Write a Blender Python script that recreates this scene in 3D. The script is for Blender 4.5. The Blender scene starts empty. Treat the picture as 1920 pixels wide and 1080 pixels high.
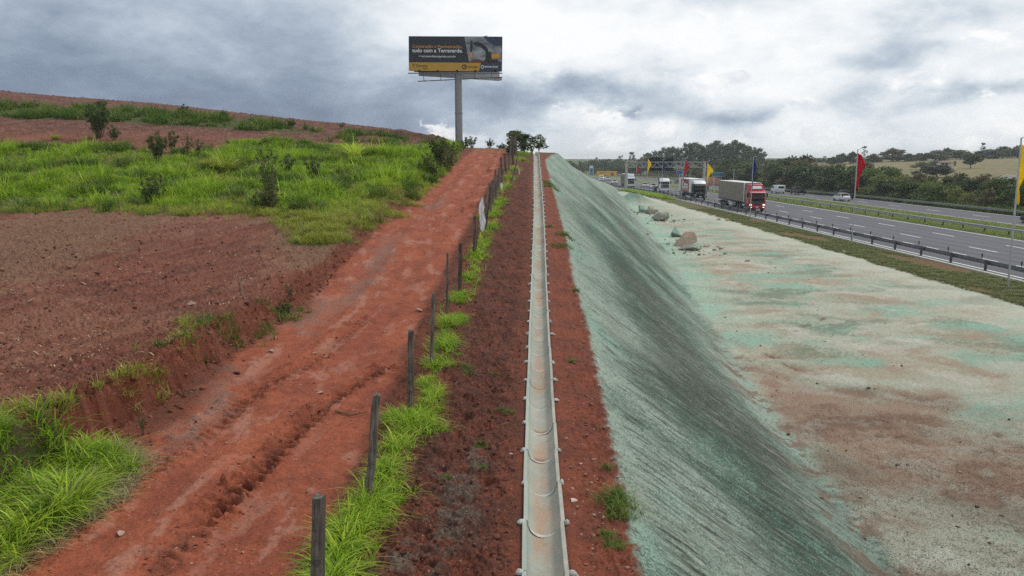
import bpy, bmesh, math, random
import numpy as np
from mathutils import Vector, Matrix
rnd = random.Random(7)
R = np.random.RandomState(11)
rad = math.radians
SC = bpy.context.scene
COL = SC.collection

# ------------------------------------------------------------------ camera
F = 1400.0            # focal length in pixels of the 1920 px wide photograph
PITCH = math.atan(240.0 / F)
CZ = 7.7              # camera height over the motorway
cam = bpy.data.cameras.new('camera')
cam.sensor_width = 36.0
cam.lens = 36.0 * F / 1920.0
cam.clip_start = 0.1
cam.clip_end = 9000
camo = bpy.data.objects.new('camera', cam)
COL.objects.link(camo)
camo.location = (0, 0, CZ)
camo.rotation_euler = (math.pi / 2 - PITCH, 0, 0)
SC.camera = camo

# ------------------------------------------------------------------ view
SC.view_settings.view_transform = 'Standard'
SC.view_settings.look = 'None'
SC.view_settings.gamma = 1.0
SC.view_settings.use_curve_mapping = False
SC.view_settings.exposure = 0.2
SC.render.film_transparent = False
try:
    SC.cycles.max_bounces = 6
    SC.cycles.diffuse_bounces = 3
    SC.cycles.transparent_max_bounces = 6
    SC.cycles.volume_bounces = 1
    SC.cycles.use_adaptive_sampling = True
    SC.cycles.use_denoising = False
except Exception:
    pass

# ------------------------------------------------------------------ node helper
class NT:
    def __init__(s, tree):
        s.t = tree; s.n = tree.nodes; s.l = tree.links
    def node(s, typ, **kw):
        n = s.n.new(typ)
        for k, v in kw.items():
            setattr(n, k, v)
        return n
    def put(s, sock, v):
        if hasattr(v, 'is_output') or hasattr(v, 'links'):
            s.l.new(v, sock)
        elif v is not None:
            if hasattr(sock, 'default_value'):
                dv = sock.default_value
                if hasattr(dv, '__len__') and not hasattr(v, '__len__'):
                    v = [v] * len(dv)
                if hasattr(dv, '__len__') and len(dv) == 4 and len(v) == 3:
                    v = list(v) + [1.0]
                sock.default_value = v
    def math(s, op, a, b=None, c=None, clamp=False):
        n = s.node('ShaderNodeMath', operation=op, use_clamp=clamp)
        s.put(n.inputs[0], a)
        if b is not None: s.put(n.inputs[1], b)
        if c is not None: s.put(n.inputs[2], c)
        return n.outputs[0]
    def mix(s, f, a, b, blend='MIX'):
        n = s.node('ShaderNodeMix', data_type='RGBA', blend_type=blend)
        n.clamp_factor = True
        s.put(n.inputs[0], f); s.put(n.inputs[6], a); s.put(n.inputs[7], b)
        return n.outputs[2]
    def noise(s, vec, scale, detail=4, rough=.55, lac=2.0, dist=0.0):
        n = s.node('ShaderNodeTexNoise')
        s.put(n.inputs['Vector'], vec)
        n.inputs['Scale'].default_value = scale
        n.inputs['Detail'].default_value = detail
        n.inputs['Roughness'].default_value = rough
        n.inputs['Lacunarity'].default_value = lac
        n.inputs['Distortion'].default_value = dist
        return n
    def smooth(s, v, a, b):
        n = s.node('ShaderNodeMapRange', interpolation_type='SMOOTHSTEP')
        s.put(n.inputs[0], v); s.put(n.inputs[1], a); s.put(n.inputs[2], b)
        n.inputs[3].default_value = 0; n.inputs[4].default_value = 1
        return n.outputs[0]
    def remap(s, v, a, b, c, d):
        n = s.node('ShaderNodeMapRange')
        s.put(n.inputs[0], v)
        for i, q in enumerate((a, b, c, d)): s.put(n.inputs[i + 1], q)
        return n.outputs[0]
    def vmul(s, v, k):
        n = s.node('ShaderNodeVectorMath', operation='MULTIPLY')
        s.put(n.inputs[0], v); n.inputs[1].default_value = k
        return n.outputs[0]
    def attr(s, name, kind='GEOMETRY'):
        return s.node('ShaderNodeAttribute', attribute_name=name, attribute_type=kind)

# ------------------------------------------------------------------ sun direction
SUN_AZ, SUN_EL = rad(48), rad(52)      # from +Y towards +X
# ------------------------------------------------------------------ world
W = bpy.data.worlds.new('World'); SC.world = W; W.use_nodes = True
nt = NT(W.node_tree); nt.n.clear()
sky = nt.node('ShaderNodeTexSky', sky_type='NISHITA')
sky.sun_disc = False; sky.sun_elevation = SUN_EL; sky.sun_rotation = SUN_AZ
sky.air_density = 1.0; sky.dust_density = 1.5
SKYK = 0.1
tc = nt.node('ShaderNodeTexCoord')
sep = nt.node('ShaderNodeSeparateXYZ'); nt.put(sep.inputs[0], tc.outputs['Generated'])
dx, dy, dz = sep.outputs
D2 = 180 / math.pi
az0 = nt.math('MULTIPLY', nt.math('ARCTAN2', dx, dy), D2)
el0 = nt.math('MULTIPLY', nt.math('ARCSINE', dz), D2)
vec = nt.node('ShaderNodeCombineXYZ')
nt.put(vec.inputs[0], dx); nt.put(vec.inputs[1], dy); nt.put(vec.inputs[2], nt.math('MULTIPLY', dz, 1.9))
V = vec.outputs[0]
warp = nt.noise(V, 5.0, 5, .6)
wsep = nt.node('ShaderNodeSeparateColor'); nt.put(wsep.inputs[0], warp.outputs['Color'])
az = nt.math('ADD', az0, nt.math('MULTIPLY', nt.math('SUBTRACT', wsep.outputs[0], .5), 11.0))
el = nt.math('ADD', el0, nt.math('MULTIPLY', nt.math('SUBTRACT', wsep.outputs[1], .5), 5.5))
def blob(a, e, sa, se, amp, A=None, E=None):
    A = A or az; E = E or el
    p = nt.math('DIVIDE', nt.math('SUBTRACT', A, a), sa)
    q = nt.math('DIVIDE', nt.math('SUBTRACT', E, e), se)
    r2 = nt.math('ADD', nt.math('MULTIPLY', p, p), nt.math('MULTIPLY', q, q))
    return nt.math('MULTIPLY', nt.math('EXPONENT', nt.math('MULTIPLY', r2, -1.0)), amp)
def total(xs):
    t = xs[0]
    for x in xs[1:]: t = nt.math('ADD', t, x)
    return t
nA = nt.noise(V, 4.2, 7, .56, 2.1, .35).outputs['Fac']
nB = nt.noise(nt.vmul(V, (1, 1, 1.25)), 11.0, 8, .58, 2.1, .6).outputs['Fac']
nC = nt.noise(nt.vmul(V, (1, 1, 1.3)), 30.0, 6, .6, 2.1, .4).outputs['Fac']
def lumps(scale, seed, warp_k):
    w = nt.noise(nt.vmul(V, (1, 1, 1)), scale * 1.3, 5, .62); a = nt.node('ShaderNodeVectorMath', operation='SUBTRACT'); nt.put(a.inputs[0], w.outputs['Color']); a.inputs[1].default_value = (.5, .5, .5)
    b = nt.node('ShaderNodeVectorMath', operation='MULTIPLY_ADD'); nt.l.new(a.outputs[0], b.inputs[0]); b.inputs[1].default_value = (warp_k,) * 3; nt.put(b.inputs[2], V)
    c = nt.node('ShaderNodeVectorMath', operation='ADD'); nt.l.new(b.outputs[0], c.inputs[0]); c.inputs[1].default_value = (seed, seed * .7, seed * .3)
    v = nt.node('ShaderNodeTexVoronoi', feature='SMOOTH_F1'); nt.l.new(c.outputs[0], v.inputs['Vector']); v.inputs['Scale'].default_value = scale; v.inputs['Smoothness'].default_value = .45
    return nt.math('SUBTRACT', .48, v.outputs['Distance'])
vA = lumps(6.5, 1.3, .22); vB = lumps(15.0, 4.1, .12)
biasN = nt.smooth(az0, -14.0, 6.0)
# layer of stratus: 0 dark rain cloud ... 1 bright thin cloud
bright = total([nt.math('MULTIPLY', nt.math('SUBTRACT', nA, .5), .70), nt.math('MULTIPLY', vA, nt.math('ADD', .22, nt.math('MULTIPLY', biasN, .20))), nt.math('MULTIPLY', vB, nt.math('ADD', .07, nt.math('MULTIPLY', biasN, .15))),
                nt.math('MULTIPLY', nt.math('SUBTRACT', nB, .5), .34),
                nt.math('MULTIPLY', nt.math('SUBTRACT', nC, .5), .14),
                blob(-32, 3.6, 13, 4.2, -.40), blob(-17, 2.6, 11, 3.2, -.34), blob(-20, 7.6, 9, 2.4, -.12),
                blob(-6, 2.6, 6, 2.2, -.20),
                blob(5.5, 5.3, 5.5, 1.0, -.42), blob(-1.5, 4.6, 4, 1.2, -.30),
                blob(-2, 9.8, 7.5, 3.4, .30), blob(4, 9.2, 5, 2.6, .16),
                blob(18, 3.4, 6.5, .55, -.20), blob(25.5, 6.2, 7, .6, -.14), blob(31.5, 4.2, 3.2, .7, -.30), blob(10.5, 7.4, 2.5, .7, -.18),
                blob(9.6, 3.9, .7, .5, -.34), blob(12, 3.9, 9, .6, -.10), blob(33, 8.6, 9, 2.2, -.06), blob(29, 9.6, 8, 1.4, -.06)])
bias = nt.smooth(az0, -14.0, 4.0)
bright = nt.math('ADD', bright, nt.math('ADD', .60, nt.math('MULTIPLY', bias, .20)))
ramp = nt.node('ShaderNodeValToRGB')
cr = ramp.color_ramp
cr.interpolation = 'B_SPLINE'
st = [(0.0, (.135, .175, .255)), (.22, (.205, .26, .355)), (.42, (.33, .395, .485)), (.6, (.51, .58, .65)), (.76, (.72, .76, .795)), (1.0, (.90, .905, .91))]
cr.elements[0].position, cr.elements[0].color = st[0][0], (*st[0][1], 1)
cr.elements[1].position, cr.elements[1].color = st[-1][0], (*st[-1][1], 1)
for p_, c_ in st[1:-1]:
    e_ = cr.elements.new(p_); e_.color = (*c_, 1)
nt.put(ramp.inputs[0], bright)
# cumulus heads low over the horizon, crisp edged
cum = total([nt.math('MULTIPLY', nt.math('SUBTRACT', nB, .5), .9), nt.math('MULTIPLY', vB, .9), nt.math('MULTIPLY', vA, .35), nt.math('MULTIPLY', nt.math('SUBTRACT', nC, .5), .55),
             blob(4.5, 1.9, 5.2, 1.7, .75), blob(-3.0, 1.0, 3.2, 1.1, .6), blob(-33.5, 5.3, 2.6, .5, .50), blob(14, 1.6, 7, 1.0, .45),
             blob(23.5, 3.2, 3.2, .8, .55), blob(27, 4.6, 3.0, .7, .45), blob(30, 1.7, 9, .9, .35), blob(15, 6.3, 4, .7, .42), blob(33, 7.2, 4, .8, .4), blob(-26, 6, 16, 5, -.45)])
cmask = nt.smooth(cum, .30, .52)
ctex = nt.smooth(nt.math('ADD', nt.math('MULTIPLY', nB, .4), nt.math('ADD', nt.math('MULTIPLY', nC, .4), nt.math('MULTIPLY', vB, .5))), .32, .62)
ccol = nt.mix(ctex, (.64, .675, .73), (.90, .895, .895))
cloud = nt.mix(nt.math('MULTIPLY', cmask, .85), ramp.outputs[0], ccol)
# below the horizon: plain earth bounce
cloud = nt.mix(nt.smooth(dz, -.06, -.01), (.20, .17, .14), cloud)
cl10 = nt.mix(1.0, cloud, (1 / SKYK,) * 3, 'MULTIPLY')
cover = nt.math('MULTIPLY', nt.smooth(nA, .74, .62), 1.0)
cover = nt.math('MAXIMUM', cover, nt.smooth(el0, 40, 20))
skyc = nt.mix(cover, sky.outputs[0], cl10)
bg = nt.node('ShaderNodeBackground'); nt.put(bg.inputs[0], skyc); bg.inputs[1].default_value = SKYK
wo = nt.node('ShaderNodeOutputWorld'); nt.l.new(bg.outputs[0], wo.inputs[0])

# ------------------------------------------------------------------ sun
sun = bpy.data.lights.new('sun', 'SUN'); sun.energy = 1.5; sun.angle = rad(10); sun.color = (1, .965, .91)
suno = bpy.data.objects.new('sun', sun); COL.objects.link(suno)
sd = Vector((math.sin(SUN_AZ) * math.cos(SUN_EL), math.cos(SUN_AZ) * math.cos(SUN_EL), math.sin(SUN_EL)))
suno.rotation_euler = sd.to_track_quat('Z', 'Y').to_euler(); suno.location = (0, 0, 60)

# ------------------------------------------------------------------ numpy noise
_p = np.random.RandomState(3).permutation(256); _p = np.concatenate([_p, _p, _p])
_ga = np.linspace(0, 2 * np.pi, 256, endpoint=False)
_gx, _gy = np.cos(_ga).astype(np.float32), np.sin(_ga).astype(np.float32)
def perlin(x, y, seed=0):
    x = np.asarray(x, np.float32); y = np.asarray(y, np.float32)
    xi = np.floor(x).astype(np.int32); yi = np.floor(y).astype(np.int32)
    xf = x - xi; yf = y - yi
    u = xf * xf * xf * (xf * (xf * 6 - 15) + 10); v = yf * yf * yf * (yf * (yf * 6 - 15) + 10)
    def g(ix, iy, fx, fy):
        h = _p[_p[(ix + seed * 17) & 255] + ((iy + seed * 31) & 255)]
        return _gx[h] * fx + _gy[h] * fy
    a = g(xi, yi, xf, yf); b = g(xi + 1, yi, xf - 1, yf)
    c = g(xi, yi + 1, xf, yf - 1); d = g(xi + 1, yi + 1, xf - 1, yf - 1)
    return (a + u * (b - a) + v * ((c + u * (d - c)) - (a + u * (b - a)))) * 1.5
def fbm(x, y, o=4, seed=0, gain=.5):
    t = 0; a = 1; n = 0
    for i in range(o):
        t = t + a * perlin(x * 2.03 ** i + 13.7 * i, y * 2.03 ** i - 7.1 * i, seed + i); n += a; a *= gain
    return t / n * 1.3
def sst(v, a, b):
    t = np.clip((v - a) / (b - a), 0, 1); return t * t * (3 - 2 * t)
def lerp(a, b, t): return a + (b - a) * t

# ------------------------------------------------------------------ pixel -> world ray
cp, sp = math.cos(PITCH), math.sin(PITCH)
def ray(u, v):
    a, b = (u - 960) / F, (540 - v) / F
    return np.array([a, cp + b * sp, -sp + b * cp])          # forward is +y
def on_plane(u, v, h):
    d = ray(u, v); t = (h - CZ) / d[2]; return d[0] * t, d[1] * t
def on_profile(u, v, zf):
    """first point of the pixel ray under the height profile zf(y)"""
    d = ray(u, v)
    ys = np.geomspace(3, 90, 1500); z = CZ + d[2] * ys / d[1]
    f = z - zf(ys); i = np.argmax(f < 0) if (f < 0).any() else np.argmin(np.abs(f))
    y = ys[i]; return d[0] * y / d[1], y
def interp(ys, vs):
    ys = np.array(ys, float); vs = np.array(vs, float); o = np.argsort(ys); ys, vs = ys[o], vs[o]
    def f(y):
        y = np.asarray(y, float)
        return np.interp(y, ys, vs)
    # smooth the kinks with a dense, filtered table
    t = np.linspace(ys[0] - 6, ys[-1] + 6, 4000); k = np.interp(t, ys, vs)
    sl0 = (vs[1] - vs[0]) / (ys[1] - ys[0]); k = np.where(t < ys[0], vs[0] + (t - ys[0]) * sl0, k)
    w = np.hanning(2 * int(1.6 / (t[1] - t[0])) + 1); w /= w.sum()
    k2 = np.convolve(np.pad(k, len(w) // 2, mode='edge'), w, 'valid')
    return lambda y: np.interp(np.asarray(y, float), t, k2)

# ------------------------------------------------------------------ long profiles (y = metres ahead of the camera)
zc = interp([2, 6, 10, 15, 20.5, 26, 33, 39, 51, 65, 72, 85, 110, 150, 190, 215],
            [CZ + q for q in (-3.95, -3.92, -3.9, -3.72, -3.45, -2.85, -2.25, -1.6, -.7, .45, .74, -.2, -2.3, -4.7, -6.9, -7.6)])
def zt(y): return zc(y) - .05 + .45 * sst(np.asarray(y, float), 45, 66)
def line(px, zf):
    pts = [on_profile(u, v, zf) for u, v in px]
    return interp([p[1] for p in pts], [p[0] for p in pts])
xL = line([(40, 1040), (230, 900), (340, 785), (420, 690), (560, 590), (700, 440), (780, 380), (850, 312), (884, 284)], zt)
xR = line([(560, 1050), (640, 920), (710, 765), (760, 650), (800, 560), (840, 490), (872, 430), (905, 365), (935, 308), (946, 282)], zt)
xF = line([(594, 1150), (690, 938), (769, 772), (808, 685), (838, 583), (862, 548), (890, 475), (936, 352), (966, 287)], lambda y: zc(y) + .18)
xC = line([(1024, 1080), (1016, 908), (1013, 750), (1011, 560), (1010.5, 400), (1006, 292)], zc)
_xt0 = [on_profile(u, v, lambda y: zc(y) - .04) for u, v in [(1196, 1075), (1186, 1010), (1152, 850), (1120, 700), (1099, 600), (1074, 520), (1060, 440), (1040, 370), (1022, 300)]]
xT = interp([p[1] for p in _xt0] + [85, 110, 150, 190, 215], [p[0] for p in _xt0] + [6.1, 11, 19.3, 26.5, 29])
_toe = [on_plane(u, v, 0) for u, v in [(1690, 1080), (1640, 1010), (1530, 880), (1410, 720), (1300, 560), (1250, 470), (1182, 385)]]
xO = interp([p[1] for p in _toe] + [150, 190, 230], [p[0] for p in _toe] + [22.0, 26.6, 29.5])
def hwz(y): return -1.15 * sst(np.asarray(y, float), 140, 270)
def bend(y):
    q = np.maximum(np.asarray(y, float) - 330, 0); return np.minimum(q * q * .0012, 400 + q * .2)

# field / grassy hill to the west of the track: thin plate spline through surveyed points (u, v, distance)
cps = []
for u, v, d in [(0, 740, 10.6), (150, 745, 10.3), (300, 690, 11.9), (0, 550, 16.6), (220, 560, 16.3), (430, 580, 15.6), (530, 505, 20), (0, 450, 25), (300, 450, 24.5),
                (0, 402, 32), (250, 402, 31), (500, 425, 27.5), (600, 445, 26), (0, 330, 42), (250, 332, 41), (500, 345, 39), (700, 380, 34), (0, 275, 52), (420, 285, 51), (650, 300, 49), (800, 310, 49),
                (0, 240, 58), (300, 252, 57), (0, 216, 66), (300, 236, 64), (560, 250, 63), (0, 196, 72), (300, 218, 70), (560, 240, 68), (740, 264, 64), (830, 272, 63),
                (0, 170, 95), (300, 195, 92), (560, 225, 85), (750, 249, 80), (850, 262, 73), (0, 181, 118), (300, 206, 112), (560, 240, 105), (750, 262, 100), (860, 280, 95),
                (-400, 160, 60), (-400, 130, 95), (-400, 400, 28), (-400, 740, 10), (0, 210, 150), (560, 262, 150), (860, 300, 150), (-400, 145, 130)]:
    r_ = ray(u, v) ; k_ = d / r_[1]; cps.append((r_[0] * k_, d, CZ + r_[2] * k_))
bankh = interp([3, 6, 9, 12, 16, 20, 24, 28, 35, 50, 60, 68, 90], [.75, .75, .72, .6, .4, .2, .18, .35, .5, .5, .35, .2, .1])
for y in (5, 7, 9, 12, 15, 18, 22, 26, 30, 36, 42, 50, 58, 66, 74, 90, 110):
    cps.append((float(xL(min(y, 70))) - 1.1, y, float(zt(y)) + float(bankh(y))))
for x, y, z in [(-9, 2, 4.5), (-20, 2, 4.6), (-30, 250, 3), (-80, 250, 5), (-120, 130, 15), (-120, 60, 11), (-60, 20, 5.6), (-60, 5, 5)]:
    cps.append((x, y, z))
cps = np.array(cps); P = cps[:, :2]
def _k(r2): return np.where(r2 > 1e-9, r2 * np.log(np.maximum(r2, 1e-9)) * .5, 0)
n_ = len(P); A_ = np.zeros((n_ + 3, n_ + 3))
A_[:n_, :n_] = _k(((P[:, None] - P[None]) ** 2).sum(-1)) + np.eye(n_) * 2.0
A_[:n_, n_] = 1; A_[:n_, n_ + 1:] = P; A_[n_, :n_] = 1; A_[n_ + 1:, :n_] = P.T
w_ = np.linalg.solve(A_, np.concatenate([cps[:, 2], [0, 0, 0]]))
def zleft(x, y):
    x = np.asarray(x, float); y = np.asarray(y, float); sh = np.broadcast(x, y).shape
    x, y = np.broadcast_to(x, sh).ravel(), np.broadcast_to(y, sh).ravel(); out = np.empty(len(x))
    for i in range(0, len(x), 40000):
        a, b = x[i:i + 40000], y[i:i + 40000]
        r2 = (a[:, None] - P[:, 0]) ** 2 + (b[:, None] - P[:, 1]) ** 2
        out[i:i + 40000] = _k(r2) @ w_[:n_] + w_[n_] + a * w_[n_ + 1] + b * w_[n_ + 2]
    return out.reshape(sh)

def chan(y):   # half widths of the trench
    return .215
def base(x, y):
    """large shape of the land, without the small relief"""
    x = np.asarray(x, float); y = np.asarray(y, float); sh = np.broadcast(x, y).shape
    x = np.broadcast_to(x, sh).copy(); y = np.broadcast_to(y, sh).copy()
    yy = np.minimum(y, 215)
    L, Rr, Fx, C, T, O = xL(yy), xR(yy), xF(yy), xC(np.minimum(yy, 73)), xT(yy), xO(yy)
    far = sst(y, 64, 80); L = lerp(L, L - 6 * far, far)
    Z_c, Z_t = zc(yy), zt(yy)
    fl = zc(yy)
    # cross section from the track to the slope shoulder
    z = np.where(x < Rr, Z_t, lerp(Z_t, Z_c + .16, np.clip((x - Rr) / np.maximum(Fx - Rr, .1), 0, 1)))
    z = np.where(x > Fx, lerp(Z_c + .16, Z_c, sst(x, Fx, C - .30)), z)
    z = np.where(x > C - .30, Z_c - .045 * sst(x, C + .25, T), z)
    zt_top = Z_c - .045
    # west bank and field
    wob = .22 * fbm(x * .9, y * .9, 3, 40)
    bw = np.interp(y, [0, 12, 18, 26, 60, 90], [.20, .22, .8, .9, 1.0, 4])
    off = np.interp(y, [0, 7, 9, 10.5, 12, 14, 17, 24], [1.55, 1.45, 1.15, .75, .45, .25, .2, .1])
    m = sst(-(x - (L - off)) + wob, 0, bw)
    li = m > 0
    if li.any():
        zl = z.copy(); zl[li] = zleft(x[li], y[li]); z = lerp(z, zl, m)
    # hydroseeded cut slope, then the flat apron
    t = np.clip((x - T) / np.maximum(O - T, .3), 0, 1)
    ez = np.where(t < .9, t * 1.035, .9315 + .0685 * (1 - (1 - (t - .9) / .1) ** 2))
    ez = np.clip(ez, 0, 1)
    flat = hwz(y) - .04
    z = np.where(x > T, lerp(zt_top, flat, ez), z)
    z = np.where(y > 212, np.where(x > 29 - bend(y) , flat, z), z)
    xx = x + bend(y)
    # hill beyond the second carriageway
    hill = .080 * np.maximum(xx - 80, 0) * sst(xx / np.maximum(y, 1), .30, .44)
    hill = 13 * (1 - np.exp(-hill / 13)) * 1.12
    hill = hill * lerp(1, .72, sst(y, 420, 900))
    z = np.where(xx > 72, z + hill, z)
    # very far land to the north-west stays low
    lo = sst(y, 230, 300) * (x < 40)
    z = np.maximum(lerp(z, np.minimum(z, -1.2), lo), -1.35)
    return z
# ------------------------------------------------------------------ regions surveyed on the land
_b0 = base
def base(x, y):
    z = _b0(x, y)
    x = np.asarray(x, float); y = np.asarray(y, float)
    d = np.maximum(y - 93, 0)
    return np.where(x < xL(np.minimum(y, 215)), z - .16 * d * sst(d, 0, 20), z)
_ys = np.geomspace(3.2, 420, 2200)
def hit(u, v):
    d = ray(u, v); x = d[0] * _ys / d[1]; z = CZ + d[2] * _ys / d[1]
    f = z - base(x, _ys); i = int(np.argmax(f < 0)) if (f < 0).any() else int(np.argmin(f))
    if i > 0:
        t = f[i - 1] / max(f[i - 1] - f[i], 1e-6); y = _ys[i - 1] + (_ys[i] - _ys[i - 1]) * min(max(t, 0), 1)
    else: y = _ys[0]
    return np.array([d[0] * y / d[1], y])
def pline(px): return np.array([hit(u, v) for u, v in px])
def sd_line(x, y, pts, closed=False):
    """distance to a polyline, arc length along it and (closed) signed distance, inside negative"""
    best = np.full(x.shape, 1e9); arc = np.zeros(x.shape); ins = np.zeros(x.shape, bool); s0 = 0
    n = len(pts); side = np.zeros(x.shape)
    for i in range(n if closed else n - 1):
        a, b = pts[i], pts[(i + 1) % n]; e = b - a; L = np.hypot(*e) + 1e-9
        t = np.clip(((x - a[0]) * e[0] + (y - a[1]) * e[1]) / L ** 2, 0, 1)
        d = np.hypot(x - a[0] - e[0] * t, y - a[1] - e[1] * t); k = d < best
        best = np.where(k, d, best); arc = np.where(k, s0 + t * L, arc); s0 += L
        side = np.where(k, ((x - a[0]) * e[1] - (y - a[1]) * e[0]) / L, side)
        if closed:
            c = ((a[1] > y) != (b[1] > y)); q = (b[0] - a[0]) * (y - a[1]) / (b[1] - a[1] + 1e-12) + a[0]
            ins ^= c & (x < q)
    if closed: return np.where(ins, -best, best)
    return best, arc, side
def inpoly(x, y, pts, soft, amp, fr, seed):
    x = np.asarray(x, float); y = np.asarray(y, float)
    out = np.zeros(x.shape); m = 3 * soft + amp * 2 + .5
    k = (x > pts[:, 0].min() - m) & (x < pts[:, 0].max() + m) & (y > pts[:, 1].min() - m) & (y < pts[:, 1].max() + m)
    if k.any():
        xx, yy = x[k], y[k]
        d = sd_line(xx, yy, pts, True) + amp * fbm(xx * fr, yy * fr, 3, seed)
        out[k] = sst(-d, -soft, soft)
    return out
G_HILL = pline([(-420, 425), (-250, 420), (0, 400), (130, 394), (250, 398), (340, 402), (430, 408), (520, 411), (585, 424), (556, 440), (575, 456), (640, 451), (665, 438), (722, 404), (762, 384),
                (802, 358), (832, 334), (852, 310), (864, 287), (868, 275), (800, 275), (700, 276), (600, 271), (566, 268), (520, 262), (420, 266), (405, 280), (330, 290), (250, 276), (120, 270), (0, 268), (-250, 272), (-420, 275)])
G_STRIP = pline([(-420, 200), (-250, 198), (0, 196), (200, 203), (300, 210), (440, 225), (560, 239), (600, 246), (580, 250), (460, 245), (330, 236), (150, 226), (0, 218), (-250, 218), (-420, 220)])
G_NEAR = pline([(-260, 760), (0, 800), (60, 795), (105, 815), (180, 845), (226, 872), (214, 912), (120, 975), (35, 1030), (-30, 1075), (-120, 1150), (-400, 1150)])
G_FRINGE = pline([(-60, 775), (60, 775), (150, 752), (235, 718), (300, 690), (335, 650), (352, 600)])
PATCH_TRACK = [pline(q) for q in ([(640, 560), (690, 500), (720, 445), (748, 440), (735, 480), (700, 530), (665, 575)], [(800, 384), (832, 372), (836, 384), (812, 392)],
                                  [(545, 600), (600, 565), (640, 560), (600, 600), (560, 625)], [(300, 850), (380, 760), (425, 690), (450, 690), (420, 770), (340, 840)])]
PATCH_SOIL = [pline(q) for q in ([(830, 880), (890, 870), (905, 930), (850, 1040), (790, 1050), (800, 960)], [(870, 830), (915, 835), (905, 870), (868, 868)], [(700, 1080), (770, 1010), (850, 1080)])]
STRAW = [pline(q) for q in ([(-100, 420), (130, 400), (330, 410), (200, 470), (60, 520), (-60, 560)], [(520, 440), (640, 455), (700, 470), (640, 520), (560, 500)], [(470, 410), (640, 405), (690, 440), (640, 456), (560, 440)])]
BROWN = pline([(1440, 690), (1530, 700), (1640, 742), (1750, 740), (1800, 800), (1940, 845), (2100, 900), (2000, 960), (1850, 960), (1700, 940), (1560, 870), (1450, 780), (1400, 700)])
RUT_A = pline([(-30, 1096), (20, 1062), (130, 985), (260, 890), (400, 790), (470, 735), (580, 680), (680, 600)])
RUT_B = pline([(400, 960), (440, 920), (480, 885), (510, 855), (560, 800), (610, 755), (660, 725), (720, 690)])
RUT_C = pline([(250, 1120), (340, 1020), (440, 920), (480, 880)])
SCARS = [pline(q) for q in ([(1600, 790), (1650, 812), (1720, 812)], [(1760, 815), (1830, 818), (1870, 812)], [(1610, 880), (1660, 868)], [(1730, 905), (1790, 930)], [(1490, 620), (1560, 590)], [(1430, 660), (1490, 690)])]

def field_dir(x, y):      # across / along the plough lines (roughly parallel to the track, swinging with the contour)
    a = .30 + .25 * sst(y, 20, 45)
    return x * math.cos(.33) - y * math.sin(.33), x * math.sin(.33) + y * math.cos(.33)

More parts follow.
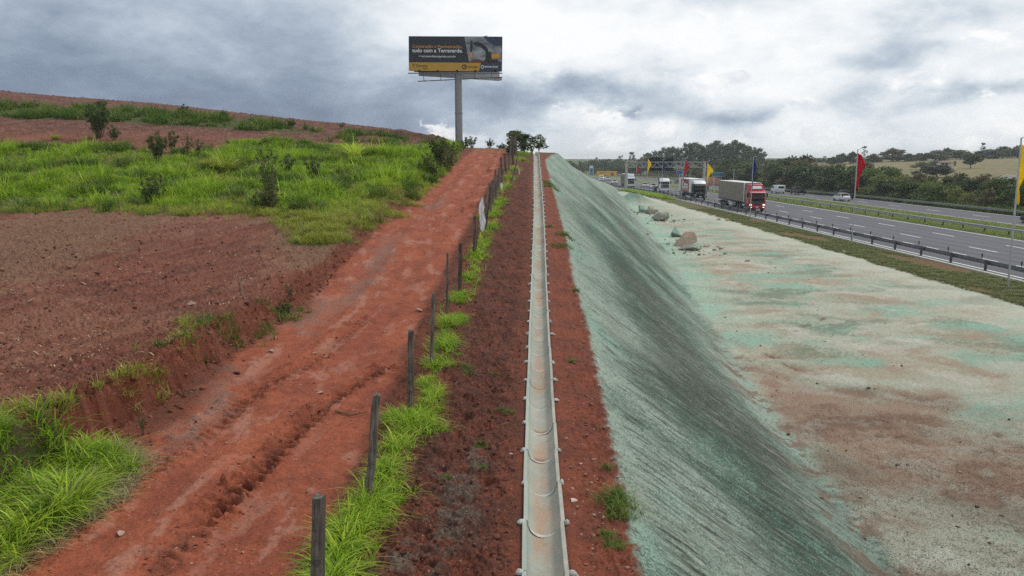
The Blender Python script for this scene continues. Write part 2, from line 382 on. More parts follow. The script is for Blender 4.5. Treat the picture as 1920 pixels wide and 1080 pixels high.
def surface(x, y, want_col=True):
    """final height and, if wanted, albedo a / albedo b / speckle for points of the land"""
    x = np.asarray(x, float); y = np.asarray(y, float)
    z = base(x, y)
    yy = np.minimum(y, 215); xx = x + bend(y)
    L, Rr, Fx, C, T, O = xL(yy), xR(yy), xF(yy), xC(np.minimum(yy, 73)), xT(yy), xO(yy)
    wobL = .30 * fbm(x * .7 + 3, y * .7, 3, 4); wobR = .14 * fbm(x * 1.5, y * 1.5, 3, 8)
    farfade = 1 - sst(y, 60, 78)
    n1 = fbm(x * 1.1, y * 1.1, 4, 1); n2 = fbm(x * 5, y * 5, 4, 2); n3 = fbm(x * 17, y * 17, 3, 3); n4 = fbm(x * .16, y * .16, 4, 5)
    off = np.interp(y, [0, 7, 9, 10.5, 12, 14, 17, 24], [1.55, 1.45, 1.15, .75, .45, .25, .2, .1])
    left = sst(-(x - (L - off)), -.1, .5)
    m_track = sst(x - L - wobL, -.25, .15) * sst(-(x - Rr - wobR), -.2, .15) * sst(-y, -84, -74)
    m_slope = sst(x - T - .10 * n2 - .06 * n3, -.05, .08)
    m_apron = sst(x - O - .25 * n1 - .12 * n2, -.25, .35)
    vb = 27.4 + .014 * np.maximum(y - 40, 0) + .6 * fbm(x * .5, y * .25, 4, 9) + .25 * n2
    vb = np.minimum(vb, 30.6)
    m_verge = sst(xx - vb, -.25, .25)
    # beyond the end of the cut everything is grassed
    endg = sst(y, 196, 206) * (x > C)
    g_hill = inpoly(x, y, G_HILL, .6, 1.3, .45, 21); g_strip = inpoly(x, y, G_STRIP, .8, 1.2, .3, 22); g_near = inpoly(x, y, G_NEAR, .12, .25, 1.5, 23)
    # relief ------------------------------------------------------------------
    dz = .012 * n2 + .006 * n3
    fw, fa = field_dir(x, y)
    clod = np.abs(fbm(x * 6.5, y * 6.5, 3, 31)); furrow = fbm(fw * 2.6, fa * .22, 3, 32)
    rough_f = left * (1 - g_hill)
    dz = dz + rough_f * (.13 * clod + .09 * furrow * (1 + sst(y, 50, 60)) + .05 * n1 - .05 + .05 * np.abs(n3))
    dz = dz + left * g_hill * (.16 * n1 + .05 * n2)
    # bank face: lumps and small gullies
    face = sst(-(x - (L - off)), -.15, .05) * (1 - sst(-(x - (L - off)), .45, .9)) * farfade
    dz = dz + face * (.10 * n2 + .05 * n3 + .05 * np.abs(fbm(x * 2.5, y * 4, 3, 33)))
    # track: crown, wheel ruts and erosion
    mt = m_track
    s = (x - L) / np.maximum(Rr - L, .5)
    dz = dz + mt * (.035 * n1 + .012 * n2 - .05 * np.exp(-((s - .26 - .04 * n4) / .07) ** 2) * (1 + .4 * n2) - .06 * np.exp(-((s - .72 - .05 * n4) / .08) ** 2) * (1 + .4 * n2) + .02 * np.exp(-((s - .40) / .05) ** 2))
    er = sst(fbm(x * 1.6, y * .5, 4, 35), .10, .45) * sst(y, 22, 34) * sst(s, .45, .8)
    dz = dz - mt * er * (.16 + .10 * n2)
    lug = np.zeros_like(z); dark = np.zeros_like(z)
    near = (y < 22) & (x < -1) & (x > -8)
    if near.any():
        xn, yn = x[near], y[near]; l_ = np.zeros(xn.shape); k_ = np.zeros(xn.shape)
        for pts, w, dep, both in ((RUT_A, .20, .065, 1), (RUT_B, .13, .13, 0), (RUT_C, .14, .06, 0)):
            d, arc, sid = sd_line(xn, yn, pts)
            prof = np.exp(-(d / w) ** 2)
            rim = np.exp(-((d - w * 1.5) / (w * .45)) ** 2)
            tread = .5 + .5 * np.sin(arc * 2 * np.pi / .21 + np.abs(sid) * 16 + 5.0 * fbm(xn * 2.5, yn * 2.5, 3, 36))
            l_ += -dep * prof * (.55 + .6 * n2[near]) + rim * dep * (.25 + .7 * tread * (both * .3 + .5)) * (.6 + 1.2 * n2[near]) + prof * (tread - .5) * dep * 1.0
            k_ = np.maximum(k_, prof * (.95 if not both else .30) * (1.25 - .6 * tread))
        lug[near] = l_; dark[near] = k_
    dz = dz + lug * mt
    # fence berm and raw soil beside the channel
    soil = sst(x - Rr, -.1, .2) * (1 - m_slope) * farfade
    dz = dz + soil * (.05 * n2 + .025 * n3) * (1 - np.exp(-((x - C) / .42) ** 2)) + .05 * n1 * soil * sst(C - x, .4, .8)
    gul = np.abs(fbm(x * 1.9 + y * .5, y * 2.1, 5, 37)); bankside = sst(x - Fx, .1, .5) * sst(C - x, .30, .7)
    dz = dz - .08 * bankside * farfade * sst(gul, .10, .5)
    # trench under the channel
    tr = 1 - sst(np.abs(x - C), .175, .215); trm = (y < 74)
    dz = np.where(trm, dz * (1 - np.exp(-((x - C) / .30) ** 4)) - .30 * tr - .012 * np.exp(-((x - C) / .3) ** 4), dz)
    # scratched cut face: bucket marks run straight down the slope
    u = x - T
    wy = y + .10 * fbm(x * .6, y * .25, 3, 44) + .045 * u
    sc1 = perlin(wy * 3.4, u * .18, 45); sc2 = perlin(wy * 8.2, u * .45, 46); sc3 = perlin(wy * 19, u * .9, 47)
    big = fbm(x * .16, y * .13, 4, 48)
    onface = m_slope * (1 - m_apron)
    f1, f2, f3 = 1 - sst(y, 22, 50), 1 - sst(y, 12, 26), 0 * y
    brk = .35 + .65 * sst(perlin(wy * 1.1, u * .7, 64) + .3 * perlin(wy * 6, u * 1.3, 65), -.25, .35)
    ridge = (.016 * sc1 * f1 + .030 * sc2 * f2 + .034 * sc3 * f3) * brk
    dz = dz + onface * (ridge * sst(u, .0, .8) * (1 - sst(x - O, -1.3, .2)) + .035 * big * sst(u, .6, 2.0) * (1 - sst(x - O, -1.6, 0)) + .014 * n3 * f3)
    flat_ap = m_apron * (1 - m_verge)
    dz = dz + flat_ap * (.012 * n1 + .020 * n2 + .016 * n3)
    br = inpoly(x, y, BROWN, 1.0, 1.6, .45, 24)
    dz = dz - br * .10 * m_apron
    scar = np.zeros_like(z)
    k = (y > 10) & (y < 60) & (x > 5) & (x < 35)
    if k.any():
        q = np.zeros(int(k.sum()))
        for pts in SCARS:
            d, arc, sid = sd_line(x[k], y[k], pts); q = np.maximum(q, np.exp(-((d + .12 * n2[k]) / .16) ** 2))
        scar[k] = q
    scar = scar * sst(fbm(x * 1.4, y * 1.4, 3, 67) + .4 * n2, -.15, .30); dz = dz - .06 * scar * m_apron
    # mound of loose hydroseeded spoil at the far foot
    mx, my = MOUND; md = np.exp(-(((x - mx) / 2.2) ** 2 + ((y - my) / 9) ** 2))
    dz = dz + md * (1.6 + .35 * n1 + .3 * n2)
    vg = m_verge * (xx < 33)
    dz = dz + vg * (.05 * n2 + .10 * n1) * sst(33.0 - xx, 0, 1)
    # ground under the carriageways: kept a little below the asphalt
    road = sst(xx, 32.9, 33.2) * (1 - sst(xx, 49.6, 50.0)) + sst(xx, 60.3, 60.7) * (1 - sst(xx, 70.2, 70.6))
    dz = dz * (1 - road) - .06 * road
    med = (xx > 49.8) & (xx < 60.6)
    dz = np.where(med, .03 * n2, dz)
    hillz = (xx > 72)
    dz = np.where(hillz, .25 * n4, dz)
    z = z + dz
    if not want_col: return z
    # colour ------------------------------------------------------------------
    def c(*v): return np.array(v)
    a = np.zeros(x.shape + (3,)); b = np.zeros(x.shape + (3,)); sp = np.zeros(x.shape)
    def lay(m, ca, cb, s):
        nonlocal a, b, sp
        m_ = np.clip(m, 0, 1)[..., None]
        a = a * (1 - m_) + np.broadcast_to(ca, a.shape) * m_; b = b * (1 - m_) + np.broadcast_to(cb, b.shape) * m_; sp = sp * (1 - m_[..., 0]) + s * m_[..., 0]
    one = np.ones_like(z)
    def two(c1, c2, t): return c1 + (c2 - c1) * np.clip(t, 0, 1)[..., None]
    # raw red-brown soil
    lay(one, two(c(.200, .060, .032), c(.128, .048, .030), sst(n1 + .5 * n2, -.3, .5)), c(.07, .030, .021), .36)
    # field: drier crumbs over dark tilth
    fcol = two(c(.225, .080, .050), c(.128, .048, .033), sst(n1 * .5 + furrow * 1.3 + n4 * .4, -.4, .5))
    fcol = two(fcol, c(.295, .130, .082), sst(n4 + .4 * n1 + .6 * furrow, .05, .5) * .75)
    lay(left, fcol, two(c(.085, .036, .026), c(.36, .21, .14), sst(n2, .0, .5) * .6), .34)
    upper = left * sst(y, 54, 62)
    lay(upper, two(two(c(.245, .105, .075), c(.105, .045, .034), sst(n1 + n2 + furrow, -.2, .5)), c(.30, .17, .12), sst(n2 - n1, .1, .5)), c(.09, .04, .03), .42)  # upper field: shade between clods put into the dark colour speckle
    for i, p in enumerate(STRAW):
        lay(inpoly(x, y, p, 1.2, 1.6, .5, 60 + i) * (.45 + .5 * sst(n2 + n1, -.2, .4)) * left, c(.40, .265, .145), c(.15, .07, .045), .5)
    # bank face: bright wet red
    lay(face, two(c(.165, .047, .026), c(.215, .075, .040), sst(n2, -.1, .5)), c(.085, .032, .02), .35)
    # track
    tcol = two(c(.310, .086, .043), c(.240, .066, .036), sst(n1 + .6 * n2, -.35, .45))
    tcol = two(tcol, c(.375, .165, .112), sst(fbm(x * 2.2, y * .7, 4, 52) + .3 * n2, .12, .46) * .8)
    tcol = two(tcol, c(.345, .098, .046), sst(fbm(x * 1.2, y * .35, 3, 58), .1, .4) * .5)
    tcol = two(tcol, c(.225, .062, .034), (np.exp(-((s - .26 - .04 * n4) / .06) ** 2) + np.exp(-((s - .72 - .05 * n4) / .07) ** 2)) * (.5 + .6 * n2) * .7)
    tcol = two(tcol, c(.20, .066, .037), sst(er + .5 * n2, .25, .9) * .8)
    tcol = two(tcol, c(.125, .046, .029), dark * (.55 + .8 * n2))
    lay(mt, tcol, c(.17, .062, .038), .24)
    for i, p in enumerate(PATCH_TRACK):
        lay(inpoly(x, y, p, .35, .5, 1.5, 70 + i) * (.25 + .5 * sst(n2 + n3, -.2, .3)), c(.25, .165, .135), c(.14, .075, .055), .45)
    # raw soil strips by the channel
    strip = sst(x - C, .2, .3) * (1 - m_slope) * farfade
    lay(strip, two(c(.225, .066, .036), c(.165, .055, .034), sst(n1 + n2, -.3, .5)), c(.10, .038, .026), .3)
    lay(bankside * farfade, two(c(.235, .072, .041), c(.150, .052, .034), sst(n1 + n2 * .8 - .3 * gul, -.35, .35)), c(.06, .028, .021), .42)
    for i, p in enumerate(PATCH_SOIL):
        lay(inpoly(x, y, p, .15, .35, 2.0, 80 + i) * bankside * .6 * sst(n2 + n1, -.35, .3), c(.175, .165, .130), c(.07, .055, .04), .40)
    # land north of the crest and behind: dull grass
    lay((1 - farfade) * (1 - left) * (1 - m_slope), c(.075, .11, .03), c(.10, .06, .03), .4)
    # grass ground
    gg = two(c(.060, .125, .014), c(.13, .19, .03), sst(n1, -.3, .5))
    for g in (g_hill, g_strip, g_near): lay(g * np.maximum(left, g_near > 0), gg, c(.075, .055, .028), .45)
    # hydroseed on the cut face
    t = np.clip(u / np.maximum(O - T, .5), 0, 1.2)
    band = np.exp(-((t - .56 - .16 * big) / .34) ** 2)
    sw = fbm(y * .55 + .12 * u, u * .16, 4, 66)
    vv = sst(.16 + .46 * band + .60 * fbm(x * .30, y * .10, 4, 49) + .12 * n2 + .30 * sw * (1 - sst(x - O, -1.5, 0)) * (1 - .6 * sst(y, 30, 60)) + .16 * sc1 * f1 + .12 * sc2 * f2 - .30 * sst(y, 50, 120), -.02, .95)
    hcol = two(c(.35, .425, .345), c(.085, .170, .128), vv)
    hcol = two(hcol, c(.26, .43, .335), sst(fbm(x * .35 + 9, y * .16, 4, 50), .05, .5) * .7 * (1 - .5 * vv))
    hcol = two(hcol, c(.255, .235, .178), sst(fbm(x * .28 + 3, y * .14, 4, 51), .02, .45) * .5)
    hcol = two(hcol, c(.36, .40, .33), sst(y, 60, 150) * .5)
    toeq = 1 - sst(x - O, -1.7, -.2); scr = sst(-(sc2 * f2 + .6 * sc1 * f1 + .5 * (brk - .6)), .16, .60) * toeq
    hcol = two(hcol, c(.085, .085, .062), scr * .72 * sst(u, .05, .6))
    foot = np.exp(-((x - O + .3) / 1.3) ** 2) * sst(-y, -40, -26) * sst(fbm(x * .9, y * .9, 4, 53) + .5 * n2, -.05, .30)
    hcol = two(hcol, c(.20, .085, .056), foot * .85)
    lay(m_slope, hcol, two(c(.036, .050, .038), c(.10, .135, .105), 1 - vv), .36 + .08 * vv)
    # apron: pale fibre, mint dye, bare pinkish patches, all dragged sideways by the spraying
    wx = x + 1.1 * fbm(x * .35, y * .35, 3, 54); wyy = y + 1.4 * fbm(x * .25 + 4, y * .3, 3, 55)
    st1 = fbm(wx * .21, wyy * .33, 5, 56); st2 = fbm(wx * .27 + 5, wyy * .45, 5, 57); st3 = fbm(wx * .16 + 11, wyy * .28, 4, 59); st4 = fbm(wx * .55, wyy * .85, 4, 62)
    hf = .30 * n2 + .16 * n3 * (1 - sst(y, 30, 60))
    acol = two(c(.39, .39, .30), c(.36, .305, .22), sst(st4 * .6 + hf + n4, -.15, .4) * .85)
    nearpl = 1 - sst(y, 60, 110)
    acol = two(acol, c(.205, .385, .295), sst(st1 + .25 * st4 + hf, -.02, .40) * .75)
    acol = two(acol, c(.345, .235, .165), sst(st2 + .2 * st4 + hf, -.02, .40) * .75 * nearpl)
    acol = two(acol, c(.15, .215, .15), sst(st3 + .3 * st2 + hf, .10, .5) * .75 * nearpl)
    acol = two(acol, c(.56, .58, .50), sst(st4 * .6 - .5 * st1 + hf, .10, .38) * .42)
    edge = sst(xx - vb, -4.5, -.5); acol = two(acol, c(.50, .50, .40), edge * .6)
    toe = 1 - sst(x - O, .3, 3.2); acol = two(acol, c(.30, .47, .36), toe * .55 * sst(y, 30, 40))
    nb = sst(y, 16, 26); acol = two(acol, c(.37, .355, .275), (1 - nb) * .7 * sst(n1 + st2, -.5, .3))
    pb = inpoly(x, y, BROWN, 1.0, 1.8, .45, 24)
    bcol = two(c(.315, .22, .155), c(.235, .145, .10), sst(st2 + .4 * n1 + hf, -.2, .4))
    bcol = two(bcol, c(.36, .32, .25), sst(st4 + .3 * n1 + hf, -.05, .45) * .8)
    acol = two(acol, bcol, pb)
    acol = two(acol, c(.22, .105, .072), foot * .7); acol = two(acol, c(.16, .068, .044), scar * .85)
    spk_n = .27 + .12 * (1 - sst(y, 14, 34)) + .05 * st2
    lay(m_apron * m_slope, acol, two(c(.13, .135, .10), c(.10, .058, .042), np.maximum(pb, .5 * (1 - nb))), spk_n)
    lay(md * .9, c(.14, .25, .19), c(.05, .08, .06), .4)
    # verges
    vcol = two(c(.105, .150, .035), c(.20, .19, .075), sst(n2 + .4 * n1, -.2, .5))
    vcol = two(vcol, c(.26, .125, .066), sst(fbm(x * .3, y * .07, 3, 61) + .35 * n2, .10, .42) * sst(y, 30, 60) + sst(fbm(x * .8, y * .8, 3, 63), .22, .5) * .8)
    lay(m_verge * (xx < 50), vcol, c(.06, .055, .022), .4)
    mg = two(c(.13, .185, .030), c(.20, .215, .05), sst(n1 + .3 * n2, -.3, .5))
    lay((sst(xx, 49.0, 49.4)) * (xx < 62), mg, c(.10, .085, .03), .3)
    lay(sst(xx, 62, 62.3), two(c(.07, .10, .025), c(.11, .09, .045), sst(n1, -.3, .5)), c(.05, .04, .025), .4)
    lay(sst(xx, 74, 80) * sst(hillm(xx, y), .0, .8), two(c(.215, .165, .082), c(.155, .145, .062), sst(n4 + .3 * n1, -.3, .4)), c(.14, .12, .06), .25)
    lay(endg * (xx < 30), c(.08, .13, .03), c(.07, .06, .03), .35)
    fargr = sst(y, 420, 560); lay(fargr, two(c(.075, .11, .035), c(.14, .13, .06), sst(n4, -.2, .4)), c(.06, .08, .03), .2)
    sl = onface * sst(u, .02, .5) * (1 - .8 * sst(x - O, -1.4, .2))
    cat = np.zeros(x.shape, np.int8)                      # which named piece of the setting a point belongs to
    cat[(left > .5)] = 1                                   # ploughed field
    cat[((g_hill > .5) & (left > .3)) | (g_near > .5) | (g_strip > .5)] = 2
    cat[(mt > .5)] = 0
    cat[(soil > .5) & (mt <= .5)] = 3
    cat[(m_slope > .5)] = 4
    cat[(m_slope > .5) & (m_apron > .5)] = 5
    cat[(m_verge > .5) & (m_slope > .5)] = 6
    cat[xx > 49.4] = 7
    cat[xx > 71.5] = 8
    cat[(endg > .5) & (xx < 33)] = 6
    cat[(y > 80) & (x < T) & (left <= .5)] = 1
    return z, a, b, sp, cat, sl
def hillm(xx, y): return np.maximum(xx - 96, 0) / 12 * sst(xx / np.maximum(y, 1), .30, .40)
MOUND = on_plane(1190, 378, 0)
def height(x, y):
    x = np.atleast_1d(np.asarray(x, float)); y = np.atleast_1d(np.asarray(y, float))
    return surface(x, y, False)
def hz(x, y): return float(height(x, y)[0])

# ------------------------------------------------------------------ materials
def mat(name):
    m = bpy.data.materials.new(name); m.use_nodes = True; t = NT(m.node_tree); t.n.clear()
    out = t.node('ShaderNodeOutputMaterial'); bs = t.node('ShaderNodeBsdfPrincipled')
    t.l.new(bs.outputs[0], out.inputs[0]); return m, t, bs, out
def plain(name, col, rough=.6, metal=0.0, var=.12, scale=6.0, bump=0.0, dirt=None, spec=.4, coat=0.0):
    """painted / weathered surface: base colour broken up by two noises, optional dirt colour"""
    m, t, bs, out = mat(name)
    tcn = t.node('ShaderNodeTexCoord'); n = t.noise(tcn.outputs['Object'], scale, 6, .62); n2 = t.noise(tcn.outputs['Object'], scale * 5, 4, .6)
    f = t.remap(n.outputs['Fac'], .3, .7, 1 - var, 1 + var)
    colr = t.mix(1.0, col, f, 'MULTIPLY')
    if dirt is not None:
        colr = t.mix(t.math('MULTIPLY', t.smooth(t.math('ADD', t.math('MULTIPLY', n.outputs['Fac'], .6), t.math('MULTIPLY', n2.outputs['Fac'], .4)), .46, .68), .75), colr, dirt)
    t.put(bs.inputs['Base Color'], colr)
    t.put(bs.inputs['Roughness'], t.remap(n2.outputs['Fac'], .3, .7, max(rough - .1, .02), min(rough + .1, 1)))
    bs.inputs['Metallic'].default_value = metal; bs.inputs['Specular IOR Level'].default_value = spec
    bs.inputs['Coat Weight'].default_value = coat
    if bump:
        bn = t.node('ShaderNodeBump'); bn.inputs['Strength'].default_value = bump; bn.inputs['Distance'].default_value = .02
        t.put(bn.inputs['Height'], n2.outputs['Fac']); t.put(bs.inputs['Normal'], bn.outputs[0])
    return m
def land_material():
    m, t, bs, out = mat('land')
    A, B, S = t.attr('ca'), t.attr('cb'), t.attr('sp')
    tcn = t.node('ShaderNodeTexCoord'); v = tcn.outputs['Object']
    n1 = t.noise(v, 26, 3, .6).outputs['Fac']; n2 = t.noise(v, 85, 2, .6).outputs['Fac']; n3 = t.noise(v, 4.5, 5, .65).outputs['Fac']; n4 = t.noise(v, 1.1, 4, .6).outputs['Fac']
    sgn = t.math('ADD', t.math('MULTIPLY', n1, .45), t.math('ADD', t.math('MULTIPLY', n2, .30), t.math('MULTIPLY', n3, .25)))
    thr = t.math('SUBTRACT', .745, t.math('MULTIPLY', S.outputs['Fac'], .60))
    f = t.smooth(sgn, t.math('SUBTRACT', thr, .025), t.math('ADD', thr, .035))
    c0 = t.mix(f, A.outputs['Color'], B.outputs['Color'])
    c1 = t.mix(1.0, c0, t.remap(n3, .3, .7, .80, 1.20), 'MULTIPLY')
    c2 = t.mix(1.0, t.mix(1.0, c1, t.remap(n1, .3, .7, .76, 1.24), 'MULTIPLY'), t.remap(n2, .3, .7, .84, 1.16), 'MULTIPLY')
    # bucket scratches: fine relief, darker grooves and paler ridges, dragged down the cut face
    SLm = t.attr('sl').outputs['Fac']
    wv = t.noise(t.vmul(v, (.35, .35, .35)), 1.0, 3).outputs['Color']; va = t.node('ShaderNodeVectorMath', operation='ADD'); t.put(va.inputs[0], v)
    vb = t.node('ShaderNodeVectorMath', operation='SCALE'); t.put(vb.inputs[0], wv); vb.inputs['Scale'].default_value = .9; t.l.new(vb.outputs[0], va.inputs[1]); wvv = va.outputs[0]
    g1 = t.noise(t.vmul(wvv, (1.1, 8.5, 1.1)), 1.0, 4, .62).outputs['Fac']; g2 = t.noise(t.vmul(wvv, (3.2, 23, 3.2)), 1.0, 4, .6).outputs['Fac']; g3 = t.noise(wvv, .9, 4, .6).outputs['Fac']
    gs = t.math('ADD', t.math('MULTIPLY', g1, .55), t.math('MULTIPLY', g2, .45))
    gm = t.math('MULTIPLY', t.smooth(gs, .50, .39), t.smooth(g3, .34, .56))
    c2 = t.mix(t.math('MULTIPLY', t.math('MULTIPLY', gm, SLm), .90), c2, (.055, .056, .042))
    lt = t.math('MULTIPLY', t.smooth(gs, .52, .66), SLm); c2 = t.mix(t.math('MULTIPLY', lt, .40), c2, (.44, .49, .41))
    # pale grit
    vor = t.node('ShaderNodeTexVoronoi'); t.put(vor.inputs['Vector'], v); vor.inputs['Scale'].default_value = 14
    vs = t.node('ShaderNodeSeparateColor'); t.put(vs.inputs[0], vor.outputs['Color'])
    g = t.math('MULTIPLY', t.math('LESS_THAN', vor.outputs['Distance'], .16), t.math('GREATER_THAN', vs.outputs[0], .87))
    c3 = t.mix(t.math('MULTIPLY', g, .55), c2, (.40, .28, .21))
    t.put(bs.inputs['Base Color'], c3); bs.inputs['Roughness'].default_value = .92; bs.inputs['Specular IOR Level'].default_value = .18
    h = t.math('ADD', t.math('MULTIPLY', n1, .6), t.math('ADD', t.math('MULTIPLY', n2, .25), t.math('MULTIPLY', n3, .9)))
    h = t.math('SUBTRACT', h, t.math('MULTIPLY', f, .25)); h = t.math('ADD', h, t.math('MULTIPLY', t.math('MULTIPLY', gs, SLm), 1.9))
    bn = t.node('ShaderNodeBump'); bn.inputs['Strength'].default_value = .75; bn.inputs['Distance'].default_value = .055
    t.put(bn.inputs['Height'], h); t.put(bs.inputs['Normal'], bn.outputs[0])
    return m
M_LAND = land_material()

# ------------------------------------------------------------------ build the land
def build_land():
    rows = [3.4]
    while rows[-1] < 4200:
        y = rows[-1]; k = .0032 if y < 14 else .0052 if y < 75 else (.008 if y < 140 else (.016 if y < 420 else .05)); rows.append(y * (1 + k))
    rows = np.array(rows)
    A = rad(39); cols = np.tan(np.concatenate([-np.linspace(rad(72), A, 26)[:-1], np.linspace(-A, A, 860), np.linspace(A, rad(72), 26)[1:]]))
    X = rows[:, None] * cols[None]; Y = np.broadcast_to(rows[:, None], X.shape).copy()
    Z, ca, cb, spk, cat, slm = surface(X, Y)
    nr, nc = X.shape
    co = np.stack([X, Y, Z], -1).astype(np.float32)
    e1 = np.gradient(co, axis=1); e2 = np.gradient(co, axis=0); nrm = np.cross(e1, e2); nrm /= np.linalg.norm(nrm, axis=-1, keepdims=True) + 1e-9
    idx = np.arange(nr * nc).reshape(nr, nc)
    q = np.stack([idx[:-1, :-1], idx[:-1, 1:], idx[1:, 1:], idx[1:, :-1]], -1).reshape(-1, 4)
    fc = cat[:-1, :-1].reshape(-1)
    co = co.reshape(-1, 3); nrm = nrm.reshape(-1, 3); ca = ca.reshape(-1, 3); cb = cb.reshape(-1, 3); spk = spk.reshape(-1); slm = slm.reshape(-1)
    names = {0: 'dirt_track', 1: 'ploughed_field', 2: 'grassland', 3: 'soil_bank', 4: 'embankment_slope', 5: 'hydroseeded_ground', 6: 'roadside_verge', 7: 'median_ground', 8: 'hill'}
    for k, nm in names.items():
        f = q[fc == k]
        if len(f) == 0: continue
        used, inv = np.unique(f.ravel(), return_inverse=True)
        me = bpy.data.meshes.new(nm); nf = len(f)
        me.vertices.add(len(used)); me.vertices.foreach_set('co', co[used].ravel())
        me.loops.add(nf * 4); me.loops.foreach_set('vertex_index', inv.astype(np.int32))
        me.polygons.add(nf); me.polygons.foreach_set('loop_start', np.arange(0, nf * 4, 4, dtype=np.int32)); me.polygons.foreach_set('loop_total', np.full(nf, 4, np.int32))
        me.polygons.foreach_set('use_smooth', np.ones(nf, bool))
        for an, arr in (('ca', ca), ('cb', cb)):
            at = me.attributes.new(an, 'FLOAT_VECTOR', 'POINT'); at.data.foreach_set('vector', arr[used].astype(np.float32).ravel())
        at = me.attributes.new('sp', 'FLOAT', 'POINT'); at.data.foreach_set('value', spk[used].astype(np.float32))
        at = me.attributes.new('sl', 'FLOAT', 'POINT'); at.data.foreach_set('value', slm[used].astype(np.float32))
        me.update(calc_edges=True)
        me.normals_split_custom_set_from_vertices(nrm[used])
        me.materials.append(M_LAND)
        o = bpy.data.objects.new(nm, me); COL.objects.link(o); o['kind'] = 'structure'
build_land()
# ------------------------------------------------------------------ builders
class MB:
    def __init__(s): s.v = []; s.f = []
    def add(s, vs, fs):
        o = len(s.v); s.v += [tuple(q) for q in vs]; s.f += [tuple(i + o for i in q) for q in fs]; return s
    def box(s, c, d, m=None):
        x, y, z = c; a, b, h = d[0] / 2, d[1] / 2, d[2] / 2
        vs = [(x + i * a, y + j * b, z + k * h) for i in (-1, 1) for j in (-1, 1) for k in (-1, 1)]
        if m is not None: vs = [tuple(m @ Vector(q)) for q in vs]
        return s.add(vs, [(0, 1, 3, 2), (4, 6, 7, 5), (0, 4, 5, 1), (2, 3, 7, 6), (0, 2, 6, 4), (1, 5, 7, 3)])
    def cbox(s, c, d, k=.02):
        """box with chamfered edges"""
        x, y, z = c; h = [q / 2 for q in d]; k = min(k, min(h) * .8); vs = []; idx = {}
        for i in (-1, 1):
            for j in (-1, 1):
                for l in (-1, 1):
                    for ax in range(3):
                        e = [h[0] - k, h[1] - k, h[2] - k]; e[ax] = h[ax]
                        idx[(i, j, l, ax)] = len(vs); vs.append((x + i * e[0], y + j * e[1], z + l * e[2]))
        fs = []
        for ax in range(3):
            for sg in (-1, 1):
                o1, o2 = [q for q in range(3) if q != ax]; r = []
                for a, b in ((-1, -1), (1, -1), (1, 1), (-1, 1)):
                    t = [0, 0, 0]; t[ax] = sg; t[o1] = a; t[o2] = b; r.append(idx[(*t, ax)])
                fs.append(tuple(r))
        for ax in range(3):
            o1, o2 = [q for q in range(3) if q != ax]
            for a in (-1, 1):
                for b in (-1, 1):
                    r = []
                    for sg, fa in ((-1, o1), (1, o1), (1, o2), (-1, o2)):
                        t = [0, 0, 0]; t[ax] = sg; t[o1] = a; t[o2] = b; r.append(idx[(*t, fa)])
                    fs.append(tuple(r))
        for i in (-1, 1):
            for j in (-1, 1):
                for l in (-1, 1): fs.append(tuple(idx[(i, j, l, q)] for q in range(3)))
        return s.add(vs, fs)
    def tube(s, pts, rs, n=6, cap=True, flat=None):
        pts = [Vector(p) for p in pts]; o = len(s.v); rs = rs if hasattr(rs, '__len__') else [rs] * len(pts)
        for i, p in enumerate(pts):
            d = (pts[min(i + 1, len(pts) - 1)] - pts[max(i - 1, 0)]).normalized()
            a = d.cross(Vector((.13, .94, .31))); a = a.normalized() if a.length > 1e-3 else Vector((1, 0, 0)); b = d.cross(a)
            for k in range(n):
                t = 2 * math.pi * k / n; s.v.append(tuple(p + (a * math.cos(t) + b * math.sin(t)) * rs[i]))
        for i in range(len(pts) - 1):
            for k in range(n):
                q = (k + 1) % n; s.f.append((o + i * n + k, o + i * n + q, o + (i + 1) * n + q, o + (i + 1) * n + k))
        if cap:
            s.f.append(tuple(o + k for k in range(n - 1, -1, -1))); s.f.append(tuple(o + (len(pts) - 1) * n + k for k in range(n)))
        return s
    def prism(s, prof, x0, x1, taper=0.0, zlo=None):
        """closed (y, z) profile pushed from x0 to x1"""
        n = len(prof); o = len(s.v)
        for x in (x0, x1):
            s.v += [(x, y, z) for y, z in prof]
        s.f += [(o + i, o + (i + 1) % n, o + n + (i + 1) % n, o + n + i) for i in range(n)]
        s.f += [tuple(o + i for i in range(n - 1, -1, -1)), tuple(o + n + i for i in range(n))]
        return s
    def cyl(s, c, r, w, axis='x', n=16):
        d = {'x': (1, 0, 0), 'y': (0, 1, 0), 'z': (0, 0, 1)}[axis]; c = Vector(c); d = Vector(d)
        return s.tube([c - d * w / 2, c + d * w / 2], r, n)
    def mesh(s, name):
        m = bpy.data.meshes.new(name); m.from_pydata(s.v, [], s.f); m.update(); return m
def fix(me, smooth=None, bevel=0, seg=2):
    bm = bmesh.new(); bm.from_mesh(me); bmesh.ops.recalc_face_normals(bm, faces=bm.faces)
    if bevel:
        bmesh.ops.bevel(bm, geom=[e for e in bm.edges if e.calc_face_angle(0) > .5], offset=bevel, segments=seg, profile=.6, affect='EDGES', clamp_overlap=True)
    bm.to_mesh(me); bm.free()
    if smooth is not None:
        me.polygons.foreach_set('use_smooth', np.ones(len(me.polygons), bool))
        if smooth < 180: me.set_sharp_from_angle(angle=rad(smooth))
    me.update(); return me
def link(name, me, m=None, parent=None, loc=None, rot=None):
    o = bpy.data.objects.new(name, me); COL.objects.link(o)
    if m is not None and me is not None and len(me.materials) == 0: me.materials.append(m)
    if parent is not None: o.parent = parent
    if loc is not None: o.location = loc
    if rot is not None: o.rotation_euler = rot
    return o
def part(name, mb, m, parent, smooth=None, bevel=0, loc=None, rot=None):
    return link(name, fix(mb.mesh(name), smooth, bevel), m, parent, loc, rot)
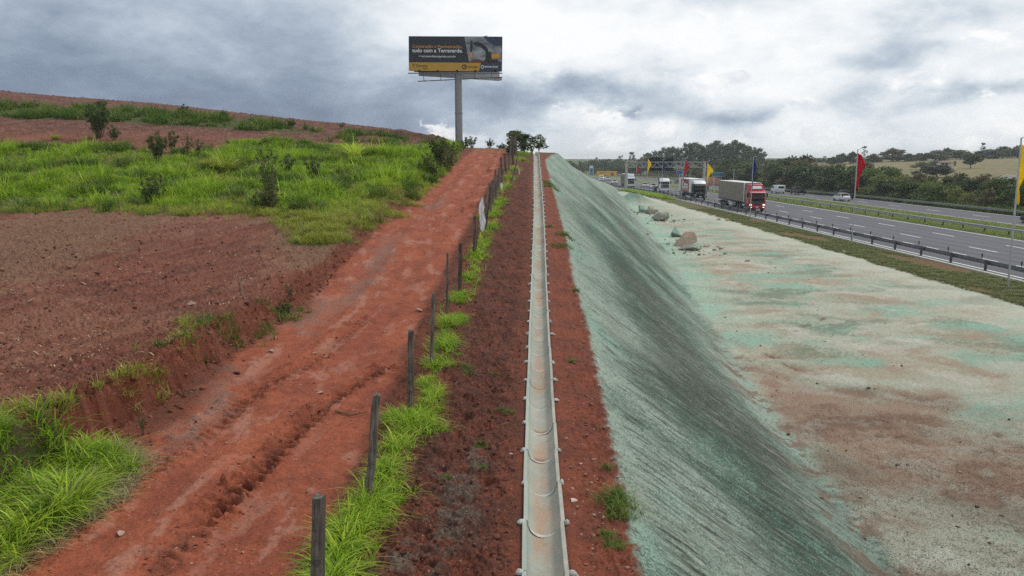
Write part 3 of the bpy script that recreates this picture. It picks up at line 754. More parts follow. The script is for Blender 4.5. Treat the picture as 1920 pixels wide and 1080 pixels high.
def tag(o, label, cat, group=None, kind=None):
    o['label'] = label
    if cat: o['category'] = cat
    if group: o['group'] = group
    if kind: o['kind'] = kind
    return o
def thing(name, label, cat, loc=(0, 0, 0), rz=0, group=None):
    o = bpy.data.objects.new(name, None); o.empty_display_size = .2; COL.objects.link(o); o.location = loc; o.rotation_euler = (0, 0, rz)
    return tag(o, label, cat, group)
def copy_tree(o, parent=None):
    c = o.copy(); COL.objects.link(c)
    if parent is not None: c.parent = parent
    for ch in list(o.children): copy_tree(ch, c)
    return c
def dup(o, loc, rz=0, scale=None, label=None):
    c = copy_tree(o); c.location = loc; c.rotation_euler = (0, 0, rz)
    if scale is not None: c.scale = scale if hasattr(scale, '__len__') else (scale,) * 3
    if label: c['label'] = label
    return c
def stuff(name, me, m, label):
    o = link(name, me, m); o['kind'] = 'stuff'; o['label'] = label; return o
def np_mesh(name, co, faces, tint=None):
    """mesh from numpy arrays: faces is (n, k)"""
    me = bpy.data.meshes.new(name); k = faces.shape[1]; nf = len(faces)
    me.vertices.add(len(co)); me.vertices.foreach_set('co', co.astype(np.float32).ravel())
    me.loops.add(nf * k); me.loops.foreach_set('vertex_index', faces.astype(np.int32).ravel())
    me.polygons.add(nf); me.polygons.foreach_set('loop_start', np.arange(0, nf * k, k, dtype=np.int32)); me.polygons.foreach_set('loop_total', np.full(nf, k, np.int32))
    if tint is not None:
        at = me.attributes.new('tint', 'FLOAT', 'POINT'); at.data.foreach_set('value', tint.astype(np.float32))
    me.update(calc_edges=True); return me

# ------------------------------------------------------------------ plant materials
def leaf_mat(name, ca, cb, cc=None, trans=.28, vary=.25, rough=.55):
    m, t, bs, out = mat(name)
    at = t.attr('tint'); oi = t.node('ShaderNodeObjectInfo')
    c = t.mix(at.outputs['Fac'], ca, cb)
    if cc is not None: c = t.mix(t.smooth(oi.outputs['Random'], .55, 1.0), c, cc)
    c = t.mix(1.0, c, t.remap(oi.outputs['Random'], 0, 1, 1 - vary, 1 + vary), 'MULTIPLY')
    t.put(bs.inputs['Base Color'], c); bs.inputs['Roughness'].default_value = rough; bs.inputs['Specular IOR Level'].default_value = .25
    tr = t.node('ShaderNodeBsdfTranslucent'); t.put(tr.inputs[0], c)
    mx = t.node('ShaderNodeMixShader'); mx.inputs[0].default_value = trans
    t.l.new(bs.outputs[0], mx.inputs[1]); t.l.new(tr.outputs[0], mx.inputs[2]); t.l.new(mx.outputs[0], out.inputs[0])
    return m
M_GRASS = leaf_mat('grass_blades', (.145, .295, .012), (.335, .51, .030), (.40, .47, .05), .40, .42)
M_GRASSY = leaf_mat('grass_blades_yellow', (.24, .31, .025), (.42, .45, .06), (.36, .30, .10), .38, .25)
M_GRASSD = leaf_mat('grass_blades_dark', (.055, .125, .013), (.13, .235, .028), (.20, .21, .05), .3, .32)
M_STRAWB = leaf_mat('dry_blades', (.30, .25, .12), (.42, .36, .20), None, .2, .25)
M_SHRUB = leaf_mat('shrub_leaves', (.042, .078, .018), (.125, .175, .040), (.14, .14, .055), .3, .3)
M_SHRUB2 = leaf_mat('weed_leaves', (.06, .10, .022), (.13, .18, .045), (.15, .14, .06), .25, .2)
M_EUC = leaf_mat('eucalyptus_leaves', (.050, .080, .040), (.110, .148, .072), (.080, .11, .055), .3, .25)
M_BRUSH = leaf_mat('brush_leaves', (.038, .068, .018), (.105, .145, .034), (.125, .105, .05), .3, .35)
M_BRUSHY = leaf_mat('light_brush_leaves', (.065, .115, .018), (.155, .215, .036), (.18, .19, .05), .3, .25)
M_DOME = leaf_mat('mango_leaves', (.016, .034, .012), (.042, .070, .022), None, .15, .2)
M_BARK = plain('bark', (.16, .125, .095), .85, var=.3, scale=9)
M_BARKP = plain('pale_bark', (.30, .26, .21), .8, var=.25, scale=5)
M_STEM = plain('stems', (.12, .10, .05), .8, var=.3, scale=20)

# ------------------------------------------------------------------ plants
def blades(n, r, h, w, seed, lean=.6, seg=3, droop=.5, hv=.60):
    """n curved grass blades standing in a disc of radius r"""
    q = np.random.RandomState(seed); a = q.rand(n) * 2 * np.pi; rr = r * np.sqrt(q.rand(n))
    px, py = rr * np.cos(a), rr * np.sin(a)
    H = h * (1 - hv + hv * 2 * q.rand(n)) * (1 - .35 * (rr / max(r, 1e-6)) ** 2); da = a + q.randn(n) * .9; ln = lean * (.25 + q.rand(n)) * H
    wd = w * (.7 + .6 * q.rand(n)); ta = da + np.pi / 2 + q.randn(n) * .5
    co = []; tint = []
    ts = np.linspace(0, 1, seg + 1)
    for t in ts:
        ox = np.cos(da) * ln * t ** 1.8; oy = np.sin(da) * ln * t ** 1.8; oz = H * (t - droop * .5 * t ** 3 * (ln / np.maximum(H, 1e-6)))
        wt = wd * (1 - t ** 1.6) * .5 + .0006
        for sg in (-1, 1):
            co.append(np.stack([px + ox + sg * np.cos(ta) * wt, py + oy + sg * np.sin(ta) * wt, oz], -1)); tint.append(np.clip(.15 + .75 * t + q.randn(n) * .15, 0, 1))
    co = np.stack(co, 1); tint = np.stack(tint, 1); k = 2 * (seg + 1)       # n, k, 3
    f = np.array([[2 * i, 2 * i + 1, 2 * i + 3, 2 * i + 2] for i in range(seg)])
    fs = (np.arange(n)[:, None, None] * k + f[None]).reshape(-1, 4)
    return co.reshape(-1, 3), fs, tint.reshape(-1)
def leaves(lobes, n, size, seed, aspect=2.0, flat=.3, shell=.55, droop=0.0):
    """n bent leaf cards spread through ellipsoid lobes [(cx, cy, cz, rx, ry, rz), ...]"""
    q = np.random.RandomState(seed); L = np.array(lobes, float); vol = (L[:, 3] * L[:, 4] * L[:, 5]) ** .7; p = vol / vol.sum()
    i = q.choice(len(L), n, p=p); d = q.randn(n, 3); d /= np.linalg.norm(d, axis=1, keepdims=True) + 1e-9
    rr = (shell + (1 - shell) * q.rand(n)) * (.75 + .42 * q.rand(n) ** 2)
    c = L[i, :3] + d * L[i, 3:] * rr[:, None]
    # direction of the card
    ax = d + q.randn(n, 3) * .9; ax[:, 2] = ax[:, 2] * flat - droop; ax /= np.linalg.norm(ax, axis=1, keepdims=True) + 1e-9
    sd_ = np.cross(ax, q.randn(n, 3)); sd_ /= np.linalg.norm(sd_, axis=1, keepdims=True) + 1e-9; up = np.cross(sd_, ax)
    s = size * (.6 + .8 * q.rand(n))[:, None]
    co = np.stack([c - ax * s * .5, c + sd_ * s / aspect * .5 + up * s * .08, c + ax * s * .5 - up * s * .1, c - sd_ * s / aspect * .5 + up * s * .08], 1)
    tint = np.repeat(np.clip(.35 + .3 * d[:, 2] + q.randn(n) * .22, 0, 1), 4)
    fs = np.arange(n * 4).reshape(n, 4)
    return co.reshape(-1, 3), fs, tint
def merge(parts):
    co = []; fs = []; ti = []; o = 0
    for c, f, t in parts:
        co.append(c); fs.append(f + o); ti.append(t); o += len(c)
    return np.concatenate(co), np.concatenate(fs), np.concatenate(ti)
def limbs(seed, h, r, n, spread, start=.35, up=.6, wig=.05):
    """trunk with limbs, returns the builder and the limb tips"""
    q = random.Random(seed); mb = MB(); pts = []; x = y = 0
    for k in range(6):
        t = k / 5; pts.append((x, y, h * t)); x += q.uniform(-1, 1) * wig * h; y += q.uniform(-1, 1) * wig * h
    mb.tube(pts, [r * (1 - .75 * k / 5) for k in range(6)], 7); tips = [pts[-1]]
    for i in range(n):
        t = start + (1 - start) * (i + q.random() * .6) / n; k = min(int(t * 5), 4); f = t * 5 - k
        b = Vector(pts[k]).lerp(Vector(pts[k + 1]), f); a = i * 2.4 + q.uniform(-.5, .5); l = spread * (1.15 - .55 * t) * q.uniform(.7, 1.2)
        m = b + Vector((math.cos(a) * l * .5, math.sin(a) * l * .5, l * up * .4)); e = b + Vector((math.cos(a) * l, math.sin(a) * l, l * up * q.uniform(.7, 1.3)))
        r0 = r * (1 - .75 * t) * .55; mb.tube([b, m, e], [r0, r0 * .65, r0 * .25], 5); tips.append(tuple(e))
        for j in range(2):
            e2 = e.lerp(m, .4 * j) + Vector((q.uniform(-1, 1), q.uniform(-1, 1), q.uniform(0, 1))) * l * .45; mb.tube([e.lerp(m, .3 + .3 * j), e2], [r0 * .4, r0 * .15], 4); tips.append(tuple(e2))
    return mb, tips
class Plant:
    """trunk and crown meshes of one kind of tree or shrub; place() puts individual objects"""
    def __init__(s, name, trunk, crown, m_tr, m_cr):
        s.name = name; s.tr = fix(trunk.mesh(name + '_trunk'), 180); s.tr.materials.append(m_tr); s.cr = np_mesh(name + '_crown', *crown); s.cr.materials.append(m_cr)
    def place(s, x, y, z, sc, rz, label, cat, group=None, pn=('trunk', 'crown')):
        o = thing(s.name, label, cat, (x, y, z), rz, group); o.scale = sc if hasattr(sc, '__len__') else (sc,) * 3
        link(pn[0], s.tr, None, o); link(pn[1], s.cr, None, o); return o
def eucalyptus(seed):
    q = random.Random(seed); h = 1.0; mb, tips = limbs(seed, .93, .016, 12, .15, .28, 1.0, .012)
    lobes = []
    for t in tips:
        if q.random() < .9: r = q.uniform(.045, .085); lobes.append((t[0], t[1], t[2] + .01, r * 1.1, r * 1.1, r * 1.0))
    lobes.append((0, 0, .92, .07, .07, .08))
    return Plant('eucalyptus_tree', mb, leaves(lobes, 1500, .036, seed, 2.2, .5, .25, .3), M_BARKP, M_EUC)
def broad(name, seed, m, n=1500, size=.075, wide=.42, tall=.9, trunk=.22, lob=11, low=.16, bark=None, flat=.6):
    """unit-high broad tree or bush"""
    q = random.Random(seed); mb, tips = limbs(seed, .62, .028, 7, wide * .75, trunk, .7, .02); lobes = []
    for k in range(lob):
        a = k * 2.4 + q.random(); rr = wide * math.sqrt((k + .4) / lob) * .72; z = low + (tall - low) * (.30 + .62 * q.random()) * (1 - .55 * (rr / wide) ** 2)
        r = q.uniform(.11, .19); lobes.append((math.cos(a) * rr, math.sin(a) * rr, z, r * 1.2, r * 1.2, r * .9))
    lobes.append((0, 0, tall * .72, wide * .45, wide * .45, tall * .26))
    return Plant(name, mb, leaves(lobes, n, size, seed, 1.7, flat, .5), bark or M_BARK, m)
def shrub(name, seed, m, n=1600, size=.06, wide=.45, stems=9, dense=1.0):
    """unit-high shrub of many upright stems"""
    q = random.Random(seed); mb = MB(); lobes = []
    for k in range(stems):
        a = k * 2.4 + q.random(); rr = wide * math.sqrt((k + .3) / stems) * .8; hh = q.uniform(.62, 1.0) * (1 - .35 * (rr / wide))
        e = (math.cos(a) * rr, math.sin(a) * rr, hh); mb.tube([(e[0] * .15, e[1] * .15, -.05), (e[0] * .55, e[1] * .55, hh * .5), e], [.014, .010, .004], 4)
        for j in range(3):
            t = .45 + .27 * j; r = q.uniform(.07, .13) * dense; lobes.append((e[0] * t + q.uniform(-.05, .05), e[1] * t + q.uniform(-.05, .05), hh * t + .04, r, r, r * 1.15))
    return Plant(name, mb, leaves(lobes, n, size, seed, 2.2, .7, .2), M_STEM, m)

def gn_scatter(name, label, pts, scales, rots, variants, m, idx=None):
    """one object of kind stuff: tufts set on points with geometry nodes"""
    me = bpy.data.meshes.new(name); me.vertices.add(len(pts)); me.vertices.foreach_set('co', np.asarray(pts, np.float32).ravel())
    for an, arr in (('size', scales), ('turn', rots)):
        at = me.attributes.new(an, 'FLOAT', 'POINT'); at.data.foreach_set('value', np.asarray(arr, np.float32))
    at = me.attributes.new('pick', 'INT', 'POINT'); at.data.foreach_set('value', (np.asarray(idx, np.int32) if idx is not None else R.randint(0, len(variants), len(pts)).astype(np.int32)))
    me.update()
    c = bpy.data.collections.new(name + '_tufts')
    for i, v in enumerate(variants):
        o = bpy.data.objects.new('%s_tuft_%02d' % (name, i), v); c.objects.link(o)
        if not v.materials: v.materials.append(m)
    ob = bpy.data.objects.new(name, me); COL.objects.link(ob); ob['kind'] = 'stuff'; ob['label'] = label
    g = bpy.data.node_groups.new(name, 'GeometryNodeTree')
    g.interface.new_socket('Geometry', in_out='INPUT', socket_type='NodeSocketGeometry'); g.interface.new_socket('Geometry', in_out='OUTPUT', socket_type='NodeSocketGeometry')
    gi, go = g.nodes.new('NodeGroupInput'), g.nodes.new('NodeGroupOutput')
    ip = g.nodes.new('GeometryNodeInstanceOnPoints'); ci = g.nodes.new('GeometryNodeCollectionInfo'); ci.inputs['Collection'].default_value = c
    ci.inputs['Separate Children'].default_value = True; ci.inputs['Reset Children'].default_value = True
    def na(n, ty):
        q = g.nodes.new('GeometryNodeInputNamedAttribute'); q.data_type = ty; q.inputs['Name'].default_value = n; return q.outputs['Attribute']
    cx = g.nodes.new('ShaderNodeCombineXYZ'); g.links.new(na('turn', 'FLOAT'), cx.inputs[2])
    g.links.new(gi.outputs[0], ip.inputs['Points']); g.links.new(ci.outputs[0], ip.inputs['Instance']); ip.inputs['Pick Instance'].default_value = True
    g.links.new(na('pick', 'INT'), ip.inputs['Instance Index']); g.links.new(cx.outputs[0], ip.inputs['Rotation']); g.links.new(na('size', 'FLOAT'), ip.inputs['Scale'])
    g.links.new(ip.outputs[0], go.inputs[0])
    md = ob.modifiers.new('scatter', 'NODES'); md.node_group = g
    return ob
def tufts(n, r, h, w, seeds, **k):
    out = []
    for s in seeds:
        c, f, t = blades(n, r, h, w, s, **k); out.append(np_mesh('tuft', c, f, t))
    return out
def in_poly(n, pts, soft, amp, fr, seed):
    q = np.random.RandomState(seed); lo, hi = pts.min(0), pts.max(0); xy = lo + (hi - lo) * q.rand(n, 2)
    m = inpoly(xy[:, 0], xy[:, 1], pts, soft, amp, fr, seed); return xy[q.rand(n) < m], m
# ------------------------------------------------------------------ motorway
def asphalt():
    m, t, bs, out = mat('asphalt')
    tcn = t.node('ShaderNodeTexCoord'); v = tcn.outputs['Object']
    sx = t.node('ShaderNodeSeparateXYZ'); t.put(sx.inputs[0], v)
    n = t.noise(t.vmul(v, (1.0, .012, 1)), 1.1, 4, .6).outputs['Fac']; n2 = t.noise(v, 40, 2).outputs['Fac']; n3 = t.noise(t.vmul(v, (1, .1, 1)), .5, 4).outputs['Fac']
    # worn wheel paths run along the lanes
    w = t.math('SINE', t.math('MULTIPLY', t.math('SUBTRACT', sx.outputs[0], 37.2), 2 * math.pi / 1.9))
    f = t.math('ADD', t.math('MULTIPLY', w, .16), t.math('ADD', t.math('MULTIPLY', t.math('SUBTRACT', n, .5), 1.1), t.math('ADD', t.math('MULTIPLY', t.math('SUBTRACT', n3, .5), .7), t.math('MULTIPLY', t.math('SUBTRACT', n2, .5), .4))))
    t.put(bs.inputs['Base Color'], t.mix(t.smooth(f, -.6, .6), (.058, .056, .066), (.112, .107, .124)))
    bs.inputs['Roughness'].default_value = .8; bs.inputs['Specular IOR Level'].default_value = .35
    return m
M_ASPH = asphalt()
M_MARK = plain('road_paint', (.78, .78, .76), .6, var=.12, scale=3, dirt=(.35, .34, .33))
M_CONC = plain('gutter_concrete', (.46, .45, .42), .8, var=.15, scale=2, dirt=(.25, .23, .2))
RY = np.concatenate([np.arange(30, 330, 10), np.arange(330, 560, 8)]).astype(float)
def ribbon(x0, x1, ys, h, lift=0):
    mb = MB()
    for y in ys:
        b = float(bend(y)); z = float(hwz(y)) + h
        mb.v += [(x0 - b, y, z), (x1 - b, y, z)]
    mb.f += [(2 * i, 2 * i + 1, 2 * i + 3, 2 * i + 2) for i in range(len(ys) - 1)]
    return mb
def struct(name, mb, m):
    o = link(name, fix(mb.mesh(name), None), m); o['kind'] = 'structure'; return o
road = struct('highway', ribbon(33.05, 49.75, RY, 0), M_ASPH)
road2 = struct('highway', ribbon(60.45, 70.3, RY, 0), M_ASPH)
gut = MB()
for y0, y1 in zip(RY[:-1], RY[1:]):
    b0, b1, z0, z1 = float(bend(y0)), float(bend(y1)), float(hwz(y0)), float(hwz(y1))
    o = len(gut.v); gut.v += [(32.70 - b0, y0, z0 + .05), (33.05 - b0, y0, z0 + .05), (32.70 - b1, y1, z1 + .05), (33.05 - b1, y1, z1 + .05), (32.70 - b0, y0, z0 - .2), (32.70 - b1, y1, z1 - .2), (33.05 - b0, y0, z0 - .02), (33.05 - b1, y1, z1 - .02)]
    gut.f += [(o, o + 1, o + 3, o + 2), (o + 4, o, o + 2, o + 5), (o + 1, o + 6, o + 7, o + 3)]
struct('kerb', gut, M_CONC)
for p, x in ((road, 33.75), (road, 49.2), (road2, 60.95), (road2, 69.7)):
    link('edge_line', fix(ribbon(x - .09, x + .09, RY, .005).mesh('edge_line')), M_MARK, p)
def dash_mesh(l, w): return fix(MB().add([(-w, -l / 2, 0), (w, -l / 2, 0), (w, l / 2, 0), (-w, l / 2, 0)], [(0, 1, 2, 3)]).mesh('lane_dash'))
_ds, _dl = dash_mesh(2.0, .075), dash_mesh(4.0, .085); _ds.materials.append(M_MARK); _dl.materials.append(M_MARK)
for p, x, me, y0, st, y1 in ((road, 37.3, _ds, 41.6, 4.05, 240), (road, 41.1, _dl, 40.6, 12.1, 330), (road, 45.2, _dl, 41.8, 12.1, 330), (road2, 65.3, _dl, 44, 12, 300)):
    y = y0
    while y < y1:
        sl = float(hwz(y + 2) - hwz(y - 2)) / 4
        link('lane_dash', me, None, p, (x - float(bend(y)), y, float(hwz(y)) + .006), (math.atan(sl), 0, 0)); y += st

# ------------------------------------------------------------------ guard rails
M_GALV = plain('galvanised_steel', (.42, .43, .44), .5, .55, var=.15, scale=4, dirt=(.2, .2, .2))
M_GALVD = plain('weathered_steel', (.075, .078, .082), .6, .3, var=.2, scale=4)
M_DARK = plain('dark_plastic', (.025, .025, .028), .5, var=.15)
def rail_mesh(x, ys, h0, face):
    """W-beam: folded profile with thickness swept along the road"""
    prof = [(0, 0), (.05, .03), (.05, .09), (0, .13), (0, .18), (.05, .22), (.05, .28), (0, .31)]
    prof = [(a * face, b) for a, b in prof]; back = [(a - .012 * face, b) for a, b in reversed(prof)]; P_ = prof + back; mb = MB(); n = len(P_)
    for y in ys:
        b = float(bend(y)); z = float(hwz(y)) + h0
        mb.v += [(x + a - b, y, z + c) for a, c in P_]
    for i in range(len(ys) - 1):
        for k in range(n): mb.f.append((i * n + k, i * n + (k + 1) % n, (i + 1) * n + (k + 1) % n, (i + 1) * n + k))
    mb.f += [tuple(range(n)), tuple((len(ys) - 1) * n + k for k in range(n - 1, -1, -1))]
    return mb
def guardrail(x, y0, y1, face, label, mpost, step=4.0, refl=False, lift=0.0, mrail=None):
    t = thing('guardrail', label, 'guardrail', (0, 0, 0))
    ys = np.arange(y0, y1 + .1, 8.0); part('rail', rail_mesh(x, ys, .42 + lift, face), mrail or M_GALV, t, 40)
    pm = fix(MB().cbox((0, 0, .30), (.13, .16, .98), .012).mesh('post')); pm.materials.append(mpost)
    sm = fix(MB().cbox((.0, 0, .56), (.10, .14, .26), .01).mesh('spacer')); sm.materials.append(mpost)
    rm = fix(MB().cbox((0, 0, 0), (.10, .04, .26), .02).add([(-.02, -.02, -.3), (.02, -.02, -.3), (.02, .02, -.1), (-.02, .02, -.1)], [(0, 1, 2, 3)]).mesh('reflector')); rm.materials.append(M_DARK)
    k = 0; y = y0 + 1.3
    while y < y1:
        b = float(bend(y)); z = float(hwz(y)) + lift
        link('post', pm, None, t, (x - face * .19 - b, y, z)); link('spacer', sm, None, t, (x - face * .07 - b, y, z))
        if refl: link('reflector', rm, None, t, (x - face * .02 - b + .02, y + .8, z + 1.0))
        y += step
    return t
guardrail(33.55, 34, 300, 1, 'long near guardrail with dark reflectors between the mown verge and the asphalt', M_GALVD, 4.2, True, mrail=plain('grey_rail', (.17, .175, .18), .55, .4, var=.2, scale=2))
guardrail(51.35, 44, 330, -1, 'guardrail standing on the grass median behind the busy carriageway', M_GALVD, 4.0)
guardrail(70.75, 60, 320, -1, 'far guardrail along the foot of the roadside brush', M_GALVD, 4.0, mrail=plain('dull_rail', (.24, .235, .22), .6, .3, var=.2, scale=2))

# ------------------------------------------------------------------ flags
def cloth(name, c):
    m, t, bs, out = mat(name); tcn = t.node('ShaderNodeTexCoord'); n = t.noise(tcn.outputs['Object'], 3, 4).outputs['Fac']
    cc = t.mix(1.0, c, t.remap(n, .3, .7, .9, 1.08), 'MULTIPLY'); t.put(bs.inputs['Base Color'], cc); bs.inputs['Roughness'].default_value = .75; bs.inputs['Specular IOR Level'].default_value = .2
    tr = t.node('ShaderNodeBsdfTranslucent'); t.put(tr.inputs[0], cc); mx = t.node('ShaderNodeMixShader'); mx.inputs[0].default_value = .5
    t.l.new(bs.outputs[0], mx.inputs[1]); t.l.new(tr.outputs[0], mx.inputs[2]); t.l.new(mx.outputs[0], out.inputs[0]); return m
M_FLAG = {'red': cloth('red_cloth', (.60, .022, .040)), 'yellow': cloth('yellow_cloth', (.98, .74, .003)), 'blue': cloth('blue_cloth', (.015, .035, .30))}
M_POLE = plain('pole_steel', (.42, .43, .43), .45, .5, var=.12, scale=3)
def flag_mesh(h, w, seed, outer):
    q = random.Random(seed); nu, nv = 9, 28; mb = MB(); ph = q.uniform(0, 6)
    for s in (0, 1):
        for j in range(nv + 1):
            t = j / nv; wd = w * float(np.interp(t, [p[0] for p in outer], [p[1] for p in outer]))
            for i in range(nu + 1):
                a = i / nu
                x = .05 + wd * a; z = -h * t - .30 * h * 0 - a * wd * .75 * max(0, (1 - t * 1.6)); yv = (.16 * math.sin(a * 4.2 + t * 7 + ph) + .07 * math.sin(a * 9 - t * 11 + ph)) * a * min(1, w)
                mb.v.append((x, yv + s * .012, z))
    n = (nv + 1) * (nu + 1)
    for s in (0, 1):
        for j in range(nv):
            for i in range(nu):
                k = s * n + j * (nu + 1) + i; f = (k, k + 1, k + nu + 2, k + nu + 1); mb.f.append(f if s else f[::-1])
    rim = [i for i in range(nu + 1)] + [j * (nu + 1) + nu for j in range(1, nv + 1)] + [nv * (nu + 1) + i for i in range(nu - 1, -1, -1)] + [j * (nu + 1) for j in range(nv - 1, 0, -1)]
    for a, b in zip(rim, rim[1:] + rim[:1]): mb.f.append((a, b, b + n, a + n))
    return mb
def flagpole(x, y, h, color, label, lean, seed, hang=3.5, w=.95, outer=None, rz=0, top=.32):
    t = thing('flagpole', label, 'flag', (x, y, hz(x, y) - .05), rz, 'flag poles along the motorway verge')
    T_ = Vector((lean, 0, h)); part('pole', MB().tube([(0, 0, -.3), T_ * .5, T_], [.062, .055, .042], 10), M_POLE, t, 40)
    part('arm', MB().tube([T_ + Vector((-.04, 0, -.04)), T_ + Vector((.5, .05, .10)), T_ + Vector((1.0, .1, .26))], [.03, .026, .02], 6), M_POLE, t, 40)
    part('tip_light', MB().cbox((T_.x + .62, .06, T_.z + .18), (.30, .12, .06), .02), M_DARK, t)
    f = part('flag', flag_mesh(hang, w, seed, outer or [(0, .25), (.12, .75), (.25, 1.0), (.45, .62), (.75, .25), (1, .05)]), M_FLAG[color], t, 180, loc=(T_.x * (1 - top / h), 0, h - top))
    f.rotation_euler = (0, math.atan2(lean, h), 0)
    return t
FL = [((1890, 538), 45.3, 'yellow', 'tall yellow flag at the edge of the mown verge, the biggest flag in view', -.28, 9.15, 3.65, 1.1, .3),
      ((1597, 455), 70.2, 'red', 'big red flag on a pole in front of the empty grass median', -.12, 8.8, 3.4, 1.05, .25),
      ((1406, 407), 100, 'blue', 'blue flag on the pole in front of the red truck', .05, 8.2, 4.0, .42, 0),
      ((1322, 387), 124, 'yellow', 'yellow flag between the red truck and the dark truck', .10, 7.6, 3.6, 1.0, .2),
      ((1276, 376), 142, 'red', 'red flag in front of the box of the dark truck', .6, 8.2, 3.9, .95, .1),
      ((1240, 368), 160, 'blue', 'blue flag in front of the black gantry board', .1, 8.0, 2.9, .55, .1),
      ((1212, 361), 178, 'yellow', 'yellow flag at the edge of the black gantry board', .15, 8.6, 3.9, .8, .1),
      ((1192, 356), 193, 'red', 'red flag next to the concrete gantry column', .1, 7.2, 2.9, .95, 0)]
for i, ((u, v), d, c, lab, lean, h, hang, w, rz) in enumerate(FL):
    X = (u - 960) / F * (d * cp + CZ * sp); flagpole(X, d, h, c, lab, lean, 20 + i, hang, w, rz=rz)

# ------------------------------------------------------------------ sign gantry, boards and poles
M_GCONC = plain('gantry_concrete', (.44, .43, .40), .8, var=.15, scale=2, dirt=(.3, .28, .25))
M_TRUSS = plain('truss_steel', (.34, .35, .36), .5, .4, var=.15)
M_BLACK = plain('black_board', (.007, .0075, .009), .7, var=.2, spec=.06)
def road_x(u, d): return (u - 960) / F * (d * cp + CZ * sp)
gy = 205.0; gz = float(hwz(gy)); gx0, gx1 = road_x(1173.5, gy), road_x(1319, gy)
g = thing('sign_gantry', 'overhead truss gantry on concrete columns carrying a black board across the carriageway', 'sign gantry', (gx0, gy, gz)); gw = gx1 - gx0
for x in (0, gw): part('column', MB().tube([(x, 0, -.5), (x, 0, 4), (x, 0, 7.9)], [.42, .38, .33], 12), M_GCONC, g, 40)
zb, zt_ = 6.35, 7.7
for yy_ in (-.5, .5):
    for z in (zb, zt_): part('chord', MB().tube([(0, yy_, z), (gw, yy_, z)], .09, 6), M_TRUSS, g, 40)
nb = 18
for k in range(nb):
    xa, xb = gw * k / nb, gw * (k + 1) / nb; za, zb_ = (zb, zt_) if k % 2 == 0 else (zt_, zb)
    for yy_ in (-.5, .5): part('brace', MB().tube([(xa, yy_, za), (xb, yy_, zb_)], .06, 5, False), M_TRUSS, g)
    part('cross_tie', MB().tube([(xa, -.5, zt_), (xa, .5, zt_)], .05, 4, False), M_TRUSS, g)
bx0, bx1 = road_x(1213, gy) - gx0, road_x(1261.5, gy) - gx0
brd = part('board', MB().cbox(((bx0 + bx1) / 2, .75, 7.15), (bx1 - bx0, .35, 3.6), .04), M_BLACK, g)
for k in range(5): part('stiffener', MB().box((bx0 + (bx1 - bx0) * (k + .5) / 5, .55, 7.15), (.08, .06, 3.4)), M_DARK, brd)
part('walkway', MB().box((bx1 + 1.9, -.2, 6.25), (4.2, .9, .06)).tube([(bx1, -.7, 6.9), (bx1 + 4, -.7, 6.9)], .03, 4).tube([(bx1, -.7, 6.6), (bx1 + 4, -.7, 6.6)], .03, 4), M_TRUSS, g)

M_BLUE = plain('blue_sign', (.02, .12, .42), .5, var=.1); M_TEAL = plain('teal_sign', (.02, .16, .22), .5, var=.1); M_WHITE = plain('white_paint', (.74, .74, .72), .5, var=.06, dirt=(.55, .53, .5))
def sign(u0, u1, v0, v1, d, m, label, posts=2, name='road_sign', lines=3):
    x0, x1 = road_x(u0, d), road_x(u1, d); zz = [CZ + (ray(960, v)[2] / ray(960, v)[1]) * d for v in (v0, v1)]; gz = hz((x0 + x1) / 2, d)
    t = thing(name, label, 'road sign', ((x0 + x1) / 2, d, gz)); w = x1 - x0; za, zb = zz[1] - gz, zz[0] - gz
    pn = part('panel', MB().cbox((0, 0, (za + zb) / 2), (w, .08, zb - za), .03), m, t)
    b = .06; part('border', MB().box((0, -.048, zb - b), (w - .1, .012, b)).box((0, -.048, za + b), (w - .1, .012, b)).box((-w / 2 + .08, -.048, (za + zb) / 2), (b, .012, zb - za - .2)).box((w / 2 - .08, -.048, (za + zb) / 2), (b, .012, zb - za - .2)), M_WHITE, pn)
    for k in range(posts):
        x = 0 if posts == 1 else (-.3 + .6 * k) * w; part('post', MB().tube([(x, .08, -.4), (x, .08, zb - .1)], .07, 8), M_WHITE, t, 40)
    return t
def text_mesh(body, size, name='lettering', bold=0.0, align='LEFT', extrude=.004, shear=0.0, spacing=1.0):
    c = bpy.data.curves.new(name, 'FONT'); c.body = body; c.size = size; c.offset = bold; c.extrude = extrude; c.align_x = align; c.shear = shear; c.space_character = spacing; c.resolution_u = 3
    o = bpy.data.objects.new(name, c); COL.objects.link(o); dg = bpy.context.evaluated_depsgraph_get(); me = bpy.data.meshes.new_from_object(o.evaluated_get(dg)); me.name = name
    bpy.data.objects.remove(o); bpy.data.curves.remove(c); return me
sign(1267, 1279, 319.5, 327, 212, M_BLUE, 'small blue road sign on a white post between the gantry board and its column', 1)
sign(1334, 1357, 323, 331.5, 258, M_TEAL, 'wide teal direction sign in front of the red earth bank', 2)

# yellow hoarding and totem at the outside of the bend
M_YEL = plain('yellow_hoarding', (.70, .42, .05), .6, var=.1, scale=.6, dirt=(.5, .3, .08)); M_BROWNP = plain('brown_print', (.16, .06, .03), .6)
d = 420.0; x0, x1 = road_x(1118.5, d), road_x(1157, d); zg = hz((x0 + x1) / 2, d); zz = [CZ + ray(960, v)[2] / ray(960, v)[1] * d for v in (331.5, 321)]; w = x1 - x0; zc_ = sum(zz) / 2 - zg; hh = zz[1] - zz[0]
yb = thing('roadside_hoarding', 'long yellow hoarding with dark lettering at the bend behind the oncoming cars', 'billboard', ((x0 + x1) / 2, d, zg))
pn = part('panel', MB().cbox((0, 0, zc_), (w, .3, hh), .05), M_YEL, yb)
for k in range(7): part('lettering', MB().cbox((-w * .36 + k * .6, -.16, zc_ + hh * .18), (.42, .02, .5), .01), M_BROWNP, pn)
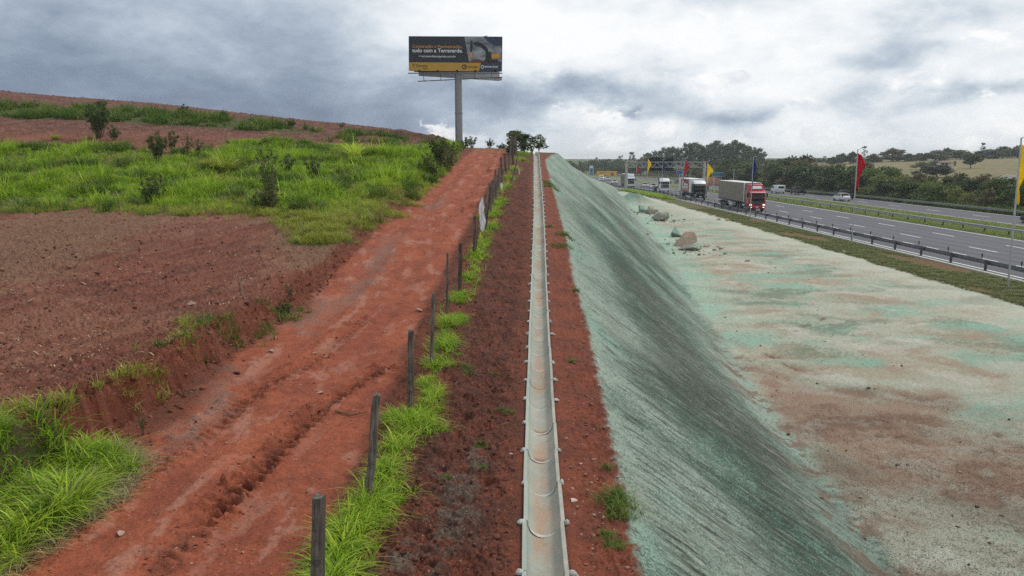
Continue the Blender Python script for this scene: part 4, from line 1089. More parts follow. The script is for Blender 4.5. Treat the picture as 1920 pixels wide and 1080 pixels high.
for k in range(5): part('lettering', MB().cbox((-w * .40 + k * 1.15, -.16, zc_ - hh * .28), (.8, .02, .42), .01), M_BROWNP, pn)
part('picture', MB().cbox((w * .26, -.17, zc_ - .1), (1.8, .03, hh * .7), .02), plain('red_print', (.35, .10, .06), .6), pn)
for k in range(6): part('post', MB().cbox((-w * .45 + k * w * .18, .25, (zc_ - hh / 2) / 2), (.3, .2, zc_ - hh / 2 + .6), .02), M_DARK, yb)
part('base_wall', MB().cbox((w * .05, .1, .25 + zc_ * .12), (w * .75, .2, max(zc_ - hh / 2 - .2, .8)), .03), plain('grey_base', (.10, .10, .11), .8), yb)
d = 400.0; xx0, xx1 = road_x(1104.5, d), road_x(1113, d); xm = (xx0 + xx1) / 2; zg = hz(xm, d); zt2 = CZ + ray(960, 311)[2] / ray(960, 311)[1] * d - zg; w = xx1 - xx0
tt = thing('sign_totem', 'tall pale sign frame on two posts beyond the crest of the cut slope', 'sign', (xm, d, zg))
for s in (-1, 1): part('post', MB().cbox((s * w * .42, 0, zt2 / 2 - .3), (.28, .3, zt2 + .4), .03), plain('pale_blue_post', (.35, .50, .55), .5), tt)
part('top_panel', MB().prism([(-.15, zt2 - 1.2), (-.15, zt2), (.15, zt2), (.15, zt2 - 1.2)], -w * .45, w * .45), M_WHITE, tt)
for k, m in enumerate((M_TEAL, M_BLUE, M_TEAL)): part('panel', MB().cbox((0, 0, zt2 * (.72 - .22 * k)), (w * .72, .2, zt2 * .15), .03), m, tt)
def mast(u, v0, v1, d, label):
    x = road_x(u, d); g = hz(x, d); h = CZ + ray(960, v0)[2] / ray(960, v0)[1] * d - g
    t = thing('utility_pole', label, 'pole', (x, d, g), 0, None); part('pole', MB().tube([(0, 0, -.4), (0, 0, h)], [.17, .11], 8), M_GCONC, t, 40); part('crossarm', MB().cbox((0, -.15, h - .5), (1.5, .12, .14), .02), M_BARK, t)
mast(1375, 317, 340, 235, 'short utility pole against the dark brush behind the red truck')
mast(1283, 322, 340, 262, 'slim utility pole rising behind the white and red box truck')
mast(1293, 324, 340, 275, 'second slim utility pole just past the one behind the box truck')
mast(1813 + 3, 296, 312, 330, 'thin pole at the wood edge behind the spreading tree on the field')

# ------------------------------------------------------------------ billboard
def poster_dark():
    m, t, bs, out = mat('poster_navy'); tcn = t.node('ShaderNodeTexCoord'); n = t.noise(tcn.outputs['Object'], .5, 4).outputs['Fac']
    t.put(bs.inputs['Base Color'], t.mix(n, (.012, .016, .026), (.020, .026, .038))); bs.inputs['Roughness'].default_value = .5; return m
def poster_sky():
    m, t, bs, out = mat('poster_sky'); tcn = t.node('ShaderNodeTexCoord'); n = t.noise(t.vmul(tcn.outputs['Object'], (.6, 1, 1.4)), 1.2, 6, .6).outputs['Fac']
    t.put(bs.inputs['Base Color'], t.mix(t.smooth(n, .35, .66), (.085, .105, .135), (.34, .355, .375))); bs.inputs['Roughness'].default_value = .5; return m
M_NAVY = poster_dark(); M_PSKY = poster_sky(); M_GOLD = plain('poster_gold', (.50, .29, .045), .5, var=.05, scale=1); M_ORANGE = plain('poster_orange', (.62, .27, .06), .5, var=.03)
M_PW = plain('poster_white', (.75, .75, .75), .5, var=.03); M_PDK = plain('poster_dark_print', (.05, .035, .012), .5); M_PNV = plain('poster_slate', (.035, .05, .085), .5, var=.05); M_PRED = plain('poster_earth', (.16, .05, .03), .6, var=.4, scale=3); M_PBK = plain('poster_machine', (.022, .022, .025), .5, var=.2, scale=2)
M_BSTEEL = plain('billboard_steel', (.12, .125, .135), .55, .4, var=.2); M_PGALV = plain('billboard_pole', (.25, .255, .265), .5, .5, var=.12, scale=1.2)
_bd = 73.0; _bx = road_x(863, _bd + .5); _bz = hz(_bx, _bd)
def bz(v): return CZ + ray(960, v)[2] / ray(960, v)[1] * _bd
BB = thing('billboard', 'big dark billboard with a digger picture on a grey steel pole at the hill crest', 'billboard', (_bx, _bd, _bz))
S = (_bd * cp - 3 * sp) / F                                   # metres per photo pixel at the board
part('pole', MB().tube([(0, .35, -1.0), (0, .35, 3.2), (0, .35, bz(136) - _bz)], [.36, .35, .34], 20), M_PGALV, BB, 40)
part('pole_flange', MB().cyl((0, .35, 3.3), .40, .07, 'z', 20), M_PGALV, BB, 40)
pw, ph = 173 * S, 61.5 * S; pc = (858.7 - 863) * S; pzm = bz(101.5) - _bz
pan = link('panel', fix(MB().cbox((0, .10, 0), (pw, .20, ph), .02).mesh('panel')), M_NAVY, BB, (pc, -.25, pzm), (0, rad(.9), rad(-4)))
def flat(name, pts, m, y, parent=pan, th=.008):
    """flat print: polygon given in fractions of the panel (0..1, 0..1 from the top)"""
    q = [((a - .5) * pw, (.5 - b) * ph) for a, b in pts]; n = len(q); mb = MB()
    mb.v = [(a, y - th, b) for a, b in q] + [(a, y, b) for a, b in q]; mb.f = [tuple(range(n)), tuple(range(2 * n - 1, n - 1, -1))] + [(i, (i + 1) % n, n + (i + 1) % n, n + i) for i in range(n)]
    return link(name, fix(mb.mesh(name)), m, parent)
flat('picture_sky', [(.598, .012), (.993, .012), (.993, .74), (.655, .74), (.645, .70)], M_PSKY, 0)
flat('picture_cloud', [(.80, .012), (.993, .012), (.993, .27), (.90, .24), (.84, .13)], M_PNV, -.008)
flat('picture_earth', [(.655, .745), (.69, .66), (.76, .655), (.80, .70), (.86, .70), (.94, .69), (.993, .72), (.993, .745)], M_PRED, -.009)
flat('gold_band', [(.0, .755), (.775, .755), (.755, 1.0), (.0, 1.0)], M_GOLD, 0)
flat('slate_band', [(.778, .755), (1.0, .755), (1.0, 1.0), (.758, 1.0)], M_PNV, 0)
# excavator in the picture
flat('digger_stick', [(.662, .16), (.672, .10), (.684, .16), (.686, .32), (.678, .52), (.668, .52), (.660, .32)], M_PBK, -.018)
flat('digger_ram', [(.664, .30), (.668, .30), (.662, .62), (.657, .62)], M_PBK, -.018)
flat('digger_boom', [(.690, .195), (.735, .155), (.80, .22), (.845, .34), (.862, .47), (.835, .50), (.815, .40), (.77, .30), (.695, .235)], M_PBK, -.018)
flat('digger_bucket', [(.652, .50), (.668, .44), (.682, .48), (.680, .60), (.662, .63), (.650, .58)], M_ORANGE, -.026)
flat('digger_cab', [(.828, .44), (.880, .44), (.885, .66), (.826, .66)], M_PBK, -.026)
flat('digger_body', [(.893, .50), (.972, .49), (.972, .62), (.893, .63)], plain('poster_amber', (.60, .30, .03), .5), -.026)
flat('digger_tracks', [(.82, .655), (.96, .665), (.95, .73), (.80, .73)], M_PBK, -.030)
def words_on(body, u, v, size, m, bold=.0, shear=0.0, spacing=1.0, maxw=None):
    me = text_mesh(body, size, 'lettering', bold, shear=shear, spacing=spacing, extrude=.004)
    if maxw:
        xs = [q.co.x for q in me.vertices]; k = maxw * pw / (max(xs) - min(xs)); me.transform(Matrix.Scale(k, 4, (1, 0, 0)))
    return link('lettering', me, m, pan, ((u - .5) * pw, -.012, (.5 - v) * ph), (rad(90), 0, 0))
words_on('Construção e Pavimentação,', .040, .335, ph * .125, M_ORANGE, .004, maxw=.535)
words_on('tudo com a Terraverde.', .040, .462, ph * .155, M_PW, .009, maxw=.54)
words_on('> terraverdemaquinas.com.br', .108, .605, ph * .088, M_PW, .003, maxw=.40)
words_on('Terraverde', .078, .885, ph * .10, M_PDK, .004, maxw=.125)
words_on('máquinas', .150, .945, ph * .05, M_PDK, .003, maxw=.055)
words_on('JOHN DEERE', .635, .90, ph * .058, M_PDK, .005, maxw=.105)
words_on('WIRTGEN GROUP', .815, .89, ph * .062, M_PW, .006, maxw=.145)
flat('emblem', [(.038, .80), (.066, .80), (.053, .90)], M_PDK, -.01); flat('emblem', [(.046, .815), (.060, .815), (.0535, .855)], M_GOLD, -.019)
def disc(u, v, r, m, y): return flat('emblem', [(u + r / pw * math.cos(k * math.pi / 8), v + r / ph * math.sin(k * math.pi / 8)) for k in range(16)], m, y)
disc(.598, .875, ph * .075, M_PDK, -.01); disc(.598, .875, ph * .045, M_GOLD, -.019); disc(.602, .868, ph * .022, M_PDK, -.028)
disc(.793, .873, ph * .05, M_PW, -.01); disc(.793, .873, ph * .032, M_PNV, -.019)
# frame, back board, catwalks and lamps
part('back_frame', MB().box((pc, .22, pzm + ph * .3), (pw * .96, .12, .14)).box((pc, .22, pzm - ph * .3), (pw * .96, .12, .14)), M_BSTEEL, BB)
part('head_beam', MB().box((pc, .42, pzm - ph * .45), (pw * .9, .3, .3)), M_BSTEEL, BB)
bb = link('back_board', fix(MB().cbox((0, 0, 0), (pw, .2, ph), .02).mesh('back_board')), plain('board_back', (.34, .35, .37), .6, var=.1, scale=1), BB, (pc + .25, 2.75, pzm - .36), (0, 0, rad(31)))
part('top_bracket', MB().add([(0, 0, 0), (1.35, 0, 0), (1.62, 0, .36), (0, .3, 0), (1.35, .3, 0), (1.62, .3, .36)], [(0, 1, 2), (5, 4, 3), (0, 3, 4, 1), (1, 4, 5, 2), (2, 5, 3, 0)]), plain('bracket', (.25, .25, .26), .6), BB, loc=(pc + 113.5 * S - pw / 2, .4, pzm + ph / 2 - .18))
zr = pzm - ph / 2
part('catwalk', MB().box((pc, -.62, zr - .24), (pw * 1.0, .07, .09)), M_BSTEEL, BB)
part('catwalk', MB().add([(pc - pw * .42, .9, zr - .86), (pc + pw * .5, -.3, zr - .60), (pc + pw * .5, -.3, zr - .52), (pc - pw * .42, .9, zr - .78), (pc - pw * .42, .98, zr - .86), (pc + pw * .5, -.22, zr - .60), (pc + pw * .5, -.22, zr - .52), (pc - pw * .42, .98, zr - .78)], [(0, 1, 2, 3), (7, 6, 5, 4), (3, 2, 6, 7), (0, 4, 5, 1)]), M_BSTEEL, BB)
for k, a in enumerate((.15, .335, .705, .885)):
    xk = pc + (a - .5) * pw; yk = .9 - 1.2 * (a - .08) / .92; part('hanger', MB().tube([(xk, -.05, zr + .02), (xk, yk, zr - .82 + .26 * (a - .08) / .92)], .028, 5), M_BSTEEL, BB)
for k, a in enumerate((.115, .315, .52, .715, .925)):
    xk = pc + (a - .5) * pw; part('floodlight', MB().cbox((xk, -.62, zr - .02), (.17, .20, .15), .03), M_BLACK, BB); part('lamp_bracket', MB().tube([(xk, -.05, zr - .1), (xk, -.60, zr - .22)], .02, 4), M_BSTEEL, BB)
for k, a in enumerate((.17, .35, .56, .75)):
    xk = pc + (a - .5) * pw; zk = zr - .80 + .22 * a; part('lamp_arm', MB().tube([(xk, .6 - a, zk), (xk + .28, 0, zk - .12), (xk + .5, -.2, zk - .15)], .018, 4), M_WHITE, BB)
part('equipment_box', MB().cbox((pc + pw * .455, .1, zr - .68), (.75, .3, .26), .03), plain('grey_box', (.45, .44, .44), .6), BB)
# ------------------------------------------------------------------ vehicles
def paint(name, c, rough=.35, coat=.3, dirt=None, spec=.4): return plain(name, c, rough, 0, var=.08, scale=1.2, coat=coat, dirt=dirt, spec=spec)
M_GLASS = plain('dark_glass', (.008, .010, .013), .12, var=.1, spec=.22); M_TYRE = plain('tyre_rubber', (.018, .018, .019), .85, var=.2)
M_RIM = plain('wheel_rim', (.42, .42, .43), .4, .6, var=.15); M_CHAS = plain('chassis', (.022, .022, .024), .7, var=.2); M_CHROME = plain('bright_metal', (.55, .56, .57), .25, .8)
M_RED = paint('truck_red', (.36, .008, .022)); M_NAVYT = paint('truck_black_blue', (.007, .011, .017), .5, 0, None, .15); M_WHT = paint('truck_white', (.68, .69, .70)); M_TARP = plain('grey_tarpaulin', (.25, .222, .182), .75, var=.12, scale=.8, dirt=(.13, .125, .115))
M_ROOF = plain('white_tarp_roof', (.66, .66, .65), .7, var=.06); M_MAROON = plain('maroon_print', (.27, .020, .035), .5, var=.08); M_AMBER = plain('amber', (.7, .25, .02), .4)
def lamp(name, c, e):
    m, t, bs, out = mat(name); bs.inputs['Base Color'].default_value = (*c, 1); bs.inputs['Roughness'].default_value = .15; bs.inputs['Emission Color'].default_value = (*c, 1); bs.inputs['Emission Strength'].default_value = e; return m
M_HEAD = lamp('headlight_lit', (1, .93, .82), 1.1); M_HEADOFF = plain('headlight_glass', (.55, .57, .6), .12, var=.05, spec=.7); M_TAIL = plain('tail_light', (.30, .012, .012), .25)
_wh = {}
def wheel(parent, x, y, r, w, dual=False, rim=None):
    k = (r, w)
    if k not in _wh:
        t = MB(); n = 20; prof = [(-w / 2, r * .62), (-w / 2, r * .93), (-w * .38, r), (w * .38, r), (w / 2, r * .93), (w / 2, r * .62)]
        for i in range(n):
            a = 2 * math.pi * i / n; t.v += [(px, math.cos(a) * pr, math.sin(a) * pr) for px, pr in prof]
        m = len(prof)
        for i in range(n):
            for j in range(m): t.f.append((i * m + j, i * m + (j + 1) % m, ((i + 1) % n) * m + (j + 1) % m, ((i + 1) % n) * m + j))
        tm = fix(t.mesh('wheel'), 50); tm.materials.append(M_TYRE)
        rm = MB()
        rm.tube([(-w * .42, 0, 0), (-w * .30, 0, 0), (w * .30, 0, 0), (w * .42, 0, 0)], [r * .63, r * .60, r * .60, r * .63], 18); rm.tube([(-w * .48, 0, 0), (w * .48, 0, 0)], r * .18, 8)
        rmm = fix(rm.mesh('rim'), 40); rmm.materials.append(M_RIM); _wh[k] = (tm, rmm)
    o = link('wheel', _wh[k][0], None, parent, (x, y, r)); link('rim', _wh[k][1], None, o)
    return o
def cab(t, m, w, y0, L, z0, H, deflector=None, grille=M_BLACK, head=M_HEADOFF, bumper=None, visor=True, skirt=None):
    """cab-over lorry cab, front face at y0, body from z0 to z0 + H"""
    h = w / 2; prof = [(y0 + .05, z0), (y0, z0 + .25), (y0 + .02, z0 + H * .50), (y0 + .22, z0 + H * .90), (y0 + .42, z0 + H), (y0 + L, z0 + H), (y0 + L, z0)]
    b = part('cab', MB().prism(prof, -h, h), m, t, 40, .07)
    part('windscreen', MB().add([(-h * .90, y0 + .005, z0 + H * .50), (h * .90, y0 + .005, z0 + H * .50), (h * .86, y0 + .185, z0 + H * .865), (-h * .86, y0 + .185, z0 + H * .865), (-h * .90, y0 + .06, z0 + H * .50), (h * .90, y0 + .06, z0 + H * .50), (h * .86, y0 + .24, z0 + H * .865), (-h * .86, y0 + .24, z0 + H * .865)],
         [(0, 1, 2, 3), (7, 6, 5, 4), (0, 4, 5, 1), (1, 5, 6, 2), (2, 6, 7, 3), (3, 7, 4, 0)]), M_GLASS, t)
    for s in (-1, 1):
        d = part('door', MB().cbox((s * (h + .004), y0 + .78, z0 + H * .36), (.03, 1.02, H * .62), .012), m, t)
        part('side_window', MB().prism([(y0 + .34, z0 + H * .55), (y0 + .42, z0 + H * .84), (y0 + 1.22, z0 + H * .84), (y0 + 1.22, z0 + H * .55)], s * (h + .022) - .008, s * (h + .022) + .008), M_GLASS, d)
        part('mirror', MB().cbox((s * (h + .20), y0 + .10, z0 + H * .66), (.22, .16, .62), .04).tube([(s * h, y0 + .22, z0 + H * .80), (s * (h + .18), y0 + .12, z0 + H * .80)], .02, 5), M_BLACK, t)
        part('headlight', MB().cbox((s * (h - .26), y0 - .05, z0 + .06), (.34, .12, .17), .03), head, t)
        part('fog_light', MB().cbox((s * (h - .3), y0 - .06, z0 - .30), (.26, .08, .12), .02), head, t)
        part('mudguard', MB().prism([(y0 + .45, z0 - .4), (y0 + .60, z0 + .02), (y0 + 1.0, z0 + .18), (y0 + 1.42, z0 + .02), (y0 + 1.55, z0 - .4), (y0 + 1.66, z0 - .4), (y0 + 1.5, z0 + .12), (y0 + 1.0, z0 + .28), (y0 + .5, z0 + .12), (y0 + .36, z0 - .4)], s * (h - .36), s * (h - .02)), bumper or m, t)
        part('step', MB().cbox((s * (h - .12), y0 + .28, z0 - .22), (.22, .5, .5), .03), bumper or m, t)
    gr = part('grille', MB().cbox((0, y0 + .0, z0 + H * .27), (w * .80, .10, H * .40), .03), grille, t)
    for k in range(4): part('grille_bar', MB().cbox((0, y0 - .058, z0 + H * (.13 + .09 * k)), (w * .74, .03, .035), .008), M_CHROME if k < 2 else M_DARK, gr)
    part('bumper', MB().prism([(y0 - .02, z0 - .52), (y0 - .08, z0 - .35), (y0 - .06, z0 - .02), (y0 + .3, z0 - .02), (y0 + .3, z0 - .52)], -h * .98, h * .98), bumper or m, t, 40, .04)
    part('number_plate', MB().cbox((0, y0 - .095, z0 - .28), (.42, .02, .13), .004), M_WHITE, t)
    if visor: part('sun_visor', MB().prism([(y0 + .02, z0 + H * .84), (y0 - .20, z0 + H * .80), (y0 - .20, z0 + H * .83), (y0 + .12, z0 + H * .91)], -h * .92, h * .92), bumper or m, t)
    if deflector:
        dh, dm = deflector
        part('wind_deflector', MB().add([(-h * .86, y0 + .40, z0 + H), (h * .86, y0 + .40, z0 + H), (h * .92, y0 + L, z0 + H), (-h * .92, y0 + L, z0 + H), (-h * .80, y0 + .95, z0 + H + dh), (h * .80, y0 + .95, z0 + H + dh), (h * .86, y0 + L, z0 + H + dh * 1.05), (-h * .86, y0 + L, z0 + H + dh * 1.05)],
             [(0, 1, 5, 4), (1, 2, 6, 5), (2, 3, 7, 6), (3, 0, 4, 7), (4, 5, 6, 7), (3, 2, 1, 0)]), dm, t, 40, .05)
    return b
def chassis(t, y0, y1, z=.95): part('chassis', MB().cbox((-.42, (y0 + y1) / 2, z), (.12, y1 - y0, .26), .02).cbox((.42, (y0 + y1) / 2, z), (.12, y1 - y0, .26), .02).cbox((0, (y0 + y1) / 2, z), (.8, .2, .2), .02), M_CHAS, t)
def curtain_box(t, y0, L, w, z0, H, m, roof, ribs=9):
    h = w / 2; b = part('cargo_box', MB().cbox((0, y0 + L / 2, z0 + H / 2), (w, L, H), .03), m, t)
    part('cargo_roof', MB().cbox((0, y0 + L / 2, z0 + H + .03), (w + .03, L + .03, .06), .015), roof, t)
    for s in (-1, 1):
        for k in range(ribs): part('side_post', MB().cbox((s * (h + .006), y0 + L * (k + .5) / ribs, z0 + H / 2), (.03, .05, H - .1), .008), m, b)
        part('bottom_rail', MB().cbox((s * (h + .01), y0 + L / 2, z0 + .03), (.05, L, .16), .01), M_CHAS, b)
        part('corner_post', MB().cbox((s * (h - .01), y0 + .02, z0 + H / 2), (.16, .16, H + .02), .02), roof, b)
    part('door', MB().cbox((0, y0 + L + .015, z0 + H / 2), (w - .1, .03, H - .1), .01), roof, t)
    part('rear_bumper', MB().cbox((0, y0 + L - .1, .62), (w, .12, .14), .02), M_CHAS, t)
    for s in (-1, 1): part('tail_light', MB().cbox((s * (h - .25), y0 + L - .02, .85), (.4, .06, .14), .02), M_TAIL, t)
def veh(name, label, cat, u, x, lane_y=None, rz=0.0):
    y = lane_y if lane_y else (x * F / (u - 960) - CZ * sp) / cp
    t = thing(name, label, cat, (x - float(bend(y)), y, float(hwz(y)) + .012), rz); t.rotation_euler = (0, 0, rz); return t
# red articulated lorry
t = veh('articulated_truck', 'red truck with a grey curtain-sided semi-trailer and lit headlights', 'truck', None, 37.0, 113.2)
cab(t, M_RED, 2.5, 0, 2.1, .95, 2.25, (.85, M_RED), head=M_HEAD)
part('deflector_emblem', MB().add([(-.75, .44, 3.40), (.75, .44, 3.40), (.70, .70, 3.80), (-.70, .70, 3.80), (-.75, .60, 3.40), (.75, .60, 3.40), (.70, .86, 3.80), (-.70, .86, 3.80)], [(0, 1, 2, 3), (7, 6, 5, 4), (0, 4, 5, 1), (1, 5, 6, 2), (2, 6, 7, 3), (3, 7, 4, 0)]), M_WHITE, t)
chassis(t, .5, 6.2); curtain_box(t, 2.55, 14.4, 2.55, 1.25, 2.95, M_TARP, M_ROOF, 14)
part('trailer_frame', MB().cbox((0, 9.8, 1.12), (1.2, 13.6, .22), .02), M_CHAS, t)
for s in (-1, 1):
    wheel(t, s * 1.08, 1.0, .51, .32)
    for y in (4.5, 5.75): wheel(t, s * 1.02, y, .51, .52)
    for y in (12.6, 13.9, 15.2): wheel(t, s * 1.02, y, .51, .50)
    part('fuel_tank', MB().cyl((s * .98, 2.75, .78), .30, 1.1, 'y', 14), M_CHROME, t, 40)
    part('side_guard', MB().cbox((s * 1.2, 9.2, .95), (.04, 4.4, .10), .01).cbox((s * 1.2, 9.2, .66), (.04, 4.4, .10), .01), M_WHITE, t)
# dark lorry with the printed box
t = veh('box_truck', 'black truck with a white cargo box carrying a maroon logo panel', 'truck', None, 36.6, 146.0)
cab(t, M_NAVYT, 2.5, 0, 1.95, .95, 2.15, None, bumper=M_NAVYT)
part('roof_spoiler', MB().prism([(.5, 3.08), (1.9, 3.08), (1.9, 3.75), (1.1, 3.55)], -1.1, 1.1), M_WHT, t, 40, .04)
chassis(t, .4, 12.6); curtain_box(t, 2.6, 10.6, 2.55, 1.20, 2.75, M_WHT, M_ROOF, 2)
for s in (-1, 1):
    pnl = part('logo_panel', MB().cbox((s * 1.285, 8.0, 2.58), (.02, 7.2, 2.62), .004), M_MAROON, t)
    me = text_mesh('Cizza', 1.75, 'lettering', .05, align='CENTER'); xs = [q.co.x for q in me.vertices]; me.transform(Matrix.Scale(5.4 / (max(xs) - min(xs)), 4, (1, 0, 0)))
    link('lettering', me, M_WHITE, pnl, (s * 1.302, 8.0, 2.15), (rad(90), 0, rad(-90 if s < 0 else 90)))
    part('underline', MB().cbox((s * 1.298, 8.0, 1.85), (.012, 5.0, .12), .003), M_WHITE, pnl)
    wheel(t, s * 1.06, 1.0, .50, .32)
    for y in (9.6, 10.9): wheel(t, s * 1.0, y, .50, .52)
    part('side_guard', MB().cbox((s * 1.18, 5.6, .85), (.05, 5.0, .4), .02), M_CHAS, t)
# white flatbed
t = veh('flatbed_truck', 'white truck with an empty low flatbed and a dark headboard', 'truck', None, 38.6, 190.0)
cab(t, M_WHT, 2.5, 0, 2.0, .95, 2.2, (.35, M_WHT), grille=M_DARK)
chassis(t, .5, 9.5); part('flatbed', MB().cbox((0, 6.2, 1.28), (2.5, 7.2, .18), .02), plain('bed_planks', (.22, .20, .18), .8), t); part('headboard', MB().cbox((0, 2.55, 2.35), (2.45, .12, 2.2), .02), M_BLACK, t)
part('tool_crate', MB().cbox((0, 4.2, 1.75), (2.3, 1.6, .75), .04), M_WHT, t)
for s in (-1, 1):
    wheel(t, s * 1.06, 1.0, .50, .32)
    for y in (7.0, 8.2): wheel(t, s * 1.0, y, .50, .52)
# white cab with grey trailer
t = veh('articulated_truck', 'white tall-cabbed truck with an olive covered trailer, behind the gantry column', 'truck', None, 38.4, 243.0)
cab(t, M_WHT, 2.5, 0, 2.1, .95, 2.35, (.95, M_WHT), grille=M_BLACK)
chassis(t, .5, 6.0); curtain_box(t, 2.7, 12.0, 2.55, 1.25, 2.85, plain('olive_tarp', (.19, .185, .145), .75, var=.12, scale=.8), M_ROOF, 6)
for s in (-1, 1):
    wheel(t, s * 1.08, 1.0, .51, .32)
    for y in (4.5, 5.7, 11.0, 12.2): wheel(t, s * 1.02, y, .51, .50)
# cars
def car(name, label, u, m, x, y=None, rz=0.0, kind='hatch', wide=1.76):
    t = veh(name, label, 'van' if kind == 'van' else ('pickup' if kind == 'pickup' else 'car'), u, x, y, rz); h = wide / 2
    if kind == 'van':
        low = [(-2.35, .38), (-2.42, .75), (-2.2, 1.05), (-1.5, 1.25), (-.95, 1.95), (2.3, 2.0), (2.42, .9), (2.4, .38)]; gl = None; zr = 1.95
        part('body', MB().prism(low, -h, h), m, t, 40, .10)
        part('windscreen', MB().add([(-h * .85, -1.50, 1.28), (h * .85, -1.50, 1.28), (h * .78, -1.03, 1.86), (-h * .78, -1.03, 1.86), (-h * .85, -1.42, 1.22), (h * .85, -1.42, 1.22), (h * .78, -.95, 1.82), (-h * .78, -.95, 1.82)], [(0, 1, 2, 3), (7, 6, 5, 4), (0, 4, 5, 1), (1, 5, 6, 2), (2, 6, 7, 3), (3, 7, 4, 0)]), M_GLASS, t)
        for s in (-1, 1): part('side_window', MB().prism([(-1.25, 1.25), (-.85, 1.75), (-.1, 1.75), (-.1, 1.25)], s * (h + .004) - .006, s * (h + .004) + .006), M_GLASS, t)
        part('rear_window', MB().cbox((0, 2.40, 1.5), (wide * .72, .06, .5), .02), M_GLASS, t)
    elif kind == 'pickup':
        part('body', MB().prism([(-2.5, .45), (-2.55, .75), (-2.4, 1.05), (-1.2, 1.12), (2.55, 1.12), (2.6, .6), (2.55, .45)], -h, h), m, t, 40, .08)
        part('cabin', MB().add([(-h * .95, -1.25, 1.1), (h * .95, -1.25, 1.1), (h * .95, 1.0, 1.1), (-h * .95, 1.0, 1.1), (-h * .78, -.55, 1.74), (h * .78, -.55, 1.74), (h * .78, .75, 1.74), (-h * .78, .75, 1.74)], [(0, 1, 5, 4), (1, 2, 6, 5), (2, 3, 7, 6), (3, 0, 4, 7), (4, 5, 6, 7), (3, 2, 1, 0)]), M_GLASS, t, 40, .05)
        part('roof', MB().cbox((0, .1, 1.755), (wide * .76, 1.25, .05), .02), m, t); part('cargo_bed', MB().cbox((0, 1.8, 1.125), (wide * .82, 1.4, .03), .01), M_BLACK, t)
    else:
        sed = kind == 'sedan'
        part('body', MB().prism([(-1.98, .30), (-2.05, .58), (-1.9, .80), (-1.0, .93), (1.7, .97), (1.98, .90), (2.05, .55), (1.98, .30)], -h, h), m, t, 40, .09)
        yb = 1.55 if sed else 1.95
        part('cabin', MB().add([(-h * .93, -1.10, .92), (h * .93, -1.10, .92), (h * .93, yb, .95), (-h * .93, yb, .95), (-h * .70, -.35, 1.44), (h * .70, -.35, 1.44), (h * .70, yb - .55, 1.45), (-h * .70, yb - .55, 1.45)], [(0, 1, 5, 4), (1, 2, 6, 5), (2, 3, 7, 6), (3, 0, 4, 7), (4, 5, 6, 7), (3, 2, 1, 0)]), M_GLASS, t, 40, .05)
        part('roof', MB().cbox((0, (yb - .9) / 2, 1.455), (wide * .68, yb - .15, .05), .02), m, t)
        for s in (-1, 1):
            for ya, za, yb2, zb2 in ((-1.10, .93, -.36, 1.44), (.45, .95, .38, 1.44), (yb, .95, yb - .56, 1.44)):
                part('pillar', MB().tube([(s * h * .935, ya, za), (s * h * .71, yb2, zb2)], .045, 5), m, t)
    for s in (-1, 1):
        zf = .70 if kind != 'pickup' else .88
        part('headlight', MB().cbox((s * (h - .26), -2.0 if kind in ('hatch', 'sedan') else -2.42, zf), (.36, .14, .16), .03), M_HEADOFF, t)
        part('tail_light', MB().cbox((s * (h - .16), 2.03 if kind in ('hatch', 'sedan') else (2.42 if kind == 'van' else 2.58), .85), (.2, .08, .24), .02), M_TAIL, t)
        part('mirror', MB().cbox((s * (h + .09), -.85 if kind != 'van' else -1.2, 1.0 if kind != 'van' else 1.3), (.18, .12, .13), .03), m, t)
        for yw in (-1.3, 1.32) if kind in ('hatch', 'sedan') else (-1.5, 1.5): wheel(t, s * (h - .10), yw, .31 if kind in ('hatch', 'sedan') else .36, .2)
    yb_ = -2.04 if kind in ('hatch', 'sedan') else -2.47
    part('grille', MB().cbox((0, yb_, .62), (wide * .5, .08, .18), .02), M_BLACK, t); part('number_plate', MB().cbox((0, yb_ - .03, .45), (.40, .03, .12), .004), M_WHITE, t)
    part('bumper_trim', MB().cbox((0, yb_ + .02, .36), (wide * .8, .12, .12), .02), M_BLACK, t)
    return t
C_W, C_S, C_B, C_G = paint('car_white', (.72, .72, .72)), paint('car_silver', (.42, .43, .44)), paint('car_black', (.015, .016, .018)), paint('car_grey', (.16, .165, .17))
car('car', 'small white hatchback driving alone ahead of the olive covered truck', 1141, C_W, 38.4, 283, kind='hatch', wide=1.9)
car('car', 'dark-fronted white car on the outer lane at the crest of the slope', 1119, C_W, 38.0, 322, kind='hatch', wide=1.9)
car('car', 'white car close behind the first one at the crest of the slope', 1127, C_W, 42.0, 332, kind='sedan', wide=1.9)
car('car', 'white car in the inner lane between the red flag and the olive covered truck', 1203, C_W, 43.2, 245, kind='hatch', wide=1.9)
car('car', 'second inner lane white car, under the black gantry board beside the flatbed truck', 1219, C_W, 43.4, 232, kind='sedan', wide=1.9)
car('van', 'white van seen from behind on the far carriageway next to the red truck', 1442, C_W, 65.0, 184, math.pi, 'van', 1.95)
car('pickup_truck', 'dark pickup on the far carriageway with a pale load bed', 1472, C_B, 66.8, 176, math.pi, 'pickup', 1.95)
car('car', 'silver white car on the far carriageway in front of the dark brush', 1562, C_W, 63.2, 144, math.pi, 'sedan', 1.85)
car('pickup_truck', 'black pickup beside the silver white car on the far carriageway', 1575, C_B, 67.3, 152, math.pi, 'pickup', 1.9)
car('car', 'grey car in the far carriageway half hidden behind the white flatbed', 1258, C_G, 62.5, 285, math.pi, 'hatch')
car('car', 'black car cut by the frame edge on the far carriageway', 1921, C_B, 64.4, 91.5, math.pi, 'sedan', 1.85)
car('van', 'white van at the far end of the visible carriageway', 1106, C_W, 41.2, 345, 0, 'van', 1.9)
